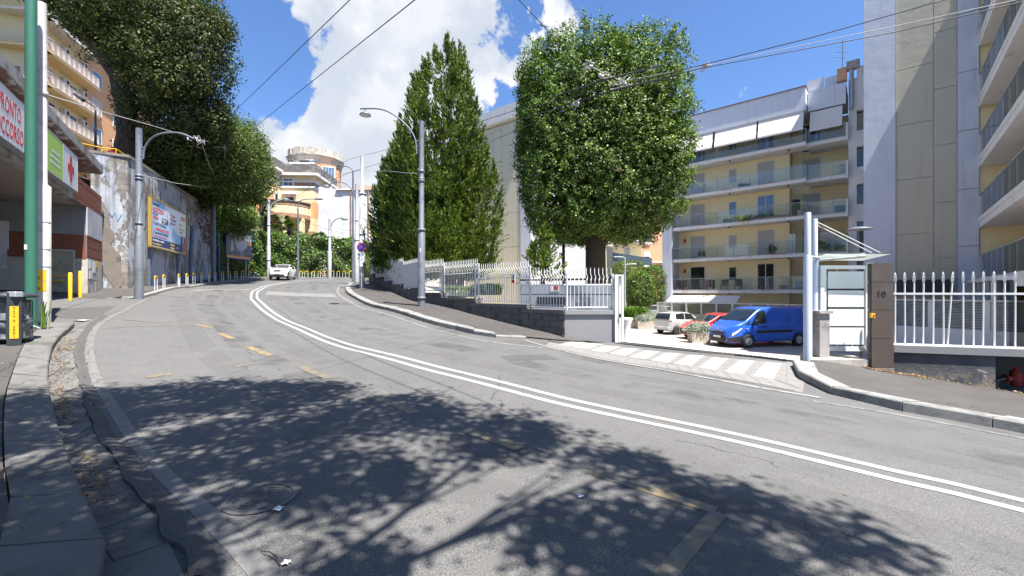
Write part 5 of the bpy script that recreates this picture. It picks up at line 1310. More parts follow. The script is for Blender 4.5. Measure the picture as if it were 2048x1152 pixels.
SEG = [(1231, 1045, 620.5, 1130, 534), (1056, 944, 607.5, 1000, 524), (953, 874, 596, 915, 520), (884, 838, 585, 862, 519), (840, 801, 577, 820, 518), (803, 780, 569, 792, 518), (782, 763, 562, 772, 517), (765, 747, 555, 756, 516), (748, 738, 549, 743, 512)]
M['rust2'] = M['whitem']
for si, (x0, x1, yc, xr, ys) in enumerate(SEG):
    pr = wall_pt(xr); zc = EH - (yc - YH) * pr.y / F; zs_ = EH - (ys - YH) * pr.y / F
    path = wall_path(x0, x1)
    if si == 0: path = [WP[0], WP[1], wall_pt(x1)]
    for a, b in zip(path, path[1:]):
        front = (si == 0 and a is path[0])
        z0a, z0b = zr(a.x, a.y) - .4, zr(b.x, b.y) - .4
        mb = MB(); n = seg_wall(mb, a, b, z0a, z0b, zc - .13, .28, .0)
        obj('plinth', mb, M['plinthl'] if front else M['plinth'], fl_t)
        if not front:   # coursed stone blocks
            Lw = (b - a).length; zlo = min(zr(a.x, a.y), zr(b.x, b.y)) - .05; k = max(1, int(Lw / .62)); rws = max(2, int(round((zc - .13 - zlo) / .24))); rh = (zc - .13 - zlo) / rws
            for r_ in range(rws):
                for i in range(k):
                    u0 = (i + (.5 if r_ % 2 else 0)) / k; u1 = min(u0 + 1 / k, 1)
                    if u1 - u0 < .25 / k: continue
                    p, q = a.lerp(b, u0 + .008 / k * 3), a.lerp(b, u1 - .008 / k * 3)
                    mb = MB(); seg_wall(mb, p, q, zlo + r_ * rh + .006, zlo + r_ * rh + .006, zlo + (r_ + 1) * rh - .006, -.001, .022 + rnd.uniform(0, .014)); obj('stone', mb, M['plinth'], fl_t)
        mb = MB(); seg_wall(mb, a, b, zc - .13, zc - .13, zc, .32, .06); obj('coping', mb, M['plinthl'] if front else M['plinth'], fl_t)
        # railings or sheeted panels
        Lw = (b - a).length; d = (b - a).normalized()
        ii = n * -.12; zb_, zt_2 = zc + .06, zs_
        bend = zt_2 - .36
        if si <= 3:
            nb_ = max(2, int(Lw / (.122 if si == 0 else .125)))
            for i in range(nb_):
                p = a + d * ((i + .5) / nb_ * Lw) + ii
                s_ = .045 if (i % 2 == 0 or True) else 0
                mb = MB(); o = -n * 1.0; w_ = .0125
                path3 = [(0, zb_), (0, bend - .06), (-.03, bend + .05), (.02, bend + .16), (.02, zt_2 - .09)]
                mb.tube([p + n * q_ * 1.2 + d * q_ * 1.1 + Vector((0, 0, z_)) for q_, z_ in path3], [w_, w_, w_ * 1.1, w_ * 1.25, w_ * 1.25], 4, smooth=False)
                tip = p + n * .02 + d * .02; mb.tube([tip + Vector((0, 0, zt_2 - .09)), tip + Vector((0, 0, zt_2))], [w_ * 1.25, .002], 4, smooth=False)
                obj('railing_bar', mb, M['fence'], fl_t)
            for zr_r in (zb_ + .02, bend - .2):
                mb = MB(); p, q = a + ii, b + ii; mb.tube([p + Vector((0, 0, zr_r)), q + Vector((0, 0, zr_r))], .021, 4, smooth=False); obj('rail', mb, M['fence'], fl_t)
            mb = MB(); p = a + ii + d * .02; mb.tube([p + Vector((0, 0, zc)), p + Vector((0, 0, zt_2 - .2))], .03, 4, smooth=False); obj('post', mb, M['fence'], fl_t)
        else:
            mb = MB(); q = n * -.1
            zz0, zz1 = zc + .02, zt_2 - .18
            P = [a + q, b + q, b + q - n * .03, a + q - n * .03]; mb.hexa([(p.x, p.y, zz0) for p in P] + [(p.x, p.y, zz1) for p in P]); obj('sheet_panel', mb, M['fence'], fl_t)
            for i in range(max(2, int(Lw / .2))):
                p = a + d * ((i + .5) / max(2, int(Lw / .2)) * Lw) + q; mb = MB(); mb.tube([p + Vector((0, 0, zz0)), p + Vector((0, 0, zt_2 - .1)), p + Vector((0, 0, zt_2))], [.014, .014, .002], 4, smooth=False); obj('railing_bar', mb, M['fence'], fl_t)
# warning plate on the railings
p = wall_pt(1027); FP = Frame(p.x, p.y, .66, -.75)
if FP.n[1] > 0: FP = Frame(p.x, p.y, .66, -.75, flip=True)
wp = thing('warning_plate', p + Vector((0, 0, 1.0)), 'small white and red warning plate with a figure, tied to the railings', 'sign')
zA, zB = EH - (566 - YH) * p.y / F, EH - (548 - YH) * p.y / F
mb = MB(); mb.fbox(FP, -.07, .09, .0, .02, zA, zB); obj('plate', mb, M['signw'], wp)
mb = MB(); mb.fbox(FP, -.07, .09, .02, .024, zA, zA + .11); obj('red_band', mb, M['red'], wp)
mb = MB(); mb.fbox(FP, .0, .06, .02, .024, zA + .15, zB - .08); mb.lathe([(0.001, 0), (.03, 0), (.001, .004)], FP.p(.03, .02, zB - .05), 8, 'y'); obj('figure', mb, M['blackp'], wp)
# parked sliding gate behind the railings: grey panels with dark slits
SGf = Frame(.35, 16.0, 3.0, -1.6)
if SGf.n[1] > 0: SGf = Frame(.35, 16.0, 3.0, -1.6, flip=True)
sg = thing('sliding_gate', SGf.p(0, 0, 0), 'grey panelled sliding gate parked behind the railings under the clipped tree', 'gate')
a0, a1 = SGf.a(1040), SGf.a(1222)
M['gateg'] = mat('gate_grey', (0.40, 0.42, 0.46), 0.5, 0.08, 1.5)
for (y0, y1) in ((568, 588), (590, 612), (614, 640)):
    mb = MB(); mb.fbox(SGf, a0, a1, -.03, 0, SGf.z(1130, y1), SGf.z(1130, y0)); obj('panel', mb, M['gateg'], sg)
mb = MB(); mb.fbox(SGf, a0, a1, -.06, .02, SGf.z(1130, 561), SGf.z(1130, 557)); mb.fbox(SGf, a0, a1, -.08, -.04, SGf.z(1130, 640), SGf.z(1130, 568)); obj('frame', mb, M['darkmetal'], sg)
mb = MB(); b0, b1 = SGf.a(1074), SGf.a(1136); mb.fbox(SGf, b0, b1, .0, .02, SGf.z(1130, 609), SGf.z(1130, 594)); obj('nameplate', mb, M['darkmetal'], sg)
mb = MB(); b0, b1 = SGf.a(1152), SGf.a(1182); mb.fbox(SGf, b0, b1, .0, .02, SGf.z(1130, 604), SGf.z(1130, 593)); obj('plate', mb, M['galv'], sg)
mb = MB(); b0, b1 = SGf.a(1100), SGf.a(1118); mb.fbox(SGf, b0, b1, .0, .015, SGf.z(1130, 583), SGf.z(1130, 568)); s_ = obj('notice', mb, M['signw'], sg)
mb = MB(); mb.fbox(SGf, b0 + .15, b1 - .02, .015, .02, SGf.z(1130, 580), SGf.z(1130, 571)); obj('notice_print', mb, M['red'], s_)
# gate posts at the end of the left fence
gp = thing('gate_post', (3.35, 13.6, 0), 'white double gate post with roller guides at the left side of the drive', 'gate post')
zb_ = zr(3.35, 13.6)
for (x0, x1, yt, dy) in ((1229.5, 1236, 550, 13.55), (1238, 1241, 555, 13.7), (1242.5, 1246.5, 553, 13.85)):
    p0, p1 = W(x0, 600, dy), W(x1, 600, dy); mb = MB(); mb.box(p0.x, p1.x, dy - .05, dy + .05, zb_ - .1, EH - (yt - YH) * dy / F); obj('post', mb, M['whitem'], gp)
mb = MB(); p0, p1 = W(1230, 600, 13.6), W(1247, 600, 13.6); mb.box(p0.x, p1.x, 13.55, 13.9, EH - (552 - YH) * 13.6 / F, EH - (549.5 - YH) * 13.6 / F); obj('head', mb, M['whitem'], gp)
mb = MB(); p0 = W(1238, 630, 13.5); mb.box(p0.x, p0.x + .06, 13.44, 13.5, p0.z - .08, p0.z + .04); obj('photocell', mb, M['blackp'], gp)
bo = thing('concrete_bollard', W(1251, 683, 14.3), 'fluted pale concrete flower bollard inside the drive by the white gate post', 'bollard')
c = W(1251, 683, 14.3); zq = float(ground_z(np.array([c.x]), np.array([c.y]))[0])
mb = MB(); mb.lathe([(.16, zq), (.15, zq + .3), (.17, zq + .62), (.24, zq + .78), (.25, zq + .84), (.2, zq + .84)], (c.x, c.y, 0), 12); obj('body', mb, M['wplaster'], bo)
# right plinth wall and fence
RF = Frame(8.85, 9.2, 10.33 - 8.85, 8.68 - 9.2)
if RF.n[1] > 0: RF = Frame(8.85, 9.2, 10.33 - 8.85, 8.68 - 9.2, flip=True)
rf = thing('right_fence_wall', (8.9, 9.2, -.3), 'dark peeling plinth wall with tall white spiked railings right of the stone pillar', 'fence')
aL, aM, aZ = RF.a(1786), RF.a(1991), RF.a(2048) + 6
zc1, zc0 = RF.z(1900, 693.5), RF.z(1900, 708)
zl = lambda a: zr(*RF.p(a, 0, 0)[:2])
mb = MB(); mb.fbox(RF, aL, aM, -.3, 0, zl(aM) - .5, zc0); obj('plinth', mb, M['peeldk'], rf)
mb = MB(); mb.fbox(RF, aL, aZ, -.36, .05, zc0, zc1); obj('coping', mb, M['plinthl'], rf)
mb = MB(); mb.fbox(RF, aL, aZ, -.33, .02, zc1, zc1 + .012); obj('coping_top', mb, M['wplaster'], rf)
mb = MB(); mb.fbox(RF, aM, aZ, -1.3, -1.2, zl(aZ) - .5, zc0); mb.fbox(RF, aM - .02, aM + .0, -1.3, -.3, zl(aZ) - .5, zc0); mb.fbox(RF, aM, aZ, -1.2, -.3, zc0 - .03, zc0); obj('niche', mb, M['darkmetal'], rf)
mb = MB(); mb.fbox(RF, aM, aZ, -1.2, .0, zl(aM) - .6, zl(aM) + .02); obj('niche_floor', mb, M['conc'], rf)
mb = MB(); mb.fbox(RF, aZ - 3.5, aZ, -.3, 0, zl(aZ) - .5, zc0); obj('plinth', mb, M['peeldk'], rf)
bx = [1790.5, 1806, 1824, 1843, 1862.5, 1882, 1902.5, 1922.5, 1943.5, 1964.5, 1985.5, 2007.5, 2030.5]
aa = [RF.a(x, -.12) for x in bx]; step = (aa[-1] - aa[0]) / 12
aa = [aa[0] + step * i for i in range(12 + 40)]
zt_2 = RF.z(1900, 543, -.12)
for i, a in enumerate(aa):
    if a > aZ: break
    mb = MB(); lean = .06 if i == 6 else rnd.uniform(-.008, .008)
    P = lambda z, o=0: RF.p(a + lean * (zt_2 - z) * -1 + o, -.12, z)
    mb.tube([P(zc1), P(zt_2 - .24)], .0155, 5); mb.tube([P(zt_2 - .24), P(zt_2 - .20), P(zt_2 - .13), P(zt_2 - .05), P(zt_2)], [.0155, .033, .032, .024, .003], 4, smooth=False)
    obj('railing_bar', mb, M['fence'], rf)
for y in (587.5,): mb = MB(); z = RF.z(1900, y, -.12); mb.fbox(RF, aL, aZ, -.14, -.10, z - .022, z + .022); obj('rail', mb, M['whitem'], rf)
# red valve in the niche
va = RF.p(RF.a(2032, -.6), -.6, RF.z(2032, 755, -.6)); vt = thing('fire_valve', va, 'red fire hydrant valve inside the dark niche of the right plinth wall', 'valve')
M['dred'] = mat('shaded_red_paint', (0.22, 0.02, 0.015), .6, .2, 8)  # red darkened, the shade of the niche is put into the colour
mb = MB(); mb.lathe([(.04, -.2), (.09, -.17), (.1, .0), (.1, .12), (.05, .16), (.03, .22)], tuple(va), 12); mb.tube([va + Vector((-.22, 0, -.02)), va + Vector((.25, 0, -.02))], .055, 10); mb.lathe([(.085, -.02), (.085, .02)], (va.x - .22, va.y, va.z - .02), 12, 'x'); obj('body', mb, M['dred'], vt)
mb = MB(); mb.tube([va + Vector((-.12, 0, .22)), va + Vector((.12, 0, .22))], .018, 6); obj('handwheel', mb, M['dred'], vt)
mb = MB(); mb.tube([va + Vector((-.24, 0, -.02)), va + Vector((-.42, 0, -.05)), va + Vector((-.46, 0, -.35))], .05, 8); obj('pipe', mb, M['darkmetal'], vt)
# ---------------------------------------------------------------- pedestrian gate
GF = Frame(6.75, 9.62, 1.0, .0);
if GF.n[1] > 0: GF = Frame(6.75, 9.62, 1.0, .0, flip=True)
def gfz(px, py): return GF.z(px, py)
# pillar of dark tiles with the house number
PF = Frame(*W(1743, 700, 9.25)[:2], 1.0, -.04)
if PF.n[1] > 0: PF = Frame(*W(1743, 700, 9.25)[:2], 1.0, -.04, flip=True)
M['tile'] = mat('brown_stone_tile', (0.075, 0.056, 0.046), 0.4, 0.1, 2.0, (0.09, 0.068, 0.056), 3.0, bump=0.05, bs=20)
pl = thing('gate_pillar', PF.p(.2, 0, zr(8.0, 9.2)), 'tall brown tiled pillar with the number 10 between the gate and the spiked fence', 'pillar')
pw = PF.a(1787); ysj = [526, 564, 620, 677, 735]
mb = MB(); mb.fbox(PF, .012, pw - .012, -.09, -.015, PF.z(1765, 760), PF.z(1765, 528)); obj('core', mb, M['joint'], pl)
for y0, y1 in zip(ysj, ysj[1:]):
    z0, z1 = PF.z(1765, y1) + .006, PF.z(1765, y0) - .006
    mb = MB(); mb.fbox(PF, 0, pw, -.014, rnd.uniform(.0, .006), z0, z1); obj('tile', mb, M['tile'], pl)
    mb = MB(); mb.fbox(PF, -.01, 0.011, -.1, -.0145, z0, z1); obj('tile', mb, M['tile'], pl)
    mb = MB(); mb.fbox(PF, pw - .011, pw + .01, -.1, -.0145, z0, z1); obj('tile', mb, M['tile'], pl)
mb = MB(); mb.fbox(PF, .03, pw + .0, -.1, .02, PF.z(1765, 765), PF.z(1765, 736)); obj('footing', mb, M['peeldark'], pl)
text('10', PF, PF.a(1752), .008, PF.z(1765, 593), .165, M['blackp'], pl, sx=1.25, bold=.004, extr=.004)
bu = thing('call_button', PF.p(-.01, .03, PF.z(1743, 631)), 'small yellow push button on the left edge of the tiled pillar', 'button')
mb = MB(); c = PF.p(-.0, .02, PF.z(1743, 631)); mb.box(c.x - .05, c.x + .03, c.y - .04, c.y + .02, c.z - .05, c.z + .05); obj('body', mb, M['yelpaint'], bu)
mb = MB(); mb.lathe([(.02, -.045), (.018, -.06)], tuple(c), 8, 'y'); obj('knob', mb, M['red'], bu)
# gate leaf in its frame
ga = thing('pedestrian_gate', GF.p(.4, 0, .2), 'white metal pedestrian gate with four frosted panels and dark gaps', 'gate')
D_ = 9.95
G2 = Frame(*W(1640, 700, D_)[:2], 1.0, -.03)
if G2.n[1] > 0: G2 = Frame(*W(1640, 700, D_)[:2], 1.0, -.03, flip=True)
def g(x, y): return G2.a(x), G2.z(x, y)
def gbox(x0, x1, y0, y1, n0, n1, m, name, par=None):
    mb = MB(); mb.fbox(G2, G2.a(x0), G2.a(x1), n0, n1, G2.z(1690, y1), G2.z(1690, y0)); return obj(name, mb, m, par or ga)
gbox(1638, 1645, 531, 705, -.06, .06, M['whitem'], 'post'); gbox(1737, 1743.5, 526, 706, -.05, .05, M['whitem'], 'post')
gbox(1645.2, 1736.8, 531, 538, -.03, .03, M['whitem'], 'frame_top'); gbox(1647, 1736.8, 693, 702, -.03, .03, M['whitem'], 'frame_bottom')
gbox(1646, 1651, 538, 693, -.03, .03, M['whitem'], 'frame_side'); gbox(1730, 1736, 538, 693, -.03, .03, M['whitem'], 'frame_side')
for x in (1676, 1706): gbox(x - .7, x + .7, 538, 693, -.028, -.012, M['whitem'], 'upright')
M['frostw'] = mat('frosted_panel', (0.62, 0.65, 0.65), 0.35, 0.03, 2)
for y0, y1 in ((543, 577), (581, 614), (618, 652), (655, 689)): gbox(1656, 1727, y0, y1, -.006, .012, M['frostw'], 'panel')
for y in (579, 616, 653.5): gbox(1653, 1729, y - 1.2, y + 1.2, -.03, -.01, M['darkmetal'], 'dark_slat')
for y in (556, 596, 635, 672): gbox(1651, 1656, y - .6, y + .6, -.02, -.005, M['whitem'], 'bracket'); gbox(1727, 1730, y - .6, y + .6, -.02, -.005, M['whitem'], 'bracket')
gbox(1727.5, 1729.5, 540, 692, -.05, -.035, M['darkmetal'], 'post_shade_strip')  # dark strip standing in for the shade of the inner post
# threshold slab
M['slab'] = mat('threshold_stone', (0.40, 0.37, 0.31), 0.8, 0.15, 2.0, (0.30, 0.28, 0.25), 3)
th = struct('threshold')
q = [W(1622, 719, 9.35), W(1748, 733, 9.0), W(1748, 705, 10.0), W(1640, 704, 10.15)]
zt_3 = EH - (719 - YH) * 9.35 / F
mb = MB(); q = [Vector((6.5, 9.32, 0)), Vector((7.72, 9.3, 0)), Vector((7.98, 10.3, 0)), Vector((6.9, 10.3, 0))]
mb.hexa([(p.x, p.y, -.6) for p in q] + [(p.x, p.y, zt_3) for p in q]); obj('step_slab', mb, M['slab'], th)
# stone pier behind the big posts
pr_ = thing('gate_pier', W(1634, 716, 9.75), 'low grey stone pier with cap behind the two tall gate posts', 'pier')
c = W(1634, 700, 9.85)
mb = MB(); mb.box(c.x - .10, c.x + .12, 9.62, 10.1, -.3, EH - (626 - YH) * 9.85 / F); obj('pier', mb, M['conc'], pr_)
mb = MB(); mb.box(c.x - .14, c.x + .16, 9.57, 10.15, EH - (626 - YH) * 9.85 / F, EH - (621 - YH) * 9.85 / F); obj('cap', mb, M['conc'], pr_)
# two tall posts and glass canopy with ties
def tall_post(px, D, ytop, ymid, ybot, r0, r1, label):
    c = W(px, 700, D); zb = EH - (ybot - YH) * D / F; t = thing('canopy_post', (c.x, c.y, zb), label, 'post')
    mb = MB(); zm = EH - (ymid - YH) * D / F; mb.lathe([(r0, zb - .1), (r0, zm - .02), (r0 * .93, zm)], (c.x, c.y, 0), 20); obj('lower_tube', mb, M['gatebl'], t)
    zt = EH - (ytop - YH) * D / F; mb = MB(); mb.lathe([(r1, zm - .01), (r1, zt - .02), (r1 * .9, zt)], (c.x, c.y, 0), 20); obj('upper_tube', mb, M['gatebl'], t)
    return t, c
t1_, c1 = tall_post(1615.5, 9.45, 425, 511, 719, .082, .062, 'front pale blue gate post, taller and thicker of the pair')
t2_, c2 = tall_post(1629.5, 10.0, 438, 519, 622, .075, .058, 'rear pale blue gate post standing on the stone pier')
gc = thing('glass_canopy', W(1700, 515, 10.0), 'sloping glass canopy slung on steel ties above the pedestrian gate', 'canopy')
M['cglass'] = glass_mat('canopy_glass', (0.90, 0.96, 0.93), 0.5, tl=True)
zc = EH - (511 - YH) * 10 / F; xe = W(1783, 511, 9.6).x
mb = MB(); x0 = W(1632, 511, 10).x
mb.hexa([(x0, 9.65, zc + .01), (xe, 9.6, zc + .0), (xe, 10.4, zc - .09), (x0, 10.4, zc - .08), (x0, 9.65, zc + .035), (xe, 9.6, zc + .025), (xe, 10.4, zc - .065), (x0, 10.4, zc - .055)]); obj('glass', mb, M['cglass'], gc)
mb = MB(); mb.tube([(c2.x - .05, 10.0, zc - .12), (xe - .35, 9.9, zc - .03)], .03, 8); obj('bracket', mb, M['galv'], gc)
for (ax, ay, ayy) in ((c2.x, 10.0, 443), (c2.x, 10.0, 449)):
    mb = MB(); mb.tube([(ax + .03, ay, EH - (ayy - YH) * 10 / F), (W(1742, 508, 10).x, 9.75 if ayy == 443 else 9.95, zc + .04)], .010, 6); obj('tie_rod', mb, M['whitem'], gc)
mb = MB(); mb.tube([(c1.x, 9.45, zc - .06), (c2.x + .1, 10.0, zc - .06)], .03, 8); obj('clamp', mb, M['galv'], gc)
# ================================================================ vegetation
M['leaf_ilex'] = leaf_mat('ilex_leaves', (0.018, 0.042, 0.008), (0.20, 0.30, 0.055), (0.30, 0.40, 0.10), trans=0.25, rough=.5, spec=.3)
M['leaf_oak'] = leaf_mat('oak_leaves', (0.016, 0.027, 0.007), (0.10, 0.125, 0.035), (0.17, 0.18, 0.06), trans=0.2, rough=.55, spec=.25)
M['leaf_oak2'] = leaf_mat('light_oak_leaves', (0.035, 0.062, 0.014), (0.16, 0.21, 0.05), trans=0.28, rough=.5, spec=.3)
M['leaf_con'] = leaf_mat('cypress_sprays', (0.024, 0.052, 0.008), (0.23, 0.31, 0.045), (0.27, 0.33, 0.07), trans=0.15, rough=.6, spec=.25)
M['leaf_con2'] = leaf_mat('dark_conifer', (0.016, 0.038, 0.010), (0.13, 0.19, 0.045), trans=0.12, rough=.6, spec=.25)
M['leaf_ivy'] = leaf_mat('ivy_leaves', (0.03, 0.065, 0.012), (0.16, 0.26, 0.045), (0.20, 0.28, 0.05), trans=0.3, rough=.4)
M['leaf_bright'] = leaf_mat('bright_leaves', (0.07, 0.14, 0.02), (0.19, 0.30, 0.05), trans=0.35)
M['leaf_silver'] = leaf_mat('silver_leaves', (0.26, 0.30, 0.26), (0.46, 0.50, 0.45), trans=0.15, rough=.8, spec=.2)
M['leaf_rust'] = leaf_mat('rust_creeper', (0.10, 0.035, 0.02), (0.20, 0.08, 0.04), trans=0.2)
M['leaf_palm'] = leaf_mat('palm_leaves', (0.04, 0.07, 0.02), (0.13, 0.19, 0.06), trans=0.25)
def leaf_quads(P, N, size, asp=0.5, spread=0.7, droop=0.0, rs=None):
    """P centres, N outward directions -> rhombic leaves, randomly turned about N"""
    n = len(P); r = rs or nr
    U = N + r.normal(size=(n, 3)) * spread; U /= np.linalg.norm(U, axis=1)[:, None] + 1e-9
    T_ = r.normal(size=(n, 3)); T_[:, 2] -= droop; T_ -= (T_ * U).sum(1)[:, None] * U; T_ /= np.linalg.norm(T_, axis=1)[:, None] + 1e-9
    S_ = np.cross(U, T_); s = size * r.uniform(.65, 1.25, n)
    a = T_ * s[:, None]; b = S_ * (s * asp)[:, None]; fold = U * (s * .12)[:, None]
    V = np.stack([P - a * .5, P + b * .5 - a * .02 + fold, P + a * .5, P - b * .5 - a * .02 + fold], 1).reshape(-1, 3)
    Q = np.arange(4 * n).reshape(n, 4); return V, Q, r.uniform(size=n)
def make_leaves(name, P, N, size, m, parent, **k):
    kw = {x: k.pop(x) for x in ('asp', 'spread', 'droop') if x in k}
    V, Q, rn = leaf_quads(P, N, size, **kw); return fast_mesh(name, V, Q, m, rn, parent, **k)
def on_sphere(n):
    v = nr.normal(size=(n, 3)); return v / np.linalg.norm(v, axis=1)[:, None]
def ell_crown(ells, nclump, per, rc, core=.5, lump=.28):
    """clumped leaves over a union of ellipsoids: (centre, radii)"""
    Ps, Ns = [], []
    w = np.array([(e[1][0] * e[1][1] + e[1][0] * e[1][2] + e[1][1] * e[1][2]) for e in ells]); w = w / w.sum()
    C = np.array([tuple(e[0]) for e in ells]); Rr = np.array([tuple(e[1]) for e in ells])
    for k, (c, r) in enumerate(zip(C, Rr)):
        m = int(nclump * w[k]); d = on_sphere(m)
        f = np.where(nr.uniform(size=m) < core, nr.uniform(.45, .85, m), nr.uniform(.80, 1.10, m))
        f *= 1 + lump * np.sin(d[:, 0] * 5 + k) * np.sin(d[:, 1] * 6 + 2 * k) * np.sin(d[:, 2] * 5)
        cc = c + d * r * f[:, None]
        # drop clumps that fall deep inside another lobe
        ok = np.ones(m, bool)
        for j in range(len(C)):
            if j != k: ok &= (((cc - C[j]) / Rr[j]) ** 2).sum(1) > .42
        cc, d = cc[ok], (d / r)[ok]; d /= np.linalg.norm(d, axis=1)[:, None]
        pc = nr.integers(max(2, int(per * .5)), int(per * 1.5), len(cc)); i = np.repeat(np.arange(len(cc)), pc)
        off = nr.normal(size=(len(i), 3)) * rc * np.repeat(nr.uniform(.6, 1.3, len(cc)), pc)[:, None]; off -= (off * d[i]).sum(1)[:, None] * d[i] * .5
        Ps.append(cc[i] + off); nn_ = d[i] + off / rc * .35; nn_[:, 2] += .35; Ns.append(nn_ / np.linalg.norm(nn_, axis=1)[:, None])
    return np.concatenate(Ps), np.concatenate(Ns)
def E(px, py, D, rx, ry, rd=None):
    """ellipsoid from picture centre, depth and picture half sizes"""
    c = W(px, py, D); k = D / F; return (c, (rx * k, (rd if rd else (rx + ry) / 2 * k), ry * k))
def limbs(mb, base, tips, r0, rnd_=None, n=8, sag=.0):
    for tip, r1 in tips:
        a = Vector(base); b = Vector(tip); mid = a.lerp(b, .5) + Vector((rnd.uniform(-.3, .3), rnd.uniform(-.3, .3), (b - a).length * .08 + sag))
        mb.tube([a, a.lerp(mid, .6), mid, mid.lerp(b, .6), b], [r0, r0 * .8, (r0 + r1) / 2, r1 * 1.3, r1], n)
# ---- clipped evergreen with block-shaped crown
ilx = thing('clipped_tree', (3.9, 20.0, YARD + 1), 'big evergreen clipped into a rounded block on a thick dark trunk behind the railings', 'tree')
cD = 20.0; ic = W(1197, 262, cD); ic.z = EH + 6.78; ka, kb_, kc = 3.62, 3.3, 4.28
def sbox(n, p=5.6):
    d = on_sphere(n); t = 1 / (np.abs(d) ** p).sum(1) ** (1 / p); return d * t[:, None], d
m_ = 6500
q, d = sbox(m_)
tap = 1 - .13 * np.clip(-q[:, 2], 0, 1) ** 1.5 - .03 * np.clip(q[:, 2], 0, 1)
lump = 1 + .05 * np.sin(q[:, 0] * 7 + q[:, 2] * 4) * np.sin(q[:, 2] * 6 + q[:, 1] * 5) + nr.normal(size=m_) * .014
f = np.where(nr.uniform(size=m_) < .22, nr.uniform(.7, .9, m_), nr.uniform(.90, 1.015, m_)) * lump
cc = np.stack([ic.x + q[:, 0] * ka * f * tap, ic.y + q[:, 1] * kb_ * f * tap, ic.z + q[:, 2] * kc * f], 1)
# outward normals of the block
nrm = np.sign(q) * np.abs(q) ** 2.6; nrm /= np.linalg.norm(nrm, axis=1)[:, None]
pc = nr.integers(10, 36, m_); i = np.repeat(np.arange(m_), pc)
off = nr.normal(size=(len(i), 3)) * .09;
P_ = cc[i] + off + nrm[i] * np.abs(nr.normal(size=len(i)))[:, None] * .05; N_ = nrm[i] * .8 + off * 3; N_[:, 2] += .45; N_ /= np.linalg.norm(N_, axis=1)[:, None]
# loose shoots sticking out of the top, the right flank and the underside
Sp, Sn = [], []
for k in range(520):
    j = nr.integers(m_)
    if nrm[j, 2] < -.3 and k % 3: continue
    L = nr.uniform(.25, .7) * (1.5 if nrm[j, 2] > .5 or nrm[j, 0] > .7 else .8)
    dr_ = nrm[j] + nr.normal(size=3) * .35 + np.array([.1, 0, .25 if nrm[j, 2] > -.2 else -.6]); dr_ /= np.linalg.norm(dr_)
    t_ = np.linspace(0, 1, int(L * 26)); Sp.append(cc[j] + np.outer(t_ * L, dr_) + np.outer(t_ ** 2 * L * -.18, [0, 0, 1]) + nr.normal(size=(len(t_), 3)) * .035); Sn.append(nr.normal(size=(len(t_), 3)) * .6 + dr_)
Sp = np.concatenate(Sp); Sn = np.concatenate(Sn); Sn /= np.linalg.norm(Sn, axis=1)[:, None]
make_leaves('crown', np.concatenate([P_, Sp]), np.concatenate([N_, Sn]), .115, M['leaf_ilex'], ilx, asp=.55, spread=.55)
# inner foliage
q, d = sbox(9000); r_ = nr.uniform(.55, .88, 9000)
P_ = np.stack([ic.x + q[:, 0] * ka * r_ * (1 - .17 * np.clip(-q[:, 2], 0, 1)), ic.y + q[:, 1] * kb_ * r_, ic.z + q[:, 2] * kc * r_], 1)
make_leaves('inner_leaves', P_, d, .34, M['leaf_ilex'], ilx, asp=.7, spread=.8)
mb = MB(); tb = W(1192, 560, cD); b0 = Vector((tb.x, tb.y, YARD)); z1 = EH - (470 - YH) * cD / F
mb.tube([b0, Vector((tb.x, tb.y, YARD + .6)), Vector((tb.x - .02, tb.y, z1 - .8)), Vector((tb.x, tb.y, z1 + .3))], [.62, .5, .46, .52], 14)
limbs(mb, (tb.x, tb.y, z1 + .1), [((tb.x + dx, tb.y + dy, z1 + dz), .08) for dx, dy, dz in ((-2.4, .3, 2.8), (2.3, -.4, 3.0), (.2, 1.8, 3.2), (-.6, -1.9, 2.6), (.4, .1, 5.5), (1.4, 1.2, 4.5), (-1.3, -.6, 4.8), (-2.6, -.8, 1.3), (2.5, .9, 1.2))], .26)
obj('trunk', mb, M['bark'], ilx)
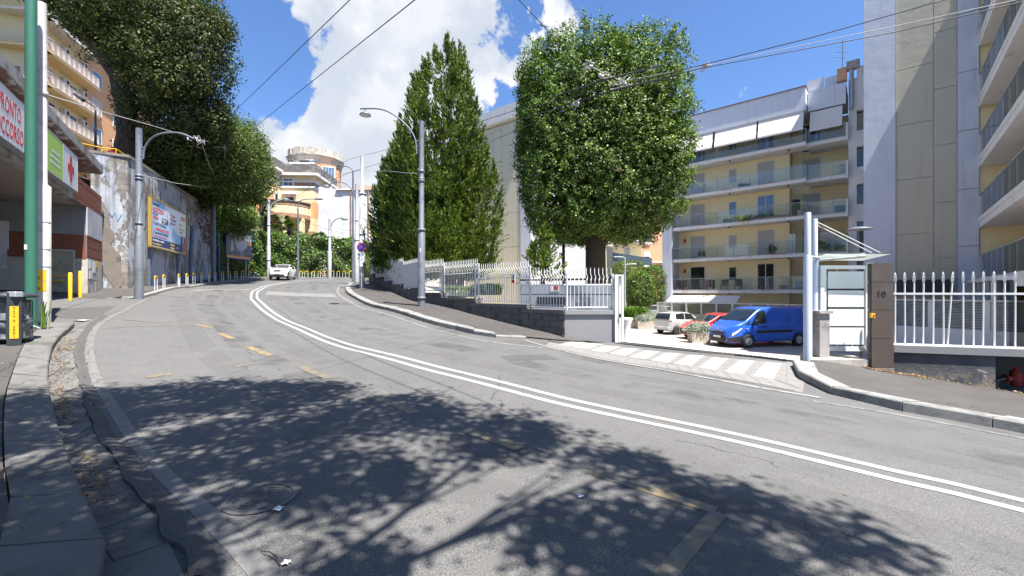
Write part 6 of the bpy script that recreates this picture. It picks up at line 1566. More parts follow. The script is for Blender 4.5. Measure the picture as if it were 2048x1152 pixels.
# ---- conifers
def conifer(px, py_top, py_bot, D, halfw, label, m, nspray=2600, seed=1, multi=None, lean=0.0, prof=None, size=.16, name='conifer', bot_z=None, up=.5):
    r = np.random.default_rng(seed); zt = EH - (py_top - YH) * D / F; zb_ = EH - (py_bot - YH) * D / F; x0 = (px - 1024) * D / F; R_ = halfw * D / F; Hh = zt - zb_
    t = thing(name, (x0, D, bot_z if bot_z is not None else zb_), label, 'tree')
    prof = prof or (lambda u: (1 - u) ** .75 * (.75 + .25 * min(1, u * 6 + .2)))
    Ps, Ns, Ts = [], [], []
    tops = multi or [(0, 0, 1.0, 1.0)]
    for (ox, oy, hh, ww) in tops:
        n = int(nspray * hh * ww); pl = None
        for k in range(n):
            if k % 20 == 0 and r.uniform() < .85:
                uu = 1 - math.sqrt(r.uniform(0, 1)) if r.uniform() < .5 else r.uniform(0, 1); pl = (min(uu, .97), r.uniform(0, 6.283), r.uniform(.9, 1.7) * (size / .16))
            elif k % 20 == 0: pl = None
            if pl:      # plume: a leaning spire of sprays
                u0, a0, LP = pl; v = r.uniform(0, 1); rb = R_ * ww * prof(u0) * (.80 + .16 * v); a = a0 + r.normal() * .28 * (1 - v) / max(rb, .4); zz = zb_ + u0 * Hh * hh + v * LP; rr = rb + r.normal() * .2 * (1 - v)
                c = np.array([x0 + ox + lean * u0 * Hh + math.cos(a) * rr, D + oy + math.sin(a) * rr, zz]); o = np.array([math.cos(a) * .7 + r.normal() * .35, math.sin(a) * .7 + r.normal() * .35, .9 + v]); o /= np.linalg.norm(o)
                L = (.42 - .2 * v) * r.uniform(.7, 1.2) * (size / .16); m_ = 11; tt = np.linspace(0, 1, m_); side = np.cross(o, [0.1, 0, 1.]); side /= np.linalg.norm(side) + 1e-9; fan = r.uniform(-1, 1, m_) * .3 * L * np.sin(tt * 2.6 + .3)
                Ps.append(c + np.outer((tt - .3) * L, o) + np.outer(fan, side) + r.normal(size=(m_, 3)) * .02); Ts.append(np.tile(o, (m_, 1)) + np.outer(np.sign(fan) * .45, side) + r.normal(size=(m_, 3)) * .18); nn_ = np.array([math.cos(a), math.sin(a), .6]); Ns.append(np.tile(nn_, (m_, 1)) + r.normal(size=(m_, 3)) * .4); continue
            u = 1 - math.sqrt(r.uniform(0, 1)) if r.uniform() < .6 else r.uniform(0, 1); u = min(u, .995)
            rad = R_ * ww * prof(u) * (1 + .16 * math.sin(u * 40 + k % 7) * .6)
            a = r.uniform(0, 2 * math.pi); inn = r.uniform(.35, .9) if r.uniform() < .3 else r.uniform(.82, 1.06)
            rad *= 1 + .15 * math.sin(a * 3 + u * 10 + seed) + .13 * math.sin(a * 7 - u * 23) + .07 * math.sin(a * 13 + u * 41)
            c = np.array([x0 + ox + lean * u * Hh + math.cos(a) * rad * inn, D + oy + math.sin(a) * rad * inn, zb_ + u * Hh * hh])
            o = np.array([math.cos(a), math.sin(a), up + .9 * u]); o /= np.linalg.norm(o)
            L = (.34 + .5 * (1 - u)) * r.uniform(.6, 1.25) * (size / .16)
            if r.uniform() < .12: L *= 1.7; o[2] += .8; o /= np.linalg.norm(o)
            m_ = 11; tt = np.linspace(0, 1, m_); side = np.cross(o, [0, 0, 1.]); side /= np.linalg.norm(side) + 1e-9
            fan = r.uniform(-1, 1, m_) * .34 * L * np.sin(tt * 2.6 + .3)
            pts = c + np.outer((tt - .4) * L, o) + np.outer(fan, side) + np.outer(-.22 * L * tt ** 2, [0, 0, 1]) + r.normal(size=(m_, 3)) * .02
            Ps.append(pts); Ts.append(np.tile(o, (m_, 1)) + np.outer(np.sign(fan) * .45, side) + r.normal(size=(m_, 3)) * .18); nn_ = np.cross(o, side) * -1; Ns.append(np.tile(nn_ if nn_[2] > 0 else -nn_, (m_, 1)) + r.normal(size=(m_, 3)) * .35)
    P = np.concatenate(Ps); T_ = np.concatenate(Ts); N = np.concatenate(Ns); n = len(P)
    T_ /= np.linalg.norm(T_, axis=1)[:, None]; N -= (N * T_).sum(1)[:, None] * T_; N /= np.linalg.norm(N, axis=1)[:, None] + 1e-9; S_ = np.cross(N, T_)
    s = size * 1.25 * r.uniform(.6, 1.3, n); a = T_ * s[:, None]; b = S_ * (s * .30)[:, None]
    V = np.stack([P - a * .4, P + b * .5, P + a * .6, P - b * .5], 1).reshape(-1, 3)
    fast_mesh('crown', V, np.arange(4 * n).reshape(n, 4), m, r.uniform(size=n) * .6 + .4 * np.repeat(r.uniform(size=n // 11), 11)[:n], t)
    mb = MB()
    for (ox, oy, hh, ww) in tops:
        mb.tube([(x0 + ox * .3, D + oy * .3, (bot_z if bot_z is not None else zb_) - .2), (x0 + ox * .8, D + oy * .8, zb_ + Hh * .35 * hh), (x0 + ox + lean * Hh * .8, D + oy, zb_ + Hh * hh * .93)], [R_ * .07 + .06, R_ * .05 + .03, .02], 7)
        for k in range(14):
            u = .08 + .8 * k / 14; a = k * 2.4; rr = R_ * ww * prof(u) * .7; zq = zb_ + u * Hh * hh
            mb.tube([(x0 + ox, D + oy, zq), (x0 + ox + math.cos(a) * rr, D + oy + math.sin(a) * rr, zq + rr * .25)], [.05, .015], 5)
    obj('trunk', mb, M['bark'], t); return t
full = lambda u: (.72 + .30 * math.sin(min(u * 2.6 + .1, 1.57))) * (1 if u < .5 else max(0, 1 - ((u - .5) / .5)) ** .58)
conifer(894, 114, 560, 26, 97, 'tallest conifer with bright green feathery sprays and twin tips, left of the clipped tree', M['leaf_con'], nspray=5200, seed=3, prof=full,
        multi=[(-.2, 0, .99, 1.0), (.75, .3, .985, .42), (.3, -.3, .93, .5), (1.6, .4, .60, .62)], bot_z=YARD + 1.5)
conifer(832, 172, 560, 27.5, 62, 'narrow pointed conifer standing between the tallest conifer and the darker bushy one', M['leaf_con'], nspray=3200, seed=5, prof=full, multi=[(0, 0, .98, .9), (-.5, .2, .72, 1.0)], bot_z=YARD + 1.5)
conifer(805, 300, 545, 28.5, 57, 'dark bushy conifer leaning over the left end of the white fence', M['leaf_con2'], nspray=4600, seed=8, prof=full, multi=[(0, 0, .98, 1.0), (-.9, .3, .80, .7), (.6, -.2, .9, .8)], bot_z=YARD + 2, size=.17)
conifer(1085, 458, 568, 17.5, 46, 'small young spruce with tiered branches under the clipped tree', M['leaf_con'], nspray=520, seed=12, prof=lambda u: (1 - u) * (.55 + .45 * abs(math.sin(u * 17))), bot_z=YARD + .8, size=.12, up=.1)
# ---- big evergreen oaks on the terrace
def broad_tree(name, label, ells, nclump, per, rc, size, m, trunk, limbs_, r0, core=.45, asp=.5):
    t = thing(name, trunk[0], label, 'tree'); P, N = ell_crown(ells, nclump, per, rc, core); make_leaves('crown', P, N, size, m, t, asp=asp, spread=.7)
    mb = MB(); mb.tube(trunk, [r0 * (1.25 - .45 * i / (len(trunk) - 1)) for i in range(len(trunk))], 12)
    for a, b, ra, rb_ in limbs_:
        a = Vector(a); b = Vector(b); mid = a.lerp(b, .5) + Vector((rnd.uniform(-.4, .4), 0, rnd.uniform(-.1, .5))); mb.tube([a, mid, b], [ra, (ra + rb_) / 2, rb_], 8)
    obj('trunk', mb, M['bark'], t); return t
d_ = 28.5
w = lambda x, y, D=d_: W(x, y, D)
broad_tree('holm_oak', 'huge dark evergreen oak with leaning forked trunk on the terrace above the wall',
    [E(205, -35, 29, 92, 76), E(290, 20, 28, 130, 95), E(375, 105, 28, 82, 95), E(350, 235, 29.5, 85, 75), E(395, 235, 29, 60, 60), E(292, 108, 27, 70, 42), E(112, -8, 29, 46, 38), E(335, 312, 31, 75, 42), E(410, 60, 28.5, 50, 55), E(345, 155, 27, 70, 55), E(178, 46, 28.2, 42, 34), E(265, 60, 31, 110, 70)],
    5600, 25, .31, .20, M['leaf_oak'], [w(246, 330), w(256, 270), w(252, 215), w(236, 150), w(185, 80), w(135, 10)],
    [(w(250, 205), w(310, 150), .3, .1), (w(240, 165), w(335, 120), .26, .07), (w(255, 240), w(300, 190), .22, .07), (w(236, 150), w(235, 40), .35, .12), (w(165, 75), w(90, 30), .22, .06), (w(310, 150), w(370, 120), .12, .05)], .52)
broad_tree('oak_tree', 'lighter green evergreen oak spilling over the billboards towards the road',
    [E(430, 300, 33, 80, 65), E(480, 290, 37, 48, 48), E(500, 345, 38, 42, 50), E(455, 352, 37, 60, 38), E(385, 320, 32, 58, 48), E(455, 330, 34, 60, 60), E(480, 385, 37, 40, 26)],
    3800, 26, .36, .20, M['leaf_oak2'], [W(470, 438, 47), W(458, 400, 42), W(440, 340, 36)], [(W(450, 400, 36), W(480, 330, 37), .2, .06), (W(450, 400, 36), W(400, 330, 33), .2, .06)], .22)
broad_tree('shade_tree', 'dark understorey tree on the terrace behind the top of the peeling wall',
    [E(330, 345, 34, 60, 28), E(405, 388, 36, 42, 24), E(285, 318, 33, 45, 26), E(390, 358, 36, 55, 30)], 1800, 24, .34, .20, M['leaf_oak'], [W(340, 440, 34), W(338, 400, 34), W(335, 360, 34)], [], .25)
broad_tree('bay_tree', 'bright green bushy tree above the end of the peeling wall', [E(455, 425, 42, 46, 26), E(480, 440, 44, 34, 30), E(430, 440, 41, 28, 22)], 1300, 24, .3, .18, M['leaf_ivy'], [W(455, 470, 42), W(455, 450, 42), W(455, 430, 42)], [], .15)
# ---- street tree above the camera: casts the dappled shade on the road
shade_off = Vector((SUND.x, SUND.y, 0)) / SUND.z
def over(px, py, h, rx, rz=None):
    g_ = G(px, py); c = g_ + SUND * (h / SUND.z); return (c, (rx, rx * .9, rz or rx * .45))
ov = [over(330, 798, 8.2, 1.5, .5), over(560, 792, 8.4, 1.2, .45), over(760, 828, 8.6, 1.25, .45), over(420, 900, 7.8, 1.3, .5), over(1010, 872, 8.4, .85, .35), over(680, 960, 8.0, .9, .4), over(1255, 935, 8.2, .55, .3), over(1465, 1005, 8.0, .5, .3),
      over(1680, 1072, 7.8, .42, .25), over(1200, 1080, 7.4, .65, .3), over(60, 865, 8.0, 1.5, .5), over(20, 1100, 7.6, 1.1, .5), over(120, 1010, 7.9, .9, .4), over(70, 830, 8.3, 1.0, .4), over(230, 1060, 7.5, .6, .3), over(250, 1130, 7.6, .5, .3), over(700, 1120, 7.0, .35, .2), over(1400, 1140, 7.5, .8, .35), (Vector((0.4, -1.5, 8.5)), (1.6, 1.3, .6)), (Vector((3.5, -1.5, 8.2)), (1.4, 1.2, .5)), (Vector((-3, -2.0, 8.6)), (1.8, 1.5, .6)), (Vector((.5, -4, 9.5)), (3, 2.2, 1.2))]
st = thing('street_tree', (-1.2, -2.6, .3), 'spreading street tree overhead throwing dappled shade across the near road', 'tree')
ov += [(Vector((-3.5, 0, 9.0)), (2.4, 2.0, .8)), (Vector((-6.5, 1.5, 8.6)), (2.2, 1.8, .8)), (Vector((2.5, -4, 9.0)), (2.4, 2.0, 1.0)), (Vector((-2, -5, 8.0)), (3.2, 2.2, 1.2)), (Vector((0, -8, 7.5)), (7, 3, 2)), (Vector((-9.5, -2, 7.5)), (2.6, 5, 1.6)), (Vector((6.5, -7.5, 8)), (4, 3, 1.6)), (Vector((1, -2.6, 9.6)), (4.5, 1.8, .8))]  # extra unseen crown lobes, added to block sky light over the near road
P, N = ell_crown(ov[:-8], 3500, 25, .17, .75, .25); P2_, N2_ = ell_crown(ov[-8:], 3000, 22, .34, .5, .1); P = np.concatenate([P, P2_]); N = np.concatenate([N, N2_])
make_leaves('crown', P, N, .13, M['leaf_oak2'], st, asp=.5, spread=.8)
mb = MB(); tb = Vector((-1.2, -2.6, -.2)); top = Vector((-1.0, -2.4, 5.6))
mb.tube([tb, tb.lerp(top, .5), top], [.34, .27, .24], 12)
for c, r_ in ov:
    mid = top.lerp(c, .5) + Vector((rnd.uniform(-.5, .5), rnd.uniform(-.4, .4), .5)); mb.tube([top, top.lerp(mid, .5) + Vector((0, 0, .25)), mid, c], [.12, .08, .055, .02], 6)
    for k in range(7):
        q = c + Vector((rnd.uniform(-1, 1) * r_[0], rnd.uniform(-1, 1) * r_[1], rnd.uniform(-.5, .8) * r_[2])); mb.tube([mid.lerp(c, rnd.uniform(.2, .9)), q], [.022, .006], 4)
obj('trunk', mb, M['bark'], st)
# ---- ivy hedge over the far wall, creepers, hedges
def surface_leaves(name, label, poly, z0, z1, thick, dens, size, m, cat='hedge', bulge=.5, top=True, parent=None, ragged=.35, kind=None):
    """leafy face along a plan polyline (street side), lumpy, z from z0 to z1 (lists allowed)"""
    P0 = [Vector((p[0], p[1], 0)) for p in poly]; ns = normals2(P0); L = [0]
    for a, b in zip(P0, P0[1:]): L.append(L[-1] + (b - a).length)
    tot = L[-1]; z0l = z0 if isinstance(z0, list) else [z0] * len(P0); z1l = z1 if isinstance(z1, list) else [z1] * len(P0)
    area = tot * (sum(z1l) / len(z1l) - sum(z0l) / len(z0l)); n = int(area * dens)
    s = nr.uniform(0, tot, n); xs = np.interp(s, L, [p.x for p in P0]); ys_ = np.interp(s, L, [p.y for p in P0]); nx_ = np.interp(s, L, [q.x for q in ns]); ny_ = np.interp(s, L, [q.y for q in ns])
    za = np.interp(s, L, z0l); zb_ = np.interp(s, L, z1l) + ragged * (np.sin(s * 1.7) * .5 + np.sin(s * 4.3 + 1) * .3 + np.sin(s * .6) * .5)
    u = nr.uniform(0, 1, n); topm = nr.uniform(size=n) < (.2 if top else 0); u = np.where(topm, 1, u); z = za + (zb_ - za) * u
    lump = bulge * (.5 + .5 * np.sin(s * 1.9 + np.sin(z * 1.3) * 1.5)) * (.5 + .5 * np.sin(z * 2.1 + s * .7)) + nr.uniform(-thick, thick * .3, n) * .5
    back = np.where(topm, nr.uniform(0, thick, n), 0)
    # ns points left of the path; street lies to the right => push out with -n
    X = xs - nx_ * (lump - back); Yy = ys_ - ny_ * (lump - back)
    P = np.stack([X, Yy, z + np.where(topm, lump * .4, 0)], 1) + nr.normal(size=(n, 3)) * .05
    N = np.stack([-nx_, -ny_, np.where(topm, 2.0, .35)], 1); N /= np.linalg.norm(N, axis=1)[:, None]
    if parent is None:
        t = thing(name, (P0[0].x, P0[0].y, z0l[0]), label, cat)
    else: t = parent
    make_leaves('foliage', P, N, size, m, t, asp=.75, spread=.55, **({'kind': kind} if kind else {})); return t
# far ivy-covered wall (four stretches, as the photo reads)
zi = lambda y, D: EH - (y - YH) * D / F
surface_leaves('ivy_hedge', 'thick green ivy covering the wall behind the second billboard and white car', [(-29.2, 48.3), (-29.2, 51.5), (-28.6, 55.2), (-27.2, 57.6)], 3.3, [zi(468, 49), zi(472, 52), zi(478, 55), zi(480, 58)], .8, 170, .24, M['leaf_ivy'])
surface_leaves('ivy_hedge', 'bulging green ivy over the bend wall between the thin lamp post and the pedestrian', [(-27.1, 57.7), (-25.2, 59.5), (-22.6, 60.9)], 3.5, [zi(474, 58), zi(478, 60), zi(488, 61)], .8, 170, .24, M['leaf_ivy'], bulge=.9)
surface_leaves('ivy_hedge', 'bright green ivy hedge at the far right end of the bend below the wrapped house', [(-22.5, 61.0), (-19, 62), (-14.5, 63)], 3.5, [zi(488, 61), zi(492, 62), zi(495, 63)], .8, 170, .24, M['leaf_bright'], bulge=.7)
surface_leaves('ivy_creeper', 'dark ivy creeper hanging over the end of the peeling wall beside the second billboard', [(-27.0, 38.8), (-28.2, 41.2), (-29.0, 43.6)], [ZT - 4.6, ZT - 6.4, ZT - 6.8], [ZT + .3, ZT + .5, ZT + .7], .5, 200, .18, M['leaf_ivy'], cat='creeper', bulge=.35)
surface_leaves('ivy_creeper', 'tall ivy curtain left of and above the second billboard', [(-29.1, 43.9), (-29.6, 46.2), (-29.5, 48.2)], [2.9, 2.9, 3.1], [zi(420, 44), zi(432, 46), zi(462, 48)], .6, 170, .20, M['leaf_ivy'], cat='creeper', bulge=.3)
surface_leaves('dry_creeper', 'rust-brown dried creeper on the top of the peeling wall right of the first billboard', [(-25.4, 34.3), (-26.1, 36.2), (-27.0, 38.6)], [ZT - .9, ZT - 3.0, ZT - 3.4], [ZT - .2, ZT - .2, ZT], .2, 110, .15, M['leaf_rust'], cat='creeper', bulge=.15, top=False)
# garden trees above the hedge
def bush(px, py, D, rx, ry, label, m, size=.2, n=520, name='bush', per=22, stem=True, cat='bush', rc=.26):
    c, r_ = E(px, py, D, rx, ry); P, N = ell_crown([(c, r_), (c + Vector((r_[0] * .5, 0, -r_[2] * .3)), tuple(x * .7 for x in r_)), (c + Vector((-r_[0] * .5, 0, -r_[2] * .35)), tuple(x * .65 for x in r_))], n, per, rc, .4)
    t = thing(name, (c.x, c.y, c.z - r_[2]), label, cat); make_leaves('foliage', P, N, size, m, t, asp=.6)
    mb = MB()
    for k in range(4): mb.tube([(c.x, c.y, c.z - r_[2] - .2), (c.x + rnd.uniform(-.5, .5) * r_[0], c.y + rnd.uniform(-.3, .3), c.z + r_[2] * .2)], [.05, .02], 5)
    obj('stem', mb, M['bark'], t); return t
bush(606, 482, 61, 16, 14, 'rounded bush on the hedge top in front of the villa corner', M['leaf_ivy']); bush(655, 487, 62.5, 20, 12, 'wide low bush on the hedge top below the wrapped house', M['leaf_ivy'])
bush(555, 478, 58, 20, 12, 'round bush on the ivy wall beneath the fan palm', M['leaf_ivy']); bush(702, 490, 63, 12, 12, 'small bush on the hedge top left of the sign pole', M['leaf_bright'])
bush(733, 536, 54, 9, 14, 'small round bright bush at the far end of the pavement by the fence', M['leaf_bright'], size=.14, n=300)
# palms
def palm(px, py_crown, py_base, D, r, label, n=26, trunk_r=.2, shaggy=False):
    c = W(px, py_crown, D); b = W(px - 2, py_base, D); t = thing('palm_tree', b, label, 'palm')
    Ps, Ts, Ss = [], [], []
    for k in range(n):
        a = nr.uniform(0, 2 * math.pi); el = nr.uniform(-.3, 1.2); L = r * nr.uniform(.75, 1.1)
        for j in range(12):
            f_ = (j / 11 - .5) * 2.0; dirv_ = np.array([math.cos(a + f_ * .55) * math.cos(el), math.sin(a + f_ * .55) * math.cos(el), math.sin(el) + abs(f_) * -.25]); dirv_ /= np.linalg.norm(dirv_)
            st_ = np.array(c) + np.array([math.cos(a) * math.cos(el), math.sin(a) * math.cos(el), math.sin(el)]) * L * .45
            Ps.append(st_); Ts.append(dirv_ * L * .6)
    P = np.array(Ps); T_ = np.array(Ts); S_ = np.cross(T_, [0, 0, 1.]); S_ /= np.linalg.norm(S_, axis=1)[:, None] + 1e-9; S_ *= r * .05
    drop = np.zeros_like(T_); drop[:, 2] = -r * .12
    V = np.stack([P, P + T_ * .5 + S_, P + T_ + drop, P + T_ * .5 - S_], 1).reshape(-1, 3); fast_mesh('fronds', V, np.arange(len(V)).reshape(-1, 4), M['leaf_palm'], nr.uniform(size=len(P)), t)
    mb = MB(); mb.tube([b, b.lerp(c, .5) + Vector((.1, 0, 0)), c], [trunk_r * 1.2, trunk_r, trunk_r * 1.1], 8)
    for k in range(n):
        a = k * 2.4; el = rnd.uniform(0, 1.1); mb.tube([c, c + Vector((math.cos(a) * math.cos(el), math.sin(a) * math.cos(el), math.sin(el))) * r * .45], [.03, .015], 4)
    obj('trunk', mb, M['bark'], t)
palm(523, 405, 478, 60, 2.1, 'tall thin-trunked palm at the left corner of the villa', trunk_r=.28); palm(530, 432, 480, 62, 1.7, 'shorter palm with ivy-clad trunk beside the villa wall', trunk_r=.5)
palm(562, 447, 478, 63, 2.0, 'upper fan palm in front of the curved balcony', n=34); palm(578, 462, 482, 62, 1.9, 'lower wide fan palm right of the upper fan palm', n=34); palm(550, 464, 482, 60, 1.3, 'low yellow-green cycad palm on the ivy wall', n=30)
# clipped hedges and planting in the yard
def hedge_block(px0, px1, py0, py1, D, dep, label, m=None, n=700, size=.12, name='clipped_hedge', p=4.0, per=22):
    a, b = W(px0, py1, D), W(px1, py0, D); c = (a + b) / 2; r_ = ((b.x - a.x) / 2, dep / 2, (b.z - a.z) / 2); t = thing(name, (c.x, c.y, a.z), label, 'hedge')
    q, d = sbox(n, p); nn_ = np.sign(q) * np.abs(q) ** 2.6; nn_ /= np.linalg.norm(nn_, axis=1)[:, None]; f_ = nr.uniform(.9, 1.03, n); cc = np.array(c) + q * np.array(r_) * f_[:, None]
    i = np.repeat(np.arange(n), per); P = cc[i] + nr.normal(size=(len(i), 3)) * .12; N = nn_[i] + nr.normal(size=(len(i), 3)) * .2; N[:, 2] += .4
    make_leaves('foliage', P, N / np.linalg.norm(N, axis=1)[:, None], size, m or M['leaf_ilex'], t, asp=.6, spread=.5)
    mb = MB(); mb.tube([(c.x, c.y, YARD - .05), (c.x, c.y, c.z)], [.15, .1], 7); obj('stem', mb, M['bark'], t); return t
hedge_block(1223, 1290, 525, 600, 44, 2.4, 'square dark clipped hedge behind the yard lamp post', n=900); hedge_block(1290, 1330, 533, 612, 43, 2.4, 'flat-topped clipped hedge against the yellow block end wall', n=900)
hedge_block(1256, 1303, 546, 615, 38, 2.0, 'rounded front clipped shrub standing taller than the bright bush', n=800, p=2.8)
M['planter'] = mat('planter_concrete', (0.48, 0.43, 0.36), 0.9, 0.12, 3, (0.36, 0.32, 0.27), 4)
def planter(px, py, D, wpx, hpx, label, m, ph=.45, size=.1, n=150, per=16, long=1.0, rz=0.0):
    c = W(px, py, D); c.z = YARD; k = D / F; w_, h_ = wpx * k / 2, hpx * k; t = thing('planter', c, label, 'planter', 'concrete planters in the yard');
    mb = MB(); o = [(-w_, -w_ / long), (w_, -w_ / long), (w_, w_ / long), (-w_, w_ / long)]; o = [(x * math.cos(rz) - y * math.sin(rz) + c.x, x * math.sin(rz) + y * math.cos(rz) + c.y) for x, y in o]
    mb.hexa([(c.x + (x - c.x) * .94, c.y + (y - c.y) * .94, YARD) for x, y in o] + [(x, y, YARD + h_) for x, y in o]); obj('tub', mb, M['planter'], t)
    e = [((c.x, c.y, YARD + h_ + ph * .4), (w_ * 1.25, w_ * 1.1 / long, ph * .7))]; P, N = ell_crown([(Vector(a), b) for a, b in e], n, per, .10, .5); pt = thing('planter_shrub', (c.x, c.y, YARD + h_), label.replace('planter holding', 'growing in a planter:').split(':')[-1].strip() if False else 'plant growing in the ' + label, 'shrub')
    make_leaves('foliage', P, N, size, m, pt, asp=.3, spread=.9); mb = MB()
    for j in range(6): mb.tube([(c.x, c.y, YARD + h_ - .05), (c.x + rnd.uniform(-.4, .4), c.y + rnd.uniform(-.2, .2), YARD + h_ + ph)], [.015, .006], 4)
    obj('stem', mb, M['bark'], pt); return t
planter(1398, 678, 22.8, 38, 21, 'wide concrete planter in front of the small silver car', M['leaf_silver'], ph=.42, n=260, size=.12, long=1.6, per=14)
planter(1287, 655, 31.5, 28, 15, 'low concrete planter by the foot of the yard lamp post', M['leaf_silver'], ph=.5, n=200, long=1.3); planter(1306, 648, 33.5, 12, 13, 'narrow concrete planter left of the low cream wall', M['leaf_silver'], ph=.45, n=120)
planter(1262, 655, 32.0, 17, 15, 'square concrete planter under the bright green bush', M['leaf_bright'], ph=.7, n=200)
# long arching bright leaves
def strap_plant(c, r_, h_, n, label, m, name='strap_leaf_bush', wd=.06):
    t = thing(name, c, label, 'bush'); V = [];
    for k in range(n):
        a = nr.uniform(0, 6.283); L = h_ * nr.uniform(.6, 1.1); out = r_ * nr.uniform(.2, 1.0); s = np.array([-math.sin(a), math.cos(a), 0]) * wd * .5; b = np.array(c) + np.array([nr.normal() * r_ * .3, nr.normal() * r_ * .2, 0]); d = np.array([math.cos(a), math.sin(a), 0])
        P = [b + d * out * u ** 1.5 + np.array([0, 0, L * (u - .45 * u ** 3)]) for u in (0, .35, .7, 1)]
        ww = [.6, 1, .8, .05]
        for i in range(3): V += [P[i] - s * ww[i], P[i] + s * ww[i], P[i + 1] + s * ww[i + 1], P[i + 1] - s * ww[i + 1]]
    V = np.array(V); fast_mesh('leaves', V, np.arange(len(V)).reshape(-1, 4), m, np.repeat(nr.uniform(size=n), 3), t); return t
c = W(1268, 640, 32.5); c.z = YARD + .4; strap_plant(c, 1.3, 2.0, 900, 'bright green bush of long arching leaves behind the yard planters', M['leaf_bright'])
c = W(1240, 640, 36); c.z = YARD; strap_plant(c, 1.2, 1.6, 500, 'darker arching-leaf bush left of the yard lamp post', M['leaf_ivy'])
# plants behind the railings
for i, (x, y, D) in enumerate(((905, 592, 21.5), (960, 590, 20.0), (985, 590, 19.5), (935, 594, 20.5))):
    c = W(x, y, D); strap_plant(c, .55, .9, 220, ['leftmost green strap-leaf clump behind the railings beneath the conifer', 'green strap-leaf clump behind the railings, right of the conifer trunk', 'rightmost green strap-leaf clump behind the railings', 'middle green strap-leaf clump behind the railings'][i], M['leaf_bright'], wd=.05)
# planting bed level behind the railings
mb = MB(); q = [(1.5, 13.9), (3.0, 14.3), (4.4, 24), (-4, 34), (-12, 46), (-9.6, 31.4), (-4.1, 21.0), (-1.3, 17.2)]
for (xa, ya), (xb, yb_) in zip(q, q[1:]): pass
def bedz(x, y): return max(YARD + .02, zr(min(x, 3), y) - .35)
rows = []
for (xa, ya), (xb, yb_) in [((1.5, 13.9), (3.0, 14.3)), ((.2, 15.4), (4.0, 18)), ((-1.3, 17.2), (4.5, 21)), ((-4.1, 21.0), (4.0, 26)), ((-9.6, 31.4), (0, 36)), ((-12.4, 38.5), (-6, 44))]:
    rows.append([(xa + (xb - xa) * u / 5, ya + (yb_ - ya) * u / 5, bedz(xa + (xb - xa) * u / 5, ya + (yb_ - ya) * u / 5) * (1 - u / 5) + (YARD + .02) * u / 5) for u in range(6)])
mb = MB(); mb.grid(rows, flip=True); obj('planting_bed', mb, M['earth'], kind='structure')
# weeds by the grey pole, ivy at plinth, leaf litter
c = W(84, 655, 9.7); c.z = zr(c.x, c.y) + .12; strap_plant(c + Vector((.22, -.15, 0)), .13, 1.05, 20, 'tall thin weed growing at the foot of the light grey pole', M['leaf_bright'], name='weed', wd=.025)
def litter(name, paths, n, spread, size, off):
    Ps = []
    for path in paths:
        pts = resample(path, .2); i = nr.integers(0, len(pts) - 1, n); p = np.array([tuple(pts[j]) for j in i]); s = nr.normal(size=(n, 2)) * spread; cl = (np.sin(i * .35) + np.sin(i * .13 + 2)) > -.7
        p[:, :2] += s; Ps.append(p[cl])
    P = np.concatenate(Ps); P[:, 2] = ZR(P[:, 0], P[:, 1]) + off + nr.uniform(0, .02, len(P)); N = np.tile([0, 0, 1.], (len(P), 1)); V, Q, rn = leaf_quads(P, N, size, .5, .35); V[:, 2] = np.maximum(V[:, 2], ZR(V[:, 0], V[:, 1]) + off); fast_mesh(name, V, Q, M['leafdry'], rn, kind='stuff')
gm = [a.lerp(b, .25) for a, b in zip(resample(LKo, .5)[:18], resample(GTo, .5)[:18])]
Lk = resample(LKo, .25); nn_ = normals2(Lk)
litter('leaf_litter', [[p - n * .10 for p, n in zip(Lk, nn_)]], 950, .07, .045, .02)
litter('leaf_litter', [[p - n * .28 for p, n in zip(Lk, nn_)]], 330, .14, .05, .02)
litter('leaf_litter', [side_off(RKs, .07)], 700, .05, .05, .006); litter('leaf_litter', [[p for p in side_off(resample(RNo, .4), .06)]], 420, .04, .05, .006)
litter('leaf_litter', [[RF.p(a, .12, 0) for a in np.arange(0, 8, .3)], [Vector((7.6, 9.15, 0)), Vector((8.8, 9.0, 0))]], 330, .07, .055, .155)
litter('leaf_litter', [[Vector((-8, 1, 0)), Vector((-7.5, 9, 0))], [Vector((-3, 2, 0)), Vector((-8, 7, 0))], [Vector((1, 12.6, 0)), Vector((-4, 19, 0))]], 130, .6, .05, .14)
litter('leaf_litter', [[Vector((-2, 3, 0)), Vector((2, 6, 0)), Vector((-6, 9, 0))]], 60, 1.2, .045, .006)
# ================================================================ poles and lamps
def pole(px, py_base, D, py_top, r0, r1, m, label, collars=(), py_step=None, name='pole', dy=0, lean=0.0, cat='pole', grp=None):
    c = W(px, py_base, D); zt = EH - (py_top - YH) * D / F; t = thing(name, c, label, cat, grp)
    zs_ = EH - (py_step - YH) * D / F if py_step is not None else None
    mb = MB()
    if zs_: mb.lathe([(r0, c.z - .15), (r0, zs_ - .04), (r1, zs_ + .02), (r1 * .95, zt)], (c.x, c.y, 0), 16)
    else: mb.lathe([(r0, c.z - .15), (r1, zt)], (c.x, c.y, 0), 16)
    obj('shaft', mb, m, t)
    for y in collars:
        z = EH - (y - YH) * D / F; rr = (r0 if zs_ and z < zs_ + .05 else r1) ; mb = MB(); mb.lathe([(rr, z - .06), (rr * 1.18, z - .05), (rr * 1.18, z + .05), (rr, z + .06)], (c.x, c.y, 0), 16); obj('collar', mb, m, t)
    return t, c, zt
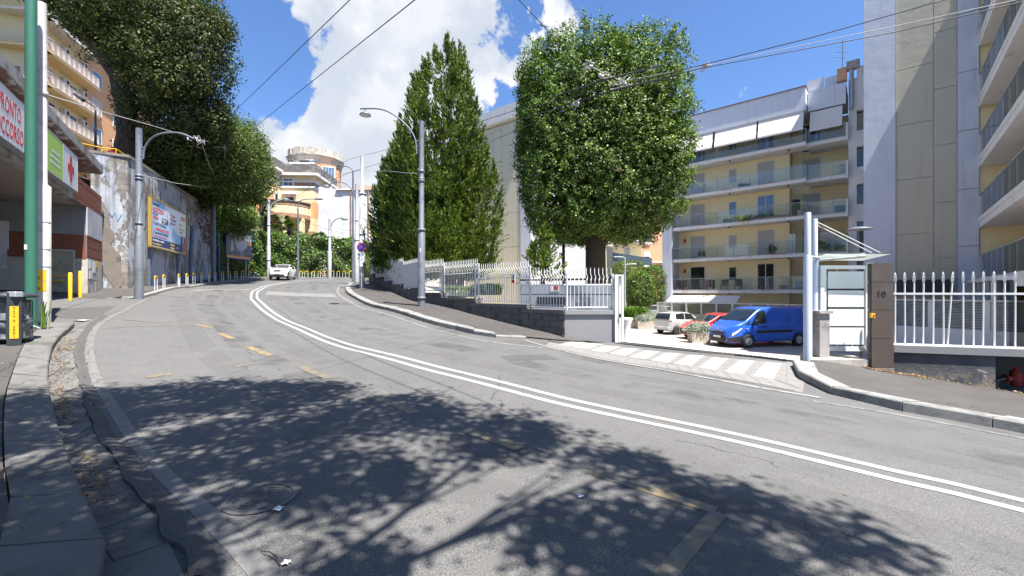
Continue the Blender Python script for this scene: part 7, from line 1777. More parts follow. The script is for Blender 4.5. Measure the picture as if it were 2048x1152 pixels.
def lamp_head(c, r, parent, h=None):
    h = h or r * .8
    mb = MB(); mb.lathe([(.02, h), (r * .35, h * .9), (r * .85, h * .45), (r, .05 * h), (r * .95, 0)], tuple(c), 16); l = obj('lamp_head', mb, M['polegrey'], parent)
    mb = MB(); mb.lathe([(r * .93, .0), (r * .6, -h * .22), (.01, -h * .28)], tuple(c), 14); obj('diffuser', mb, M['frostw'], l); return l
def arm_arc(parent, D, pts, r, m, head=None, hr=.28):
    P = [W(x, y, D) for x, y in pts]; P = [Vector((p.x, p.y, p.z)) for p in resample3(P, .25)]
    mb = MB(); mb.tube(P, r, 7); obj('arm', mb, m, parent)
def resample3(pts, step):
    dense = []
    for i in range(len(pts) - 1):
        p0 = pts[max(i - 1, 0)]; p1 = pts[i]; p2 = pts[i + 1]; p3 = pts[min(i + 2, len(pts) - 1)]
        for k in range(8):
            t = k / 8; dense.append(0.5 * ((2 * p1) + (p2 - p0) * t + (2 * p0 - 5 * p1 + 4 * p2 - p3) * t * t + (3 * p1 - p0 - 3 * p2 + p3) * t ** 3))
    dense.append(pts[-1]); return dense
def stub(parent, D, x0, x1, y, m=None):
    mb = MB(); mb.tube([W(x0, y, D), W(x1, y, D)], .025, 5); obj('bracket', mb, m or M['polegrey'], parent)
t, c, zt = pole(62, 658, 9.6, -160, .105, .095, M['polegreen'], 'dark green round pole beside the litter bin', collars=(655,), name='green_pole')
mb = MB(); mb.tube([c + Vector((.08, -.1, .25)), c + Vector((.2, -.14, .08)), c + Vector((.3, -.1, .03))], .012, 5); obj('cable_end', mb, M['wirel'], t)
mb = MB(); f_ = Frame(c.x, c.y, 1, 0); mb.box(c.x - .03, c.x + .03, c.y - .109, c.y - .104, EH - (500 - YH) * 9.6 / F, EH - (490 - YH) * 9.6 / F); obj('sticker', mb, M['signw'], t)
PD = 10.4
t, c, zt = pole(83, 648, PD, 6, .165, .10, M['poleconc'], 'thick light grey tram-wire pole with yellow stickers behind the green pole', collars=(187,), py_step=369, name='wire_pole')
for y0, y1 in ((540, 562), (563, 583)):
    z0, z1 = EH - (y1 - YH) * PD / F, EH - (y0 - YH) * PD / F
    mb = MB(); rows = [[(c.x + .168 * math.cos(a), c.y + .168 * math.sin(a), z) for z in (z0, z1)] for a in np.linspace(-1.35, -.25, 7)]
    mb.grid(rows, flip=False); s_ = obj('sticker', mb, M['yelpaint'], t)
    fr = Frame(c.x + .02, c.y - .172, 1, 0, flip=True)
    if fr.n[1] > 0: fr = Frame(c.x + .02, c.y - .172, 1, 0)
    text('DB', fr, .0, .003, z0 + .04, .1, M['blackp'], t, name='sticker_print')
for y in (446, 500, 535): z = EH - (y - YH) * PD / F; mb = MB(); mb.lathe([(.17, z), (.172, z + .02), (.17, z + .03)], (c.x, c.y, 0), 14); obj('steel_band', mb, M['galv'], t)
t2, c2_, zt2 = pole(278, 596, 20.3, 257, .175, .135, M['polegrey'], 'grey street lamp pole with an arched bracket in front of the peeling wall', collars=(352, 358, 447), py_step=452, name='lamp_post', cat='street lamp')
arm_arc(t2, 20.3, [(286, 318), (290, 295), (305, 275), (330, 266), (362, 267), (388, 278)], .045, M['polegrey']); stub(t2, 20.3, 281, 288, 295); stub(t2, 20.3, 281, 287, 303); stub(t2, 20.3, 281, 287, 311)
pole(427, 562, 36.5, 378, .17, .15, M['polegrey'], 'plain grey wire pole between the two billboards', name='wire_pole', collars=())
t, c, zt = pole(537.5, 556, 47, 399, .19, .15, M['galv'], 'grey lamp pole with a curved arm behind the white car', collars=(450, 520, 489), py_step=490, name='lamp_post', cat='street lamp')
arm_arc(t, 47, [(541, 418), (545, 408), (555, 402), (570, 398)], .06, M['galv']); lamp_head(W(572, 397, 47) - Vector((0, 0, .2)), .35, t)
t, c, zt = pole(596, 554, 50, 416, .13, .08, M['polegrey'], 'thin blue-grey lamp post with flat lamp arm beyond the white car', name='lamp_post', cat='street lamp')
arm_arc(t, 50, [(596, 416), (597, 407), (602, 401), (612, 398.5), (632, 398)], .06, M['polegrey']); mb = MB(); p = W(630, 398, 50); mb.bbox(p.x, p.x + .85, p.y - .2, p.y + .2, p.z - .08, p.z + .06, .03); obj('lamp_head', mb, M['polegrey'], t)
t, c, zt = pole(659.5, 554.5, 52, 438, .22, .16, M['galv'], 'grey lamp pole with arched arm in front of the ivy bend', collars=(473, 500), py_step=501, name='lamp_post', cat='street lamp')
arm_arc(t, 52, [(663, 452), (665, 445), (672, 439), (682, 436), (689, 436.5)], .055, M['polegrey']); lamp_head(W(689, 439.5, 52), .42, t, .25)
t, c, zt = pole(706, 570, 38, 345, .115, .075, M['polegrey'], 'slim blue-grey arched lamp post on the right pavement', name='lamp_post', cat='street lamp')
arm_arc(t, 38, [(706, 345), (703.5, 338), (697, 334), (688, 332), (670, 329), (640, 324), (618, 322.5)], .05, M['polegrey']); mb = MB(); p = W(618, 322, 38); mb.bbox(p.x - .85, p.x, p.y - .18, p.y + .18, p.z - .06, p.z + .06, .03); obj('lamp_head', mb, M['polegrey'], t)
t, c, zt = pole(713.5, 566, 36.5, 369, .19, .14, M['galv'], 'grey pole with arched lamp arm close behind the sign pole', collars=(441, 480), py_step=481, name='lamp_post', cat='street lamp')
arm_arc(t, 36.5, [(711, 402), (708, 388), (700, 374), (688, 366), (672, 364), (653, 371)], .045, M['polegrey']); lamp_head(W(653, 374.5, 36.5), .32, t, .22); stub(t, 36.5, 709, 713, 392)
t, c, zt = pole(724.5, 587, 28.5, 312, .185, .125, M['poleconc'], 'light concrete wire pole behind the no-parking sign', collars=(388, 468), py_step=389, name='wire_pole')
D3 = 18.5
t3, c3_, zt3 = pole(843, 611, D3, 243, .155, .115, M['polegrey'], 'dark grey lamp post with long arched arm and lamp before the conifers', collars=(343, 358, 362, 460, 596), py_step=462, name='lamp_post', cat='street lamp')
arm_arc(t3, D3, [(833.5, 308), (831, 282), (822, 262), (805, 243), (780, 225), (755, 217.5), (720, 217.5)], .035, M['polegrey']); stub(t3, D3, 832, 842, 282); stub(t3, D3, 833, 842, 292)
lh = W(730.5, 231, D3); mb = MB(); mb.tube([lh + Vector((0, 0, .1)), lh + Vector((0, 0, .34))], .02, 6); obj('hanger', mb, M['polegrey'], t3); lamp_head(lh, .25, t3, .17)
mb = MB(); mb.box(c3_.x - .04, c3_.x + .0, c3_.y - .16, c3_.y - .155, EH - (505 - YH) * D3 / F, EH - (497 - YH) * D3 / F); obj('sticker', mb, M['signw'], t3)
# extra far poles
pole(751, 565, 40, 430, .15, .13, M['galv'], 'grey pole half hidden by the dark bushy conifer and the white fence', name='wire_pole')
# black terrace lamp by the flats
t, c, zt = pole(191, 300, 34, 222, .10, .06, M['blackp'], 'black lamp post with flat head in front of the orange flats', name='lamp_post', cat='street lamp')
arm_arc(t, 34, [(191, 224), (188, 214), (180, 208), (168, 200), (160, 195)], .05, M['blackp']); mb = MB(); a, b = W(147, 187, 34), W(168, 201, 34); mb.tube([a, b], [.08, .16], 6); obj('lamp_head', mb, M['blackp'], t)
# dark pole behind the clipped tree
pole(1127, 640, 22, 462, .09, .075, M['blackp'], 'thin black pole between the young spruce and the thick trunk', name='lamp_post', cat='street lamp')
# yard lamps
for (x, yb0, D, yt, sx_, lab) in ((1250, 655, 33.0, 516, -11, 'tall slim double-armed yard lamp in front of the clipped shrubs'), (1262, 590, 46, 527, -6, 'second yard lamp half hidden behind the clipped hedge')):
    c = W(x, 600, D); t = thing('yard_lamp', (c.x, c.y, YARD), lab, 'street lamp'); zt = EH - (yt - YH) * D / F
    mb = MB(); mb.tube([(c.x, c.y, YARD - .05), (c.x, c.y, zt)], [.085, .055], 8); obj('shaft', mb, M['galv'], t)
    for sgn in (-1, 1):
        zz = zt - (0 if sgn < 0 else .55); mb = MB(); mb.tube([(c.x, c.y, zz), (c.x + sgn * .2, c.y, zz + .08), (c.x + sgn * .45, c.y, zz + .08)], .03, 6); obj('arm', mb, M['galv'], t)
        mb = MB(); mb.bbox(min(c.x + sgn * .4, c.x + sgn * .85), max(c.x + sgn * .4, c.x + sgn * .85), c.y - .1, c.y + .1, zz + .04, zz + .12, .02); obj('lamp_head', mb, M['galv'], t)
c = W(1723, 600, 14.5); t = thing('mushroom_lamp', (c.x, c.y, YARD), 'dark lamp post with flat mushroom shade behind the glass canopy', 'street lamp'); zt = EH - (459 - YH) * 14.5 / F
mb = MB(); mb.tube([(c.x, c.y, YARD), (c.x, c.y, zt - .05)], [.07, .06], 10); obj('shaft', mb, M['blackp'], t); mb = MB(); mb.lathe([(.01, .10), (.18, .08), (.34, .02), (.36, -.01), (.3, -.02), (.01, -.01)], (c.x - .06, c.y, zt), 20); obj('shade', mb, M['polegrey'], t)
# ================================================================ bollards
def hoop(mbl, mby, c, dirx, diry, h, w_):
    l = math.hypot(dirx, diry); dx, dy = dirx / l * w_ / 2, diry / l * w_ / 2; r = .028
    for s in (-1, 1): mbl.tube([(s * dx, s * dy, -.05), (s * dx, s * dy, h - .17)], r, 8)
    pts = [(-dx, -dy, h - .17), (-dx, -dy, h - .07), (-dx * .9, -dy * .9, h - .02), (-dx * .7, -dy * .7, h), (dx * .7, dy * .7, h), (dx * .9, dy * .9, h - .02), (dx, dy, h - .07), (dx, dy, h - .17)]
    mby.tube(pts, r * 1.05, 8)
where = ['at the foot of the nearest arched lamp pole', 'just right of the grey lamp pole, under the first billboard', 'second right of the grey lamp pole, under the first billboard', 'below the right edge of the first billboard', 'just past the first billboard', 'second past the first billboard', 'third past the first billboard', 'two before the plain grey pole', 'against the plain grey pole', 'first after the plain grey pole', 'under the left edge of the second billboard', 'under the middle of the second billboard', 'under the right half of the second billboard', 'just past the second billboard', 'last before the white car',
 'first visible behind the white car', 'second behind the white car', 'third behind the white car, centre of the bend', 'left of the pedestrian', 'in front of the pedestrian', 'just right of the far arched lamp', 'second right of the far arched lamp', 'third right of the far arched lamp', 'left of the slim blue-grey lamp post', 'between the slim lamp post and the sign pole', 'rightmost, beyond the no-parking sign']
protos = []
for i, (b, wh) in enumerate(zip(BW, where)):
    nxt = BW[min(i + 1, len(BW) - 1)] if i not in (14,) else BW[i - 1]; d = Vector((nxt.x - b.x, nxt.y - b.y)) if i < len(BW) - 1 else Vector((1, .1))
    if i == 14: d = -d
    ang = math.atan2(d.y, d.x)
    bz = zr(b.x, b.y) + .12
    if not protos:
        t = thing('hoop_bollard', (0, 0, 0), 'x', 'bollard', 'white and yellow hoop bollards along the outer kerb'); m1, m2 = MB(), MB(); hoop(m1, m2, None, 1, 0, .74, .34)
        obj('legs', m1, M['whitem'], t); obj('yellow_top', m2, M['yelpaint'], t); protos.append(t); o_ = t; o_.location = (b.x, b.y, bz); o_.rotation_euler = (0, 0, ang)
    else: o_ = copy_tree(protos[0], (b.x, b.y, bz), ang)
    o_['label'] = 'yellow-topped white hoop ' + wh
# yellow posts before the hospital door
for (x, y0, y1, D, lab) in ((140.5, 545, 596, 15.2, 'left yellow steel post in front of the rusty metal door'), (160.5, 542, 590, 16.8, 'right yellow steel post beside the hospital pier')):
    c = W(x, y1, D); t = thing('yellow_post', c, lab, 'bollard'); mb = MB(); z = EH - (y0 - YH) * D / F; mb.lathe([(.055, c.z - .1), (.055, z - .02), (.035, z)], (c.x, c.y, 0), 12); obj('tube', mb, M['yelpaint'], t)
# ================================================================ litter bin
bc_ = G(38, 690, .12); bz = zr(bc_.x, bc_.y) + .115
t = thing('litter_bin', (bc_.x, bc_.y, bz), 'dark grey street litter bin with yellow lettered strip by the green pole', 'litter bin')
M['bin'] = mat('bin_grey', (0.035, 0.04, 0.045), 0.4, 0.1, 4)
D_ = bc_.y; k = D_ / F
BF = Frame(bc_.x, bc_.y, .62, .78)
if BF.n[1] > 0: BF = Frame(bc_.x, bc_.y, .62, .78, flip=True)
aB = lambda x: BF.a(x)
b0, b1 = BF.a(13), BF.a(43); bh = 1.0
mb = MB(); mb.fbox(BF, b0, b1, -.10, .0, bz, bz + bh - .02); obj('end_plate', mb, M['bin'], t)
mb = MB(); mb.fbox(BF, (b0 + b1) / 2 - .055, (b0 + b1) / 2 + .055, .001, .008, bz + .13, bz + .73); s_ = obj('yellow_strip', mb, M['yelpaint'], t)
for i, ch in enumerate('CITTA DI NAPOLI'):
    if ch != ' ': text(ch, BF, (b0 + b1) / 2, .009, bz + .685 - i * .039, .042, M['blackp'], t, name='letter', align='CENTER', bold=.001)
# hooped wire body behind the plate (a perforated barrel) and the bag inside
ccx = BF.p((b0 + b1) / 2 - .02, -.40, 0)
mb = MB()
for z in (.10, .45, .8): mb.lathe([(.27, bz + z), (.285, bz + z), (.285, bz + z + .03), (.27, bz + z + .03)], (ccx.x, ccx.y, 0), 20)
for i in range(20): a = i * math.pi / 10; mb.tube([(ccx.x + .275 * math.cos(a), ccx.y + .275 * math.sin(a), bz + .1), (ccx.x + .275 * math.cos(a), ccx.y + .275 * math.sin(a), bz + .82)], .008, 4)
obj('cage', mb, M['bin'], t)
mb = MB(); mb.lathe([(.34, bz + .88), (.36, bz + .90), (.34, bz + .96), (.05, bz + 1.0)], (ccx.x, ccx.y, 0), 24); obj('lid', mb, M['bin'], t)
mb = MB()
for s in (-.3, .3): q = BF.p((b0 + b1) / 2 - .12 + s * .9, -.36, 0); mb.tube([(q.x, q.y, bz), (q.x, q.y, bz + .9)], .02, 6)
obj('frame_post', mb, M['bin'], t)
bg_ = thing('rubbish_bag', (ccx.x, ccx.y, bz + .1), 'translucent grey rubbish bag slumped inside the litter bin', 'bag'); M['bag'] = mat('bag_plastic', (0.16, 0.17, 0.18), 0.25, 0.3, 8, bump=.8, bs=12)
mb = MB(); rows = []
for j in range(12):
    z = bz + .1 + .75 * j / 11; r_ = .25 - .03 * math.sin(j) ; rows.append([(ccx.x + (r_ + .02 * math.sin(7 * a + j)) * math.cos(a), ccx.y + (r_ + .02 * math.sin(5 * a + j * 2)) * math.sin(a), z) for a in np.linspace(0, 2 * math.pi, 25)])
mb.grid(rows, flip=True); obj('bag_skin', mb, M['bag'], bg_)
mb = MB(); q = BF.p(b1 - .1, -.05, 0); mb.bbox(q.x - .04, q.x + .12, q.y - .07, q.y + .07, bz + .9, bz + 1.0, .01); obj('latch_box', mb, M['galv'], t)
# ================================================================ no-parking sign
sp = W(723, 590, 27.6); t = thing('no_parking_sign', (sp.x, sp.y, sp.z), 'round blue and red no-parking sign with 0-24 plates on a thin post', 'road sign')
mb = MB(); mb.tube([(sp.x, sp.y, sp.z - .05), (sp.x, sp.y, EH - (500 - YH) * 27.6 / F)], .03, 8); obj('post', mb, M['galv'], t)
SF = Frame(sp.x, sp.y - .05, 1, 0)
if SF.n[1] > 0: SF = Frame(sp.x, sp.y - .05, 1, 0, flip=True)
zc = EH - (494.5 - YH) * 27.6 / F; cx_ = 0.0
def disc(r0, r1, n_, m, name, par, z=zc):
    mb = MB(); rows = [[SF.p(r_ * math.cos(a), n_, z + r_ * math.sin(a)) for r_ in (r0, r1)] for a in np.linspace(0, 2 * math.pi, 33)]; mb.grid(rows, smooth=False); mb.grid([[p + Vector((0, .006, 0)) for p in r] for r in rows], smooth=False, flip=True); return obj(name, mb, m, par)
pl_ = disc(0, .30, 0, M['signw'], 'disc', t); disc(0, .235, .008, M['blueS'], 'blue_field', t); disc(.235, .295, .010, M['red'], 'red_ring', t)
mb = MB(); s2 = .7071; w2 = .028; L2 = .25; mb.prism([(-L2 * s2 - w2, zc + L2 * s2 - w2), (L2 * s2 - w2, zc - L2 * s2 - w2), (L2 * s2 + w2, zc - L2 * s2 + w2), (-L2 * s2 + w2, zc + L2 * s2 + w2)], SF, .011, .014); obj('red_bar', mb, M['red'], t)
for (y0, y1, s, sz) in ((505.5, 513.5, 'tow', .0), (514, 521, '0-24', .15), (522, 534, '', 0)):
    z0, z1 = EH - (y1 - YH) * 27.6 / F, EH - (y0 - YH) * 27.6 / F; hw = .24 if y0 < 520 else .09
    mb = MB(); mb.fbox(SF, -hw, hw, -.01, .0, z0 + .01, z1 - .01); p_ = obj('plate', mb, M['signw'], t)
    if s == '0-24': text(s, SF, 0, .004, z0 + .06, .16, M['blackp'], t, align='CENTER')
    elif s == 'tow':
        mb = MB(); mb.prism([(-.2, z0 + .09), (-.02, z0 + .09), (-.02, z0 + .13), (-.07, z0 + .13), (-.1, z0 + .17), (-.2, z0 + .15)], SF, .002, .004); mb.prism([(0, z0 + .08), (.19, z0 + .08), (.19, z0 + .12), (.12, z0 + .15), (.06, z0 + .15), (0, z0 + .12)], SF, .002, .004); obj('tow_truck_pictogram', mb, M['blackp'], t)
    else:
        mb = MB()
        for q in (.09, .22, .33): mb.prism([(-.035, z0 + q - .03), (.035, z0 + q - .03), (0, z0 + q + .04)], SF, .002, .004)
        obj('arrow', mb, M['blackp'], t)
# ================================================================ billboards
M['bbsky'] = mat('poster_light_blue', (0.33, 0.50, 0.72), 0.5, 0.10, .5, (0.60, 0.68, 0.76), .8); M['navy'] = mat('poster_navy', (0.025, 0.03, 0.13), 0.5); M['postred'] = mat('poster_red', (0.60, 0.07, 0.07), 0.5); M['postyel'] = mat('poster_yellow', (0.62, 0.55, 0.08), 0.5)
M['frameyel'] = mat('frame_ochre', (0.34, 0.22, 0.05), 0.6, .15, 4); M['legblue'] = mat('leg_blue_grey', (0.09, 0.12, 0.17), 0.6, .15, 3)
p0, p1 = W(297, 442, 25.2), W(369, 470, 31.1)
B1 = Frame(p0.x, p0.y, p1.x - p0.x, p1.y - p0.y)
if B1.n[0] < 0: B1 = Frame(p0.x, p0.y, p1.x - p0.x, p1.y - p0.y, flip=True)
Lb = math.hypot(p1.x - p0.x, p1.y - p0.y); z0, z1 = EH + 2.70, EH + 5.66
t = thing('billboard', (p0.x, p0.y, 1.7), 'large light blue ISCRIZIONI language-course billboard in an ochre frame on the peeling wall', 'billboard')
mb = MB(); mb.fbox(B1, .06, Lb - .06, .02, .10, z0 + .06, z1 - .06); obj('poster', mb, M['bbsky'], t)
mb = MB(); mb.fbox(B1, -.04, Lb + .04, -.02, .16, z0 - .02, z0 + .06); mb.fbox(B1, -.04, Lb + .04, -.02, .16, z1 - .06, z1 + .02); mb.fbox(B1, -.04, .06, -.02, .16, z0, z1); mb.fbox(B1, Lb - .06, Lb + .04, -.02, .16, z0, z1); obj('frame', mb, M['frameyel'], t)
for a in (.25, Lb - 1.3):
    mb = MB(); mb.fbox(B1, a, a + .18, -.12, -.0, 1.6, z0 - .06); obj('leg', mb, M['legblue'], t)
def rc(a0, a1, za, zb_, m, name, n0=.101, n1=.104): mb = MB(); mb.fbox(B1, a0, a1, n0, n1, z0 + za, z0 + zb_); return obj(name, mb, m, t)
rc(.07, Lb - 1.15, .10, .60, M['navy'], 'navy_footer'); rc(.07, Lb - .07, .065, .10, M['signw'], 'white_edge')
mb = MB(); mb.prism([(2.3, z0 + 2.85), (Lb - .08, z0 + 2.85), (Lb - .08, z0 + 1.3), (4.6, z0 + 1.25), (3.6, z0 + 1.6), (2.9, z0 + 1.9), (2.6, z0 + 2.4)], B1, .101, .1025); obj('white_panel', mb, M['signw'], t)
TX = lambda s, a, z, sz, m, sx=1.0, b=.004: text(s, B1, a, .105, z0 + z, sz, m, t, sx=sx, bold=b)
M['posttxt'] = mat('poster_grey_text', (0.06, 0.07, 0.14), 0.6)
TX('SONO APERTE LE', .35, 2.55, .16, M['posttxt'], .8); TX('ISCRIZIONI', .35, 2.16, .40, M['postred'], .85, .012); TX('PER I CORSI', .35, 1.98, .14, M['posttxt']); TX('2022/2023', .35, 1.76, .19, M['postred'], 1, .01)
rc(1.75, 2.75, 1.62, 1.95, M['navy'], 'badge'); TX('PREISCRIZIONE', 1.8, 1.80, .11, M['signw'], .95); TX('PROMO', 1.95, 1.66, .11, M['postyel'], .95)
TX('CORSI DI INGLESE per', .6, 1.40, .22, M['posttxt'], .85); TX('BAMBINI RAGAZZI E ADULTI', .75, 1.10, .22, M['postred'], .78, .008); TX('Preparazione ESAMI CAMBRIDGE', .6, .88, .20, M['posttxt'], .78); TX('Corsi in Presenza - Corsi Online', .6, .68, .17, M['postred'], .9)
for z in (1.42, .9, .7): rc(.36, .46, z, z + .14, M['postred'], 'bullet', .105, .107)
TX('VIA KAPPELLA 12 - NAPOLI', .3, .40, .15, M['signw'], 1.0); TX('www.corsidinglese.it', .3, .20, .14, M['postyel'], 1.1); TX('081 220011', 3.2, .38, .17, M['postyel']); TX('331 478810', 3.2, .18, .15, M['postyel'])
TX('C 09', 4.35, .26, .24, M['signw'], .7)
rc(3.28, 3.42, 1.7, 2.5, M['postred'], 'emblem_bar'); rc(3.12, 3.27, 1.75, 1.9, M['navy'], 'emblem_bar'); rc(3.1, 3.27, 2.05, 2.2, M['postred'], 'emblem_bar'); rc(3.14, 3.27, 2.35, 2.45, M['navy'], 'emblem_bar')
TX('Centro', 3.55, 2.3, .22, M['posttxt'], .8); TX('Language', 3.55, 2.05, .22, M['posttxt'], .8); TX('Centre', 3.55, 1.8, .22, M['posttxt'], .8)
rc(Lb - 1.15, Lb - .35, 2.35, 2.62, M['postred'], 'stamp'); TX('TEST', Lb - 1.0, 2.42, .16, M['signw'])
TX('ENGLISH', Lb - 1.45, 1.95, .14, M['frameyel']); TX('#FOR YOU', Lb - 1.55, 1.60, .24, M['postyel'], .9, .012); TX('CAMPUS', Lb - 1.4, 1.42, .15, M['frameyel'])
M['skin'] = mat('skin', (0.45, 0.26, 0.18), 0.6); M['hair'] = mat('dark_hair', (0.02, 0.015, 0.012), 0.6)
for i, (a, mm) in enumerate(((Lb - .98, M['navy']), (Lb - .42, M['postred']))):
    mb = MB(); mb.prism([(a - .24, z0 + .1), (a + .26, z0 + .1), (a + .24, z0 + .7), (a + .12, z0 + .95), (a + .26, z0 + 1.25), (a + .2, z0 + 1.3), (a, z0 + .98), (a - .18, z0 + 1.25), (a - .24, z0 + 1.2), (a - .14, z0 + .9), (a - .25, z0 + .65)], B1, .105, .107); obj('printed_figure', mb, mm, t)
    mb = MB(); mb.prism([(a + .13 * math.cos(k), z0 + .98 + .2 * math.sin(k)) for k in np.linspace(0, 6.0, 12)], B1, .1075, .109); obj('printed_head', mb, M['hair'], t)
# second billboard
p0, p1 = W(449, 487, 43.5), W(502, 498, 47.6)
B2 = Frame(p0.x + .55, p0.y, p1.x - p0.x, p1.y - p0.y)
if B2.n[0] < 0: B2 = Frame(p0.x + .55, p0.y, p1.x - p0.x, p1.y - p0.y, flip=True)
a_0, a_1 = B2.a(449.5), B2.a(502); z0, z1 = B2.z(449.5, 516), B2.z(449.5, 455.5); Lb = a_1 - a_0
t = thing('billboard', B2.p(a_0, 0, 2.9), 'dark grey furniture billboard with blue frame and orange footer among the ivy', 'billboard')
M['bgrey'] = mat('poster_grey', (0.11, 0.12, 0.14), 0.5, .3, .8, (0.22, 0.23, 0.26), 1.0); M['borange'] = mat('poster_orange', (0.70, 0.26, 0.03), 0.5); M['bbed'] = mat('poster_bed', (0.42, 0.44, 0.52), 0.6, .15, 1.0); M['bblue'] = mat('frame_blue', (0.02, 0.07, 0.30), 0.5)
def r2(a0, a1, za, zb_, m, name, n0=.1, n1=.104): mb = MB(); mb.fbox(B2, a_0 + Lb * a0, a_0 + Lb * a1, n0, n1, z0 + (z1 - z0) * za, z0 + (z1 - z0) * zb_); return obj(name, mb, m, t)
r2(.01, .99, .02, .98, M['bgrey'], 'poster', .0, .098); r2(.0, 1, 0, .025, M['bblue'], 'frame', -.02, .15); r2(0, 1, .975, 1, M['bblue'], 'frame', -.02, .15); r2(0, .012, .025, .975, M['bblue'], 'frame', -.02, .15); r2(.988, 1, .025, .975, M['bblue'], 'frame', -.02, .15)
r2(.02, .98, .03, .12, M['borange'], 'orange_footer'); r2(.70, .97, .66, .90, M['signw'], 'price_card'); r2(.70, .97, .52, .65, M['borange'], 'price_band')
P2_ = lambda pts, m, nm, n0=.1045, n1=.106: obj(nm, MB().prism([(a_0 + Lb * x, z0 + (z1 - z0) * y) for x, y in pts], B2, n0, n1), m, t)
P2_([(.38, .42), (.60, .30), (.80, .46), (.80, .62), (.62, .68), (.40, .60)], M['bbed'], 'printed_mattress'); P2_([(.38, .42), (.60, .30), (.60, .2), (.42, .3)], mat('poster_bed_side', (.25, .27, .33), .6), 'printed_bed_side'); P2_([(.60, .30), (.80, .46), (.8, .36), (.60, .2)], mat('poster_bed_end', (.16, .17, .20), .6), 'printed_bed_end')
P2_([(.46, .58), (.56, .58), (.58, .76), (.55, .86), (.50, .86), (.45, .74)], M['skin'], 'printed_figure', .1065, .108); P2_([(.33, .5), (.38, .5), (.37, .86), (.34, .86)], M['bbed'], 'printed_curtain')
P2_([(.17, .24), (.30, .30), (.26, .62), (.2, .62)], M['bbed'], 'printed_armchair')
for s, a, z, sz, mm in (('Relax', .08, .80, .42, M['signw']), ('ARREDAMENTI - VIA DEL PARCO - NAPOLI', .05, .05, .17, M['signw']), ('PROMO', .74, .55, .22, M['signw']), ('notte', .73, .74, .3, M['borange'])): text(s, B2, a_0 + Lb * a, .106, z0 + (z1 - z0) * z, sz, mm, t)
for a in (.1, .78): mb = MB(); mb.fbox(B2, a_0 + Lb * a, a_0 + Lb * a + .13, -.1, -.0, 2.6, z0); obj('leg', mb, M['galv'], t)
mb = MB(); p = W(437, 555, 40); fr = Frame(p.x, p.y, .4, .92);
pn = thing('blue_post', (p.x, p.y, zr(p.x, p.y)), 'dark blue steel post against the ivy left of the second billboard', 'post'); mb.tube([(p.x, p.y, 2.4), (p.x, p.y, EH - (465 - YH) * 40 / F)], .11, 6); obj('tube', mb, M['bblue'], pn)
p = W(379, 560, 31.5); pn = thing('downpipe', (p.x, p.y, zr(p.x, p.y)), 'old blue-grey steel post leaning on the wall right of the first billboard', 'post'); mb = MB(); mb.tube([(p.x, p.y, 1.7), (p.x - .25, p.y + .6, EH - (450 - YH) * 31.8 / F)], .12, 6); obj('tube', mb, M['legblue'], pn)
# ================================================================ overhead wires
nw = [0]
def wire(label, pts, r, m=None, sag=.15, name='overhead_wire', n=14):
    P = [W(*p) for p in pts]; out = []
    if pts[0][1] <= 0: d = P[0] - P[1]; d.z = 0; P.insert(0, P[0] + d.normalized() * 16)
    for a, b in zip(P, P[1:]):
        for k in range(n):
            t = k / n; q = a.lerp(b, t); q.z -= sag * 4 * t * (1 - t) * min(1, (b - a).length / 20); out.append(q)
    out.append(P[-1]); mb = MB(); mb.tube(out, r, 5); o = obj(name, mb, m or M['wire'], None, label, 'wire', org=tuple(out[0])); return o
wire('upper left trolley wire crossing the sky to the arched bracket', [(712, -12, 9), (460, 232, 24), (395, 285, 30)], .011, sag=0)
wire('lower left trolley wire crossing the sky in front of the big cloud', [(842, -10, 8), (512, 252, 24), (452, 298, 30)], .011, sag=0)
wire('upper black trolley wire sweeping right across the clipped tree and blue sky', [(1890, -.5, 9.2), (1620, 76, 10.5), (1408, 129, 12), (1185, 184, 14), (1020, 224, 17), (845, 281, 24), (700, 318, 34), (655, 342, 40)], .012, sag=0)
wire('lower black trolley wire sweeping right across the clipped tree', [(2060, 0, 9), (1800, 62, 10.2), (1395, 138, 12), (1200, 190, 14), (1020, 245, 17), (845, 300, 24), (700, 345, 34), (620, 380, 42), (590, 408, 46)], .012, sag=0)
wire('thin pale stay wire just above the lower trolley wire', [(2060, -6, 9.1), (1790, 52, 10.3), (1438, 125, 12), (1405, 133, 12.2), (1240, 163, 13.6)], .008, M['wirel'], sag=0)
wire('thin stay from the tree junction to the top of the photo', [(1030, -8, 9), (1100, 65, 11), (1178, 128, 13.8)], .009, sag=0)
wire('short crossing stay hanging over the clipped tree', [(1178, 130, 13.8), (1210, 148, 13.8), (1262, 170, 13.9)], .012, M['wirel'], sag=0)
wire('fine lower stay crossing the clipped tree to the lamp post', [(1165, 205, 14), (1040, 258, 16), (845, 338, 18.5)], .008, M['wire'], sag=0)
wire('span wire from the light grey pole to the arched bracket', [(92, 189, 10.4), (200, 222, 15), (300, 250, 20.3), (392, 278, 26), (420, 284, 29), (520, 302, 40)], .014, M['wirel'], sag=0)
wire('lower span wire below the trees behind the arched lamp pole', [(283, 350, 20.3), (350, 366, 25), (430, 377, 36), (520, 390, 46)], .014, M['wirel'], sag=0)
wire('left hanging trolley wire dropping from the bracket junction', [(405, 290, 27), (418, 330, 30), (447, 378, 36), (463, 392, 40)], .014, M['wirel'], sag=0)
wire('right hanging trolley wire dropping from the bracket junction', [(448, 300, 30), (452, 330, 32), (470, 375, 38), (488, 398, 42)], .012, M['wirel'], sag=0)
wire('pale span wire from the lamp post before the conifers to the concrete pole', [(843, 347, 18.5), (780, 342, 23), (727, 340, 28.5)], .010, M['wirel'], sag=.1)
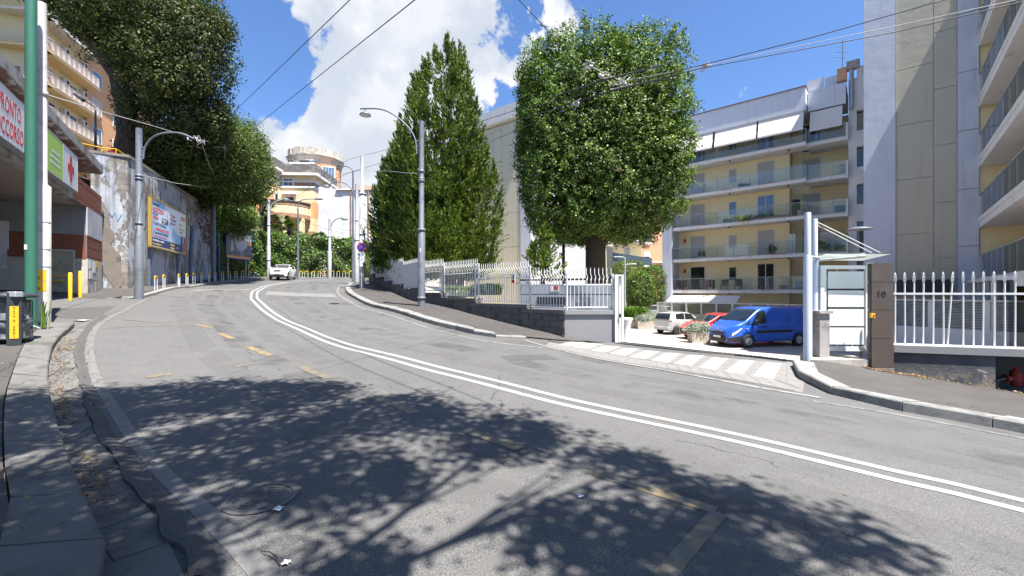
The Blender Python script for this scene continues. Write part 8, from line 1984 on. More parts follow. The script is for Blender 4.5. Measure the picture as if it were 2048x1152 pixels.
wire('span wire between the concrete pole and the far lamp over the bend', [(724, 338, 28.5), (700, 345, 33), (655, 350, 42)], .012, sag=.1)
wire('trolley wire curving down to the villa from the concrete pole', [(655, 342, 40), (600, 390, 46), (575, 415, 50), (545, 440, 54)], .02, sag=0)
wire('second trolley wire curving down over the villa balcony', [(590, 408, 46), (600, 440, 50), (622, 455, 54)], .018, sag=0)
wire('low span wire across the scaffold sheeting, upper one', [(659, 452, 52), (690, 460, 50), (713, 462, 36.5)], .016, sag=0)
wire('low span wire across the scaffold sheeting, lower one', [(596, 440, 50), (660, 460, 52), (745, 480, 48)], .016, sag=0)
wire('thin wire above the villa roof from the oak to the turret', [(520, 300, 50), (560, 312, 60), (655, 342, 70)], .02, M['wirel'], sag=0)
# junction fittings
def junction(x, y, D, s, label, m=None):
    c = W(x, y, D); t = thing('wire_junction', c, label, 'wire fitting', 'overhead wire fittings'); k = D / F; mb = MB()
    for i in range(7):
        a = Vector((rnd.uniform(-1, 1) * s * k, rnd.uniform(-.3, .3), rnd.uniform(-.4, .4) * s * k)) + c; b = Vector((rnd.uniform(-1, 1) * s * k, rnd.uniform(-.3, .3), rnd.uniform(-.5, .5) * s * k)) + c; mb.tube([a, b], .016, 5)
    obj('rods', mb, m or M['wirel'], t)
    for i in range(3): p = c + Vector((rnd.uniform(-.7, .7) * s * k, 0, rnd.uniform(-.25, .25) * s * k)); mb = MB(); mb.lathe([(.0, -.05), (.045, -.03), (.05, .03), (0, .05)], tuple(p), 8); obj('insulator', mb, M['galv'], t)
junction(1178, 131, 13.8, 12, 'upper knot of wire fittings in front of the clipped tree'); junction(1208, 152, 13.8, 16, 'middle knot of wire fittings in front of the clipped tree'); junction(1240, 165, 13.8, 20, 'lower right knot of wire fittings in front of the clipped tree'); junction(1150, 208, 14.5, 10, 'small fitting on the lowest stay in front of the clipped tree')
junction(385, 276, 25, 14, 'knot of fittings at the end of the arched bracket'); junction(402, 284, 27, 12, 'knot of fittings where the left trolley wire bends down'); junction(440, 296, 30, 14, 'knot of fittings where the right trolley wire bends down'); junction(455, 388, 38, 12, 'knot of fittings on the lower span wire'); junction(1410, 133, 12.1, 9, 'insulator on the pale stay wire against the blue sky right of the tree')
wire('thick feeder section of the upper trolley wire over the clipped tree', [(1328, 130, 12.7), (1215, 158, 13.6), (1100, 196, 15.2)], .026, sag=0, name='feeder_wire'); wire('thick feeder section of the lower trolley wire over the clipped tree', [(1350, 151, 12.5), (1240, 177, 13.4), (1128, 211, 14.8)], .026, sag=0, name='feeder_wire')
# litter scraps
for i, (x, y, sz) in enumerate(((555, 1022, .05), (572, 1130, .035), (1162, 996, .035), (165, 642, .22), (975, 671, .07))):
    c = G(x, y); t = thing('paper_scrap', (c.x, c.y, c.z), ['crumpled white paper scrap beside the manhole cover', 'tiny white paper scrap at the bottom edge of the road', 'pale scrap lying in the tree shade on the road', 'flat white rag lying on the gutter end by the left pavement', 'small pale blue scrap against the far right kerb'][i], 'litter')
    mb = MB(); rows = [[(c.x + (u - 1.5) * sz * .4 + .3 * sz * math.sin(v * 3 + i), c.y + (v - 1.5) * sz * .4, zr(c.x, c.y) + .012 + (.3 * sz if sz < .1 else .02) * abs(math.sin(u * 2 + v * 3))) for v in range(4)] for u in range(4)]; mb.grid(rows, flip=True); obj('scrap', mb, M['signw'], t)
c = G(545, 1120); t = thing('fallen_twig', (c.x, c.y, c.z), 'thin reddish curved twig lying on the shaded road', 'twig'); mb = MB(); mb.tube([G(522, 1108) + Vector((0, 0, .015)), G(538, 1113) + Vector((0, 0, .03)), G(552, 1122) + Vector((0, 0, .03)), G(560, 1135) + Vector((0, 0, .012))], .0035, 5); obj('twig', mb, M['bark'], t)
# red cloth and yellow rail over the retaining wall
t = thing('red_tarpaulin', W(232, 305, 26), 'red net tarpaulin hung on a yellow rail above the buttress of the wall', 'tarpaulin')
mb = MB(); a, b = W(218, 299, 25.5), W(262, 318, 27.5); rows = [[a.lerp(b, u / 8) + Vector((0, 0, -v * .16 + .04 * math.sin(u * 2 + v))) for v in range(4)] for u in range(9)]; mb.grid(rows); obj('cloth', mb, M['red'], t)
t = thing('yellow_handrail', W(155, 285, 25), 'yellow tube handrail along the terrace edge above the brick band', 'railing')
mb = MB(); pts = [W(150, 284, 23.5), W(205, 296, 25), W(232, 298, 25.6), W(262, 318, 27.6)]; mb.tube(pts, .03, 6)
for p in pts: mb.tube([p, p - Vector((0, 0, .9))], .025, 5)
obj('rail', mb, M['yelpaint'], t)
# ================================================================ vehicles (x forward, y left, z up; origin under the middle)
def lin(tab, x):
    if x <= tab[0][0]: return tab[0][1]
    for (x0, y0), (x1, y1) in zip(tab, tab[1:]):
        if x <= x1:
            t = (x - x0) / (x1 - x0); return y0 + (y1 - y0) * t
    return tab[-1][1]
def smo(tab, x):   # smoothed lookup
    return (lin(tab, x - .05) + 2 * lin(tab, x) + lin(tab, x + .05)) / 4
class CarShape:
    def __init__(s, top, bot, wid, belt, tumble, wheels, R, arch=.06): s.top, s.bot, s.wid, s.belt, s.tum, s.wh, s.R, s.ar = top, bot, wid, belt, tumble, wheels, R, arch
    def ring(s, x):
        zt = smo(s.top, x); zb = lin(s.bot, x); w = smo(s.wid, x); b = min(smo(s.belt, x), zt - .03)
        za = zb
        for xw in s.wh:
            d = abs(x - xw); ra = s.R + s.ar
            if d < ra: za = max(za, s.R + math.sqrt(ra * ra - d * d))
        za = min(za, b - .12)
        wr = w * .965 - s.tum * max(zt - b, 0); h = b - za
        P = [(0, zb), (w * .8, zb), (w * .965, max(zb + .03, za)), (w * .995, za + .06), (w, za + .25 * h), (w, za + .62 * h), (w * .988, b - .05), (w * .965, b)]
        z2 = zt - b; wl = w * .965
        for t in (.33, .66, .88): P.append((wl + (wr - wl) * t, b + z2 * t * .985))
        P += [(wr * .955, b + z2 * .965), (wr * .86, b + z2 * .992), (wr * .5, zt), (0, zt + .004)]
        return P     # 15 points
    def at(s, x, u):
        P = s.ring(x); i = min(int(u), len(P) - 2); t = u - i; return P[i][0] + (P[i + 1][0] - P[i][0]) * t, P[i][1] + (P[i + 1][1] - P[i][1]) * t
    def surf(s, x, u, side=1, off=0.0):
        y, z = s.at(x, u); p = Vector((x, side * y, z))
        if off:
            e = .02; a = Vector((x + e, *s._yz(x + e, u, side))) - Vector((x - e, *s._yz(x - e, u, side))); b = Vector((0, *[p1 - p0 for p0, p1 in zip(s._yz(x, max(u - .05, 0), side), s._yz(x, min(u + .05, 13.99), side))]))
            n = a.cross(b) * -side
            if n.length > 1e-9: p += n.normalized() * off
        return p
    def _yz(s, x, u, side): y, z = s.at(x, u); return side * y, z
    def body(s, xs, mat_, par):
        mb = MB(); rows = []
        for x in xs:
            P = s.ring(x); rows.append([(x, -y, z) for y, z in P] + [(x, y, z) for y, z in P[::-1][1:]])
        mb.grid(rows); mb.add(rows[0], [tuple(range(len(rows[0]) - 1, -1, -1))]); mb.add(rows[-1], [tuple(range(len(rows[0])))])
        return obj('body', mb, mat_, par, local=True)
    def patch(s, name, q, m, par, side=1, off=.006, n=8, k=8):
        """q = four (x, u) corners: rear-low, front-low, front-high, rear-high"""
        rows = []
        for i in range(n + 1):
            t = i / n; row = []
            for j in range(k + 1):
                v = j / k; x = (q[0][0] * (1 - t) + q[1][0] * t) * (1 - v) + (q[3][0] * (1 - t) + q[2][0] * t) * v; u = (q[0][1] * (1 - t) + q[1][1] * t) * (1 - v) + (q[3][1] * (1 - t) + q[2][1] * t) * v
                row.append(s.surf(x, u, side, off))
            rows.append(row)
        mb = MB(); mb.grid(rows, flip=side > 0); return obj(name, mb, m, par, local=True)
    def across(s, name, xlo, xhi, u0, m, par, off=.006, n=8, k=12):
        """patch that spans the car (windscreen, bonnet line): between stations, right over the top"""
        rows = []
        for i in range(n + 1):
            x = xlo + (xhi - xlo) * i / n; row = []
            for j in range(k + 1):
                v = -1 + 2 * j / k; u = 14 - (14 - u0) * abs(v); row.append(s.surf(x, min(u, 13.98), 1 if v >= 0 else -1, off))
            rows.append(row)
        mb = MB(); mb.grid(rows, flip=xhi > xlo); return obj(name, mb, m, par, local=True)
def wheel(par, x, y, R, side, w_=.2, rim=None, nh=10):
    mb = MB(); yo = y * 1.0; s = side
    prof = [(R * .60, -w_ / 2), (R * .92, -w_ / 2), (R, -w_ * .36), (R, w_ * .36), (R * .92, w_ / 2), (R * .64, w_ / 2 + .004), (R * .60, w_ / 2 - .02)]
    mb.lathe(prof, (x, yo, R), 28, 'y'); t = obj('tyre', mb, M['tyre'], par, local=True)
    mb = MB(); yf = yo + s * w_ / 2; r_ = R * .63
    mb.lathe([(r_, yf - s * .012), (r_ * .93, yf - s * .008), (r_ * .88, yf - s * .045), (r_ * .35, yf - s * .02), (r_ * .3, yf - s * .005), (.001, yf - s * .002)], (x, 0, R), 24, 'y'); obj('rim', mb, rim or M['rim'], t, local=True)
    mb = MB()
    for i in range(nh):
        a = 2 * math.pi * i / nh; c = (x + r_ * .66 * math.cos(a), yf - s * .018, R + r_ * .66 * math.sin(a)); hr = r_ * .13
        ring = [(c[0] + hr * math.cos(b), c[1], c[2] + hr * 1.3 * math.sin(b)) for b in np.linspace(0, 2 * math.pi, 9)[:-1]]; mb.add(ring, [tuple(range(8))]); mb.add(ring, [tuple(range(7, -1, -1))])
    obj('vent_holes', mb, M['blackp'], t, local=True)
    return t
M['tyre'] = mat('tyre', (0.018, 0.018, 0.018), 0.85); M['rim'] = mat('steel_rim', (0.42, 0.42, 0.43), 0.35, metal=.6)
def paint(name, col): return mat(name, col, 0.32, 0.0, metal=0.0, spec=.5, coat=1.0)
M['pblue'] = paint('van_blue', (0.012, 0.085, 0.44)); M['pwhite'] = paint('car_white', (0.74, 0.74, 0.73)); M['pred'] = paint('car_red', (0.55, 0.02, 0.025)); M['psilver'] = mat('car_silver', (0.44, 0.45, 0.46), 0.35, metal=.15, coat=.8)
M['cglz'] = mat('car_glass', (0.012, 0.015, 0.017), 0.04, spec=1.0); M['headl'] = mat('headlamp', (0.55, 0.55, 0.50), 0.15, spec=.9); M['taill'] = mat('tail_lamp', (0.35, 0.01, 0.01), 0.25); M['orangel'] = mat('indicator', (0.6, 0.2, 0.02), 0.3)
def dense(a, b, wheels, R):
    xs = set(np.round(np.arange(a, b + .001, .08), 3)); xs |= {a, b}
    for w in wheels:
        for k in range(-10, 11): xs.add(round(w + (R + .06) * math.sin(k / 10 * math.pi / 2), 3))
    return sorted(x for x in xs if a <= x <= b)
def inner(par, x0, x1, w, z0, z1): mb = MB(); mb.box(x0, x1, -w, w, z0, z1); obj('underbody', mb, M['blackp'], par, local=True)
def boxp(name, par, m, *b, bev=.008): mb = MB(); mb.bbox(*b, bev); return obj(name, mb, m, par, local=True)
def mirror(par, x, y, z, m, side, sx=.1, sz=.2):
    mb = MB(); mb.bbox(x - sx, x + .04, min(side * y, side * (y + .2)), max(side * y, side * (y + .2)), z - sz * .4, z + sz * .6, .03); return obj('wing_mirror', mb, m, par, local=True)
# -- blue van
van = thing('blue_van', (0, 0, 0), 'bright blue panel van with black bumper parked behind the tall gate posts', 'van')
S = CarShape(top=[(-2.42, 1.70), (-2.36, 1.88), (-2.1, 1.93), (.2, 1.95), (.62, 1.90), (.85, 1.80), (1.62, 1.26), (1.72, 1.20), (2.15, 1.05), (2.34, .90), (2.42, .74)], bot=[(-2.42, .30), (2.2, .22), (2.42, .26)],
    wid=[(-2.42, .86), (-2.3, .93), (0, .95), (1.5, .94), (2.0, .88), (2.28, .74), (2.42, .60)], belt=[(-2.42, 1.10), (.9, 1.10), (1.6, 1.08), (2.42, .60)], tumble=.16, wheels=[1.45, -1.55], R=.325)
xs = dense(-2.42, 2.42, S.wh, .325); S.body(xs, M['pblue'], van); inner(van, -2.2, 2.05, .68, .25, .80)
for x in S.wh:
    for s in (-1, 1): wheel(van, x, s * .84, .325, s, .21)
S.across('windscreen', 1.60, .80, 11.2, M['cglz'], van, .008)
for s in (-1, 1):
    S.patch('side_window', [(.40, 7.25), (1.32, 7.2), (.90, 9.9), (.42, 9.9)], M['cglz'], van, s, .009)
    S.patch('quarter_panel', [(1.36, 7.1), (1.66, 7.0), (1.52, 8.3), (1.30, 8.6)], M['blackp'], van, s, .007)
    S.patch('headlight', [(1.78, 6.3), (2.26, 5.2), (2.24, 6.6), (1.85, 7.2)], M['headl'], van, s, .012)
    S.patch('rubbing_strip', [(-1.1, 4.75), (1.0, 4.75), (1.0, 5.2), (-1.1, 5.2)], M['blackp'], van, s, .016); S.patch('rubbing_strip', [(-2.35, 4.75), (-1.97, 4.75), (-1.97, 5.2), (-2.35, 5.2)], M['blackp'], van, s, .016)
    S.patch('bumper_side', [(1.86, 3.0), (2.40, 3.0), (2.40, 4.9), (1.84, 4.7)], M['blackp'], van, s, .014)
    for xx in (.30, 1.42, -.95): S.patch('door_gap', [(xx, 3.4), (xx + .012, 3.4), (xx + .012 - (.0 if xx != 1.42 else .42), 10.2), (xx - (.0 if xx != 1.42 else .42), 10.2)], M['blackp'], van, s, .003, 1, 10)
    S.patch('swage_line', [(-2.3, 5.75), (1.3, 5.75), (1.3, 5.82), (-2.3, 5.82)], M['pblue'], van, s, .018)
    S.patch('load_panel', [(-.85, 7.3), (.2, 7.3), (.2, 9.6), (-.85, 9.6)], M['pblue'], van, s, .010); S.patch('load_panel', [(-2.2, 7.3), (-1.05, 7.3), (-1.05, 9.6), (-2.2, 9.6)], M['pblue'], van, s, .010)
    mirror(van, 1.22, .97, 1.18, M['blackp'], s, .1, .28)
    y_ = .955; boxp('door_handle', van, M['blackp'], .42, .62, min(s * y_, s * (y_ + .04)), max(s * y_, s * (y_ + .04)), .98, 1.03)
    y_ = .94; boxp('side_indicator', van, M['headl'], 1.52, 1.6, min(s * y_, s * (y_ + .03)), max(s * y_, s * (y_ + .03)), .90, .94)
mb = MB(); rows = [[(2.40 + .07 * (1 - (abs(y) / .66) ** 2) - (.0 if 0 < j < 3 else .03), y, z) for j, z in enumerate((.24, .30, .52, .60))] for y in np.linspace(-.66, .66, 13)]; mb.grid(rows); mb.grid([[(x - .2, y, z) for x, y, z in r] for r in rows], flip=True); obj('front_bumper', mb, M['blackp'], van, local=True)
boxp('grille', van, M['blackp'], 2.40, 2.455, -.36, .36, .64, .76); boxp('lower_grille', van, M['darkmetal'], 2.44, 2.475, -.4, .4, .30, .42); boxp('number_plate', van, M['signw'], 2.46, 2.485, -.25, .25, .46, .56)
mb = MB()
for dz in (0, .05): mb.tube([(2.44, -.36, .76 + dz * .5), (2.45, -.10, .785 + dz), (2.455, 0, .83 + dz), (2.45, .10, .785 + dz), (2.44, .36, .76 + dz * .5)], .012, 5)
obj('chevron_badge', mb, M['rim'], van, local=True)
for y0, y1 in ((-.55, -.05), (.1, .6)): mb = MB(); mb.tube([S.surf(1.64, 13.5 if y0 < 0 else 13.0, -1 if y0 < 0 else 1, .02), S.surf(1.45, 12.0, 1 if y0 > 0 else -1, .025)], .012, 4); obj('wiper', mb, M['blackp'], van, local=True)
hv = math.atan2(-.25, -.97); fx, fy = 11.28, 20.6; hx_, hy_ = math.cos(hv), math.sin(hv)
# put the near front wheel where the photo shows it
van.rotation_euler = (0, 0, hv); lx, ly = 1.45, .84
van.location = (fx - (lx * hx_ - ly * hy_), fy - (lx * hy_ + ly * hx_), YARD)
# -- generic hatchback builder
def hatch(name, label, col, L, Wd, Hh, prof, wb, R, belt, rear_tab=None, tumble=.28, cat='car', trim=None):
    t = thing(name, (0, 0, 0), label, cat); h = L / 2
    Sx = CarShape(top=prof, bot=[(-h, .32), (-h + .2, .22), (h - .3, .20), (h, .26)], wid=[(-h, Wd * .40), (-h + .12, Wd * .47), (-h + .6, Wd * .5), (h - .9, Wd * .5), (h - .3, Wd * .46), (h - .08, Wd * .38), (h, Wd * .32)], belt=belt, tumble=tumble, wheels=wb, R=R)
    Sx.body(dense(-h, h, wb, R), col, t); inner(t, -h + .2, h - .3, Wd * .36, .24, .62)
    for x in wb:
        for s in (-1, 1): wheel(t, x, s * (Wd / 2 - .10), R, s, .18)
    return t, Sx
# small silver three-door
t, Sx = hatch('small_silver_car', 'small silver three-door hatchback parked behind the wide concrete planter', M['psilver'], 3.35, 1.51, 1.42,
    [(-1.675, .62), (-1.64, .95), (-1.50, 1.28), (-1.32, 1.38), (-.4, 1.42), (.12, 1.36), (.78, .98), (.95, .93), (1.45, .78), (1.60, .62), (1.675, .5)], [1.08, -1.12], .27, [(-1.6, .92), (.7, .90), (1.6, .5)])
for s in (-1, 1):
    Sx.patch('side_window', [(-.38, 7.3), (.58, 7.25), (.22, 10.0), (-.34, 10.0)], M['cglz'], t, s, .008); Sx.patch('rear_side_window', [(-1.15, 7.5), (-.46, 7.3), (-.42, 10.0), (-1.10, 9.8)], M['cglz'], t, s, .008)
    Sx.patch('tail_light', [(-1.655, 5.9), (-1.50, 5.9), (-1.50, 6.6), (-1.655, 6.6)], M['taill'], t, s, .012); Sx.patch('headlight', [(1.36, 5.6), (1.6, 4.9), (1.58, 6.4), (1.38, 6.8)], M['headl'], t, s, .01); Sx.patch('door_gap', [(-.43, 3.4), (-.42, 3.4), (-.40, 10.4), (-.41, 10.4)], M['blackp'], t, s, .003, 1, 8)
    mirror(t, .55, .70, .96, M['blackp'], s, .06, .12); y_ = .755; boxp('door_handle', t, M['blackp'], -.36, -.24, min(s * y_, s * (y_ + .02)), max(s * y_, s * (y_ + .02)), .80, .83)
Sx.across('rear_window', -1.615, -1.40, 11.0, M['cglz'], t, .01); Sx.across('windscreen', .74, .16, 11.0, M['cglz'], t, .008)
boxp('rear_bumper', t, M['psilver'], -1.73, -1.60, -.66, .66, .30, .52, bev=.03); boxp('number_plate', t, M['signw'], -1.745, -1.73, -.2, .2, .42, .52)
t.rotation_euler = (0, 0, math.atan2(.43, .9)); p = W(1352, 600, 26.9); hx_, hy_ = math.cos(t.rotation_euler[2]), math.sin(t.rotation_euler[2]); t.location = (p.x - (-1.12 * hx_ + .66 * hy_), p.y - (-1.12 * hy_ - .66 * hx_), YARD)
# red car behind the van
t, Sx = hatch('red_car', 'bright red hatchback parked side by side behind the blue van', M['pred'], 4.0, 1.72, 1.46,
    [(-2.0, .66), (-1.95, .98), (-1.7, 1.36), (-1.2, 1.45), (-.2, 1.47), (.3, 1.40), (1.15, .98), (1.3, .93), (1.75, .80), (1.92, .66), (2.0, .52)], [1.27, -1.23], .31, [(-1.9, .95), (1.0, .93), (1.9, .52)])
for s in (-1, 1):
    Sx.patch('side_window', [(-.38, 7.3), (.85, 7.25), (.40, 10.0), (-.34, 10.0)], M['cglz'], t, s, .008); Sx.patch('headlight', [(1.55, 5.6), (1.92, 4.9), (1.88, 6.4), (1.6, 6.9)], M['headl'], t, s, .01); mirror(t, .78, .80, .98, M['blackp'], s, .08, .14)
Sx.across('windscreen', 1.08, .36, 11.0, M['cglz'], t, .008); boxp('grille', t, M['blackp'], 1.96, 2.02, -.5, .5, .30, .62, bev=.02); boxp('number_plate', t, M['signw'], 2.02, 2.035, -.25, .25, .48, .58)
t.rotation_euler = (0, 0, hv - .04); p = W(1424, 600, 23.6); hx_, hy_ = math.cos(hv), math.sin(hv); t.location = (p.x - (1.9 * hx_ - .70 * hy_) - .85, p.y - (1.9 * hy_ + .70 * hx_) + .1, YARD)
# white crossover
t, Sx = hatch('white_car', 'white compact crossover driving down the bend towards the camera', M['pwhite'], 4.1, 1.77, 1.57,
    [(-2.05, .80), (-1.98, 1.10), (-1.7, 1.40), (-1.3, 1.50), (-.3, 1.57), (.3, 1.50), (1.05, 1.10), (1.2, 1.06), (1.75, .96), (1.95, .80), (2.05, .60)], [1.25, -1.28], .345, [(-1.9, 1.05), (1.0, 1.03), (1.9, .62)], tumble=.34)
for s in (-1, 1):
    Sx.patch('side_window', [(-.42, 7.3), (.80, 7.25), (.38, 10.0), (-.36, 10.0)], M['cglz'], t, s, .008); Sx.patch('rear_side_window', [(-1.20, 7.5), (-.50, 7.3), (-.44, 10.0), (-1.0, 9.8)], M['cglz'], t, s, .008)
    Sx.patch('headlight', [(1.62, 5.9), (1.98, 5.2), (1.96, 6.3), (1.66, 6.9)], M['orangel'] if False else M['headl'], t, s, .01); Sx.patch('wheel_arch_trim', [(1.62, 2.9), (2.02, 2.9), (2.02, 3.8), (1.64, 3.9)], M['blackp'], t, s, .01); mirror(t, .80, .84, 1.12, M['pwhite'], s, .08, .16)
    mb = MB(); mb.lathe([(.001, 2.035), (.07, 2.03), (.08, 2.0)], (0, s * .52, .62), 12, 'x'); obj('round_lamp', mb, M['headl'], t, local=True)
Sx.across('windscreen', 1.0, .36, 11.0, M['cglz'], t, .008)
boxp('lower_bumper', t, M['blackp'], 1.93, 2.07, -.62, .62, .24, .46, bev=.03); boxp('number_plate', t, M['signw'], 2.07, 2.085, -.25, .25, .48, .58)
mb = MB(); mb.prism([(-.45, .86), (-.28, .78), (.28, .78), (.45, .86), (.2, .90), (-.2, .90)], Frame(2.045, 0, 0, 1), .0, .02); mb.prism([(-.45, .86), (-.28, .78), (.28, .78), (.45, .86), (.2, .90), (-.2, .90)], Frame(2.045, 0, 0, 1), -.03, .01); obj('grille', mb, M['blackp'], t, local=True)
cw = G(556, 560); t.rotation_euler = (0, 0, math.atan2(-.971, .2385)); t.location = (-23.0, 43.3, zr(-23.0, 43.3) + .0)
_p = W(553, 560, 42.8); t.location = (_p.x, _p.y + 1.2, zr(_p.x, _p.y + 1.2))
# parked car glimpsed between the hedges and the yellow block
t, Sx = hatch('silver_saloon', 'silver car glimpsed between the clipped hedges and the low cream wall', M['psilver'], 4.0, 1.7, 1.45,
    [(-2.0, .66), (-1.95, .98), (-1.7, 1.36), (-1.2, 1.45), (-.2, 1.46), (.3, 1.40), (1.15, .98), (1.3, .93), (1.75, .80), (1.92, .66), (2.0, .52)], [1.27, -1.23], .31, [(-1.9, .95), (1.0, .93), (1.9, .52)])
for s in (-1, 1): Sx.patch('side_window', [(-1.2, 7.4), (.85, 7.25), (.40, 10.0), (-1.0, 10.0)], M['cglz'], t, s, .008)
Sx.across('rear_window', -1.93, -1.72, 11.0, M['cglz'], t, .01)
p = W(1312, 600, 42); t.location = (p.x, p.y, YARD); t.rotation_euler = (0, 0, math.radians(120))
# ================================================================ pedestrian
def skin_figure(name, verts, edges, radii, m, parent, sub=2):
    me = bpy.data.meshes.new(name); me.from_pydata(verts, edges, []); o = bpy.data.objects.new(name, me); COL.objects.link(o)
    md = o.modifiers.new('skin', 'SKIN');
    if not me.skin_vertices:
        bm = bmesh.new(); bm.from_mesh(me); bm.verts.layers.skin.verify(); bm.to_mesh(me); bm.free()
    for sv, r in zip(me.skin_vertices[0].data, radii): sv.radius = r if isinstance(r, tuple) else (r, r)
    me.skin_vertices[0].data[0].use_root = True
    o.modifiers.new('sub', 'SUBSURF').levels = sub; o.modifiers['sub'].render_levels = sub
    dg = bpy.context.evaluated_depsgraph_get(); m2 = bpy.data.meshes.new_from_object(o.evaluated_get(dg)); bpy.data.objects.remove(o)
    m2.materials.clear(); m2.materials.append(m); m2.polygons.foreach_set('use_smooth', [True] * len(m2.polygons))
    return link(bpy.data.objects.new(name, m2), parent)
pc_ = W(647, 555, 56.5); pt = thing('person', (pc_.x, pc_.y, zr(pc_.x, pc_.y) + .12), 'person in dark blue t-shirt and pale shorts walking behind the hoop bollards', 'person', rz=math.radians(200))
V_ = [(0, 0, .95), (0, 0, 1.12), (0, 0, 1.32), (0, 0, 1.45), (.01, 0, 1.54), (.03, 0, 1.63), (.03, 0, 1.72),
      (0, .10, .92), (.12, .10, .50), (.02, .10, .10), (.16, .10, .05), (0, -.10, .92), (-.08, -.10, .50), (-.30, -.10, .16), (-.20, -.10, .07),
      (0, .19, 1.40), (-.08, .24, 1.14), (.04, .25, .90), (.08, .25, .80), (0, -.19, 1.40), (.10, -.24, 1.15), (.26, -.22, .97), (.33, -.22, .92)]
E_ = [(0, 1), (1, 2), (2, 3), (3, 4), (4, 5), (5, 6), (0, 7), (7, 8), (8, 9), (9, 10), (0, 11), (11, 12), (12, 13), (13, 14), (3, 15), (15, 16), (16, 17), (17, 18), (3, 19), (19, 20), (20, 21), (21, 22)]
R_ = [(.13, .15), (.12, .14), (.13, .17), (.08, .10), .055, .085, .07, .085, .058, .04, .035, .085, .058, .04, .035, .06, .043, .033, .03, .06, .043, .033, .03]
skin_figure('body', V_, E_, R_, M['skin'], pt)
M['tee'] = mat('navy_tshirt', (0.02, 0.03, 0.09), .9); M['short'] = mat('pale_shorts', (0.55, 0.53, 0.50), .9)
skin_figure('t_shirt', [(0, 0, .98), (0, 0, 1.12), (0, 0, 1.32), (0, 0, 1.44), (0, .19, 1.40), (-.06, .235, 1.22), (0, -.19, 1.40), (.07, -.235, 1.22)], [(0, 1), (1, 2), (2, 3), (3, 4), (4, 5), (3, 6), (6, 7)], [(.15, .17), (.14, .16), (.15, .19), (.09, .11), .075, .065, .075, .065], M['tee'], pt)
skin_figure('shorts', [(0, 0, .98), (0, 0, .9), (0, .10, .86), (.09, .10, .58), (0, -.10, .86), (-.06, -.10, .58)], [(0, 1), (1, 2), (2, 3), (1, 4), (4, 5)], [(.145, .165), (.14, .16), .105, .09, .105, .09], M['short'], pt)
mb = MB(); mb.lathe([(.001, .12), (.06, .105), (.09, .05), (.092, .0), (.08, -.03)], (.02, 0, 1.66), 12); obj('hair', mb, M['hair'], pt, local=True)
# balcony plants on the yellow block
for (x, n, k, h, lab) in ((1403, -.5, 1, .5, 'small potted plant on the second glass balcony from below, left side'), (1543, -.6, 1, .7, 'leafy plant in a white pot on the second glass balcony, centre'), (1655, -1.2, 1, 1.0, 'big bushy balcony plant near the white lattice on the second balcony')):
    t, c = pot(Y, x, n, slabz[k], h, .16, lab); P, N = ell_crown([(c + Vector((0, 0, .3 + h * .35)), (h * .5 if h < 1 else 1.3, h * .5, h * .45))], 60 if h < 1 else 160, 14, .1, .5); make_leaves('foliage', P, N, .12, M['leaf_ivy'], t, asp=.4)
t = thing('lattice_screen', Y.p(Y.a(1652, -1.3), -1.3, slabz[1] + .9), 'white diagonal lattice screen on the second balcony at the block corner', 'screen'); mb = MB(); a0, a1 = Y.a(1641, -1.3), Y.a(1669, -1.3)
for i in range(9):
    u0 = a0 + (a1 - a0) * i / 9; mb.tube([Y.p(u0, -1.3, slabz[1] + 1.15), Y.p(min(u0 + .45, a1), -1.3, slabz[1] + 1.65)], .018, 4); mb.tube([Y.p(u0, -1.3, slabz[1] + 1.65), Y.p(min(u0 + .45, a1), -1.3, slabz[1] + 1.15)], .018, 4)
mb.fbox(Y, a0, a1, -1.32, -1.28, slabz[1] + 1.62, slabz[1] + 1.68); mb.fbox(Y, a0, a0 + .05, -1.32, -1.28, slabz[1], slabz[1] + 1.65); obj('lattice', mb, M['whitem'], t)
t = thing('balcony_cupboard', Y.p(Y.a(1584, -1.3), -1.3, slabz[1]), 'tall white cupboard on the second balcony near the front gate post', 'cupboard'); mb = MB(); a = Y.a(1579, -1.2); mb.fbox(Y, a, a + .45, -1.5, -1.1, slabz[1], slabz[1] + 1.75); obj('cabinet', mb, M['whitem'], t); mb = MB(); mb.fbox(Y, a + .22, a + .23, -1.1, -1.095, slabz[1] + .05, slabz[1] + 1.7); obj('door_gap', mb, M['darkmetal'], t)
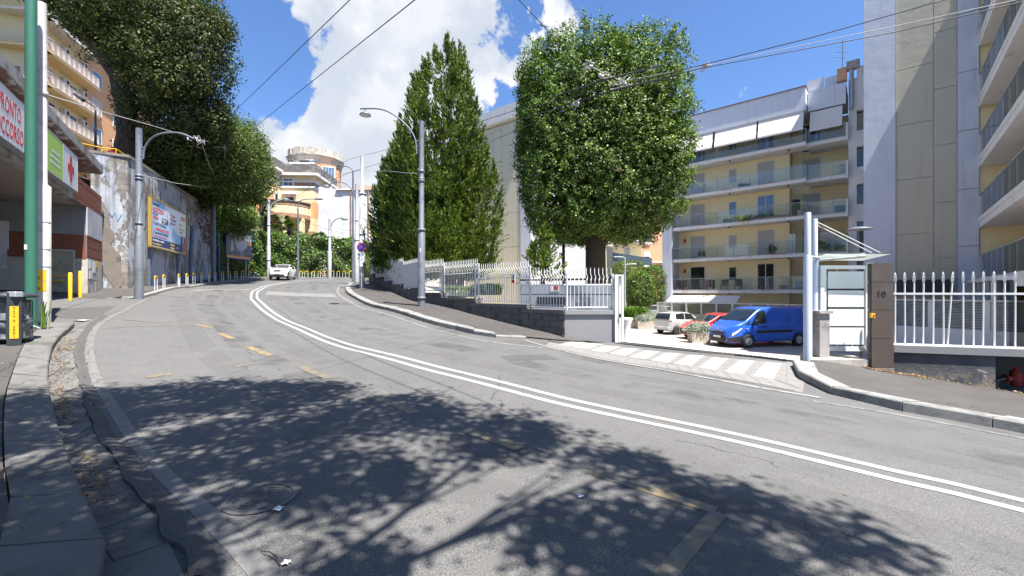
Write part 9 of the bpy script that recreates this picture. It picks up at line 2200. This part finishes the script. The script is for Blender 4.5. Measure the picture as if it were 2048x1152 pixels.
t = thing('planter_box', Y.p(Y.a(1460, -.4), -.4, slabz[2]), 'long dark planter box with plants on the third balcony', 'planter'); mb = MB(); a0, a1 = Y.a(1447, -.35), Y.a(1474, -.35); mb.fbox(Y, a0, a1, -.6, -.2, slabz[2], slabz[2] + .4); obj('box', mb, M['darkmetal'], t)
P, N = ell_crown([(Y.p((a0 + a1) / 2 + 2.0, -.4, slabz[2] + .3), (2.4, .3, .2))], 120, 14, .1, .5); t2 = thing('balcony_plants', Y.p(a1, -.4, slabz[2]), 'row of low green plants along the third balcony glass', 'plant'); make_leaves('foliage', P, N, .12, M['leaf_ivy'], t2, asp=.4); mb = MB(); mb.fbox(Y, a1 + .1, a1 + 4, -.55, -.25, slabz[2], slabz[2] + .25); obj('trough', mb, M['terra'], t2)
for (x, k, n, w_, h_, mm, nm, lab) in ((1478, 3, -.5, 1.0, .42, 'darkmetal', 'storage_box', 'dark storage box behind the glass of the fourth balcony'), (1586, 2, -1.2, .5, 1.55, 'darkmetal', 'covered_stand', 'tall dark covered stand at the right end of the third balcony'), (1597, 2, -.9, .5, .6, 'acw', 'white_cabinet', 'small white cabinet beside the covered stand on the third balcony'), (1672, 2, -1.4, .7, .7, 'darkmetal', 'barbecue', 'dark barbecue on the recessed part of the third balcony'), (1676, 3, -1.4, .6, .9, 'acw', 'washing_machine', 'pale appliance at the end of the recessed fourth balcony'), (1560, 0, -.5, .8, .35, 'whitem', 'white_crate', 'low white slatted crate on the lowest balcony near the gate posts'), (1592, 0, -.7, .7, .75, 'letblue', 'blue_cover', 'blue covered bundle on the lowest balcony near the gate posts')):
    a = Y.a(x, n); z = slabz[k]; t = thing(nm, Y.p(a, n, z), lab, nm.replace('_', ' ').split(' ')[-1]); c = Y.p(a, n, z)
    mb = MB(); mb.bbox(c.x, c.x + w_, c.y - .2, c.y + .2, z + .04, z + h_, .05); obj('body', mb, M[mm], t)
    mb = MB(); mb.bbox(c.x - .02, c.x + w_ + .02, c.y - .22, c.y + .22, z + h_ + .002, z + h_ + .05, .015); obj('top', mb, M['galv'], t)
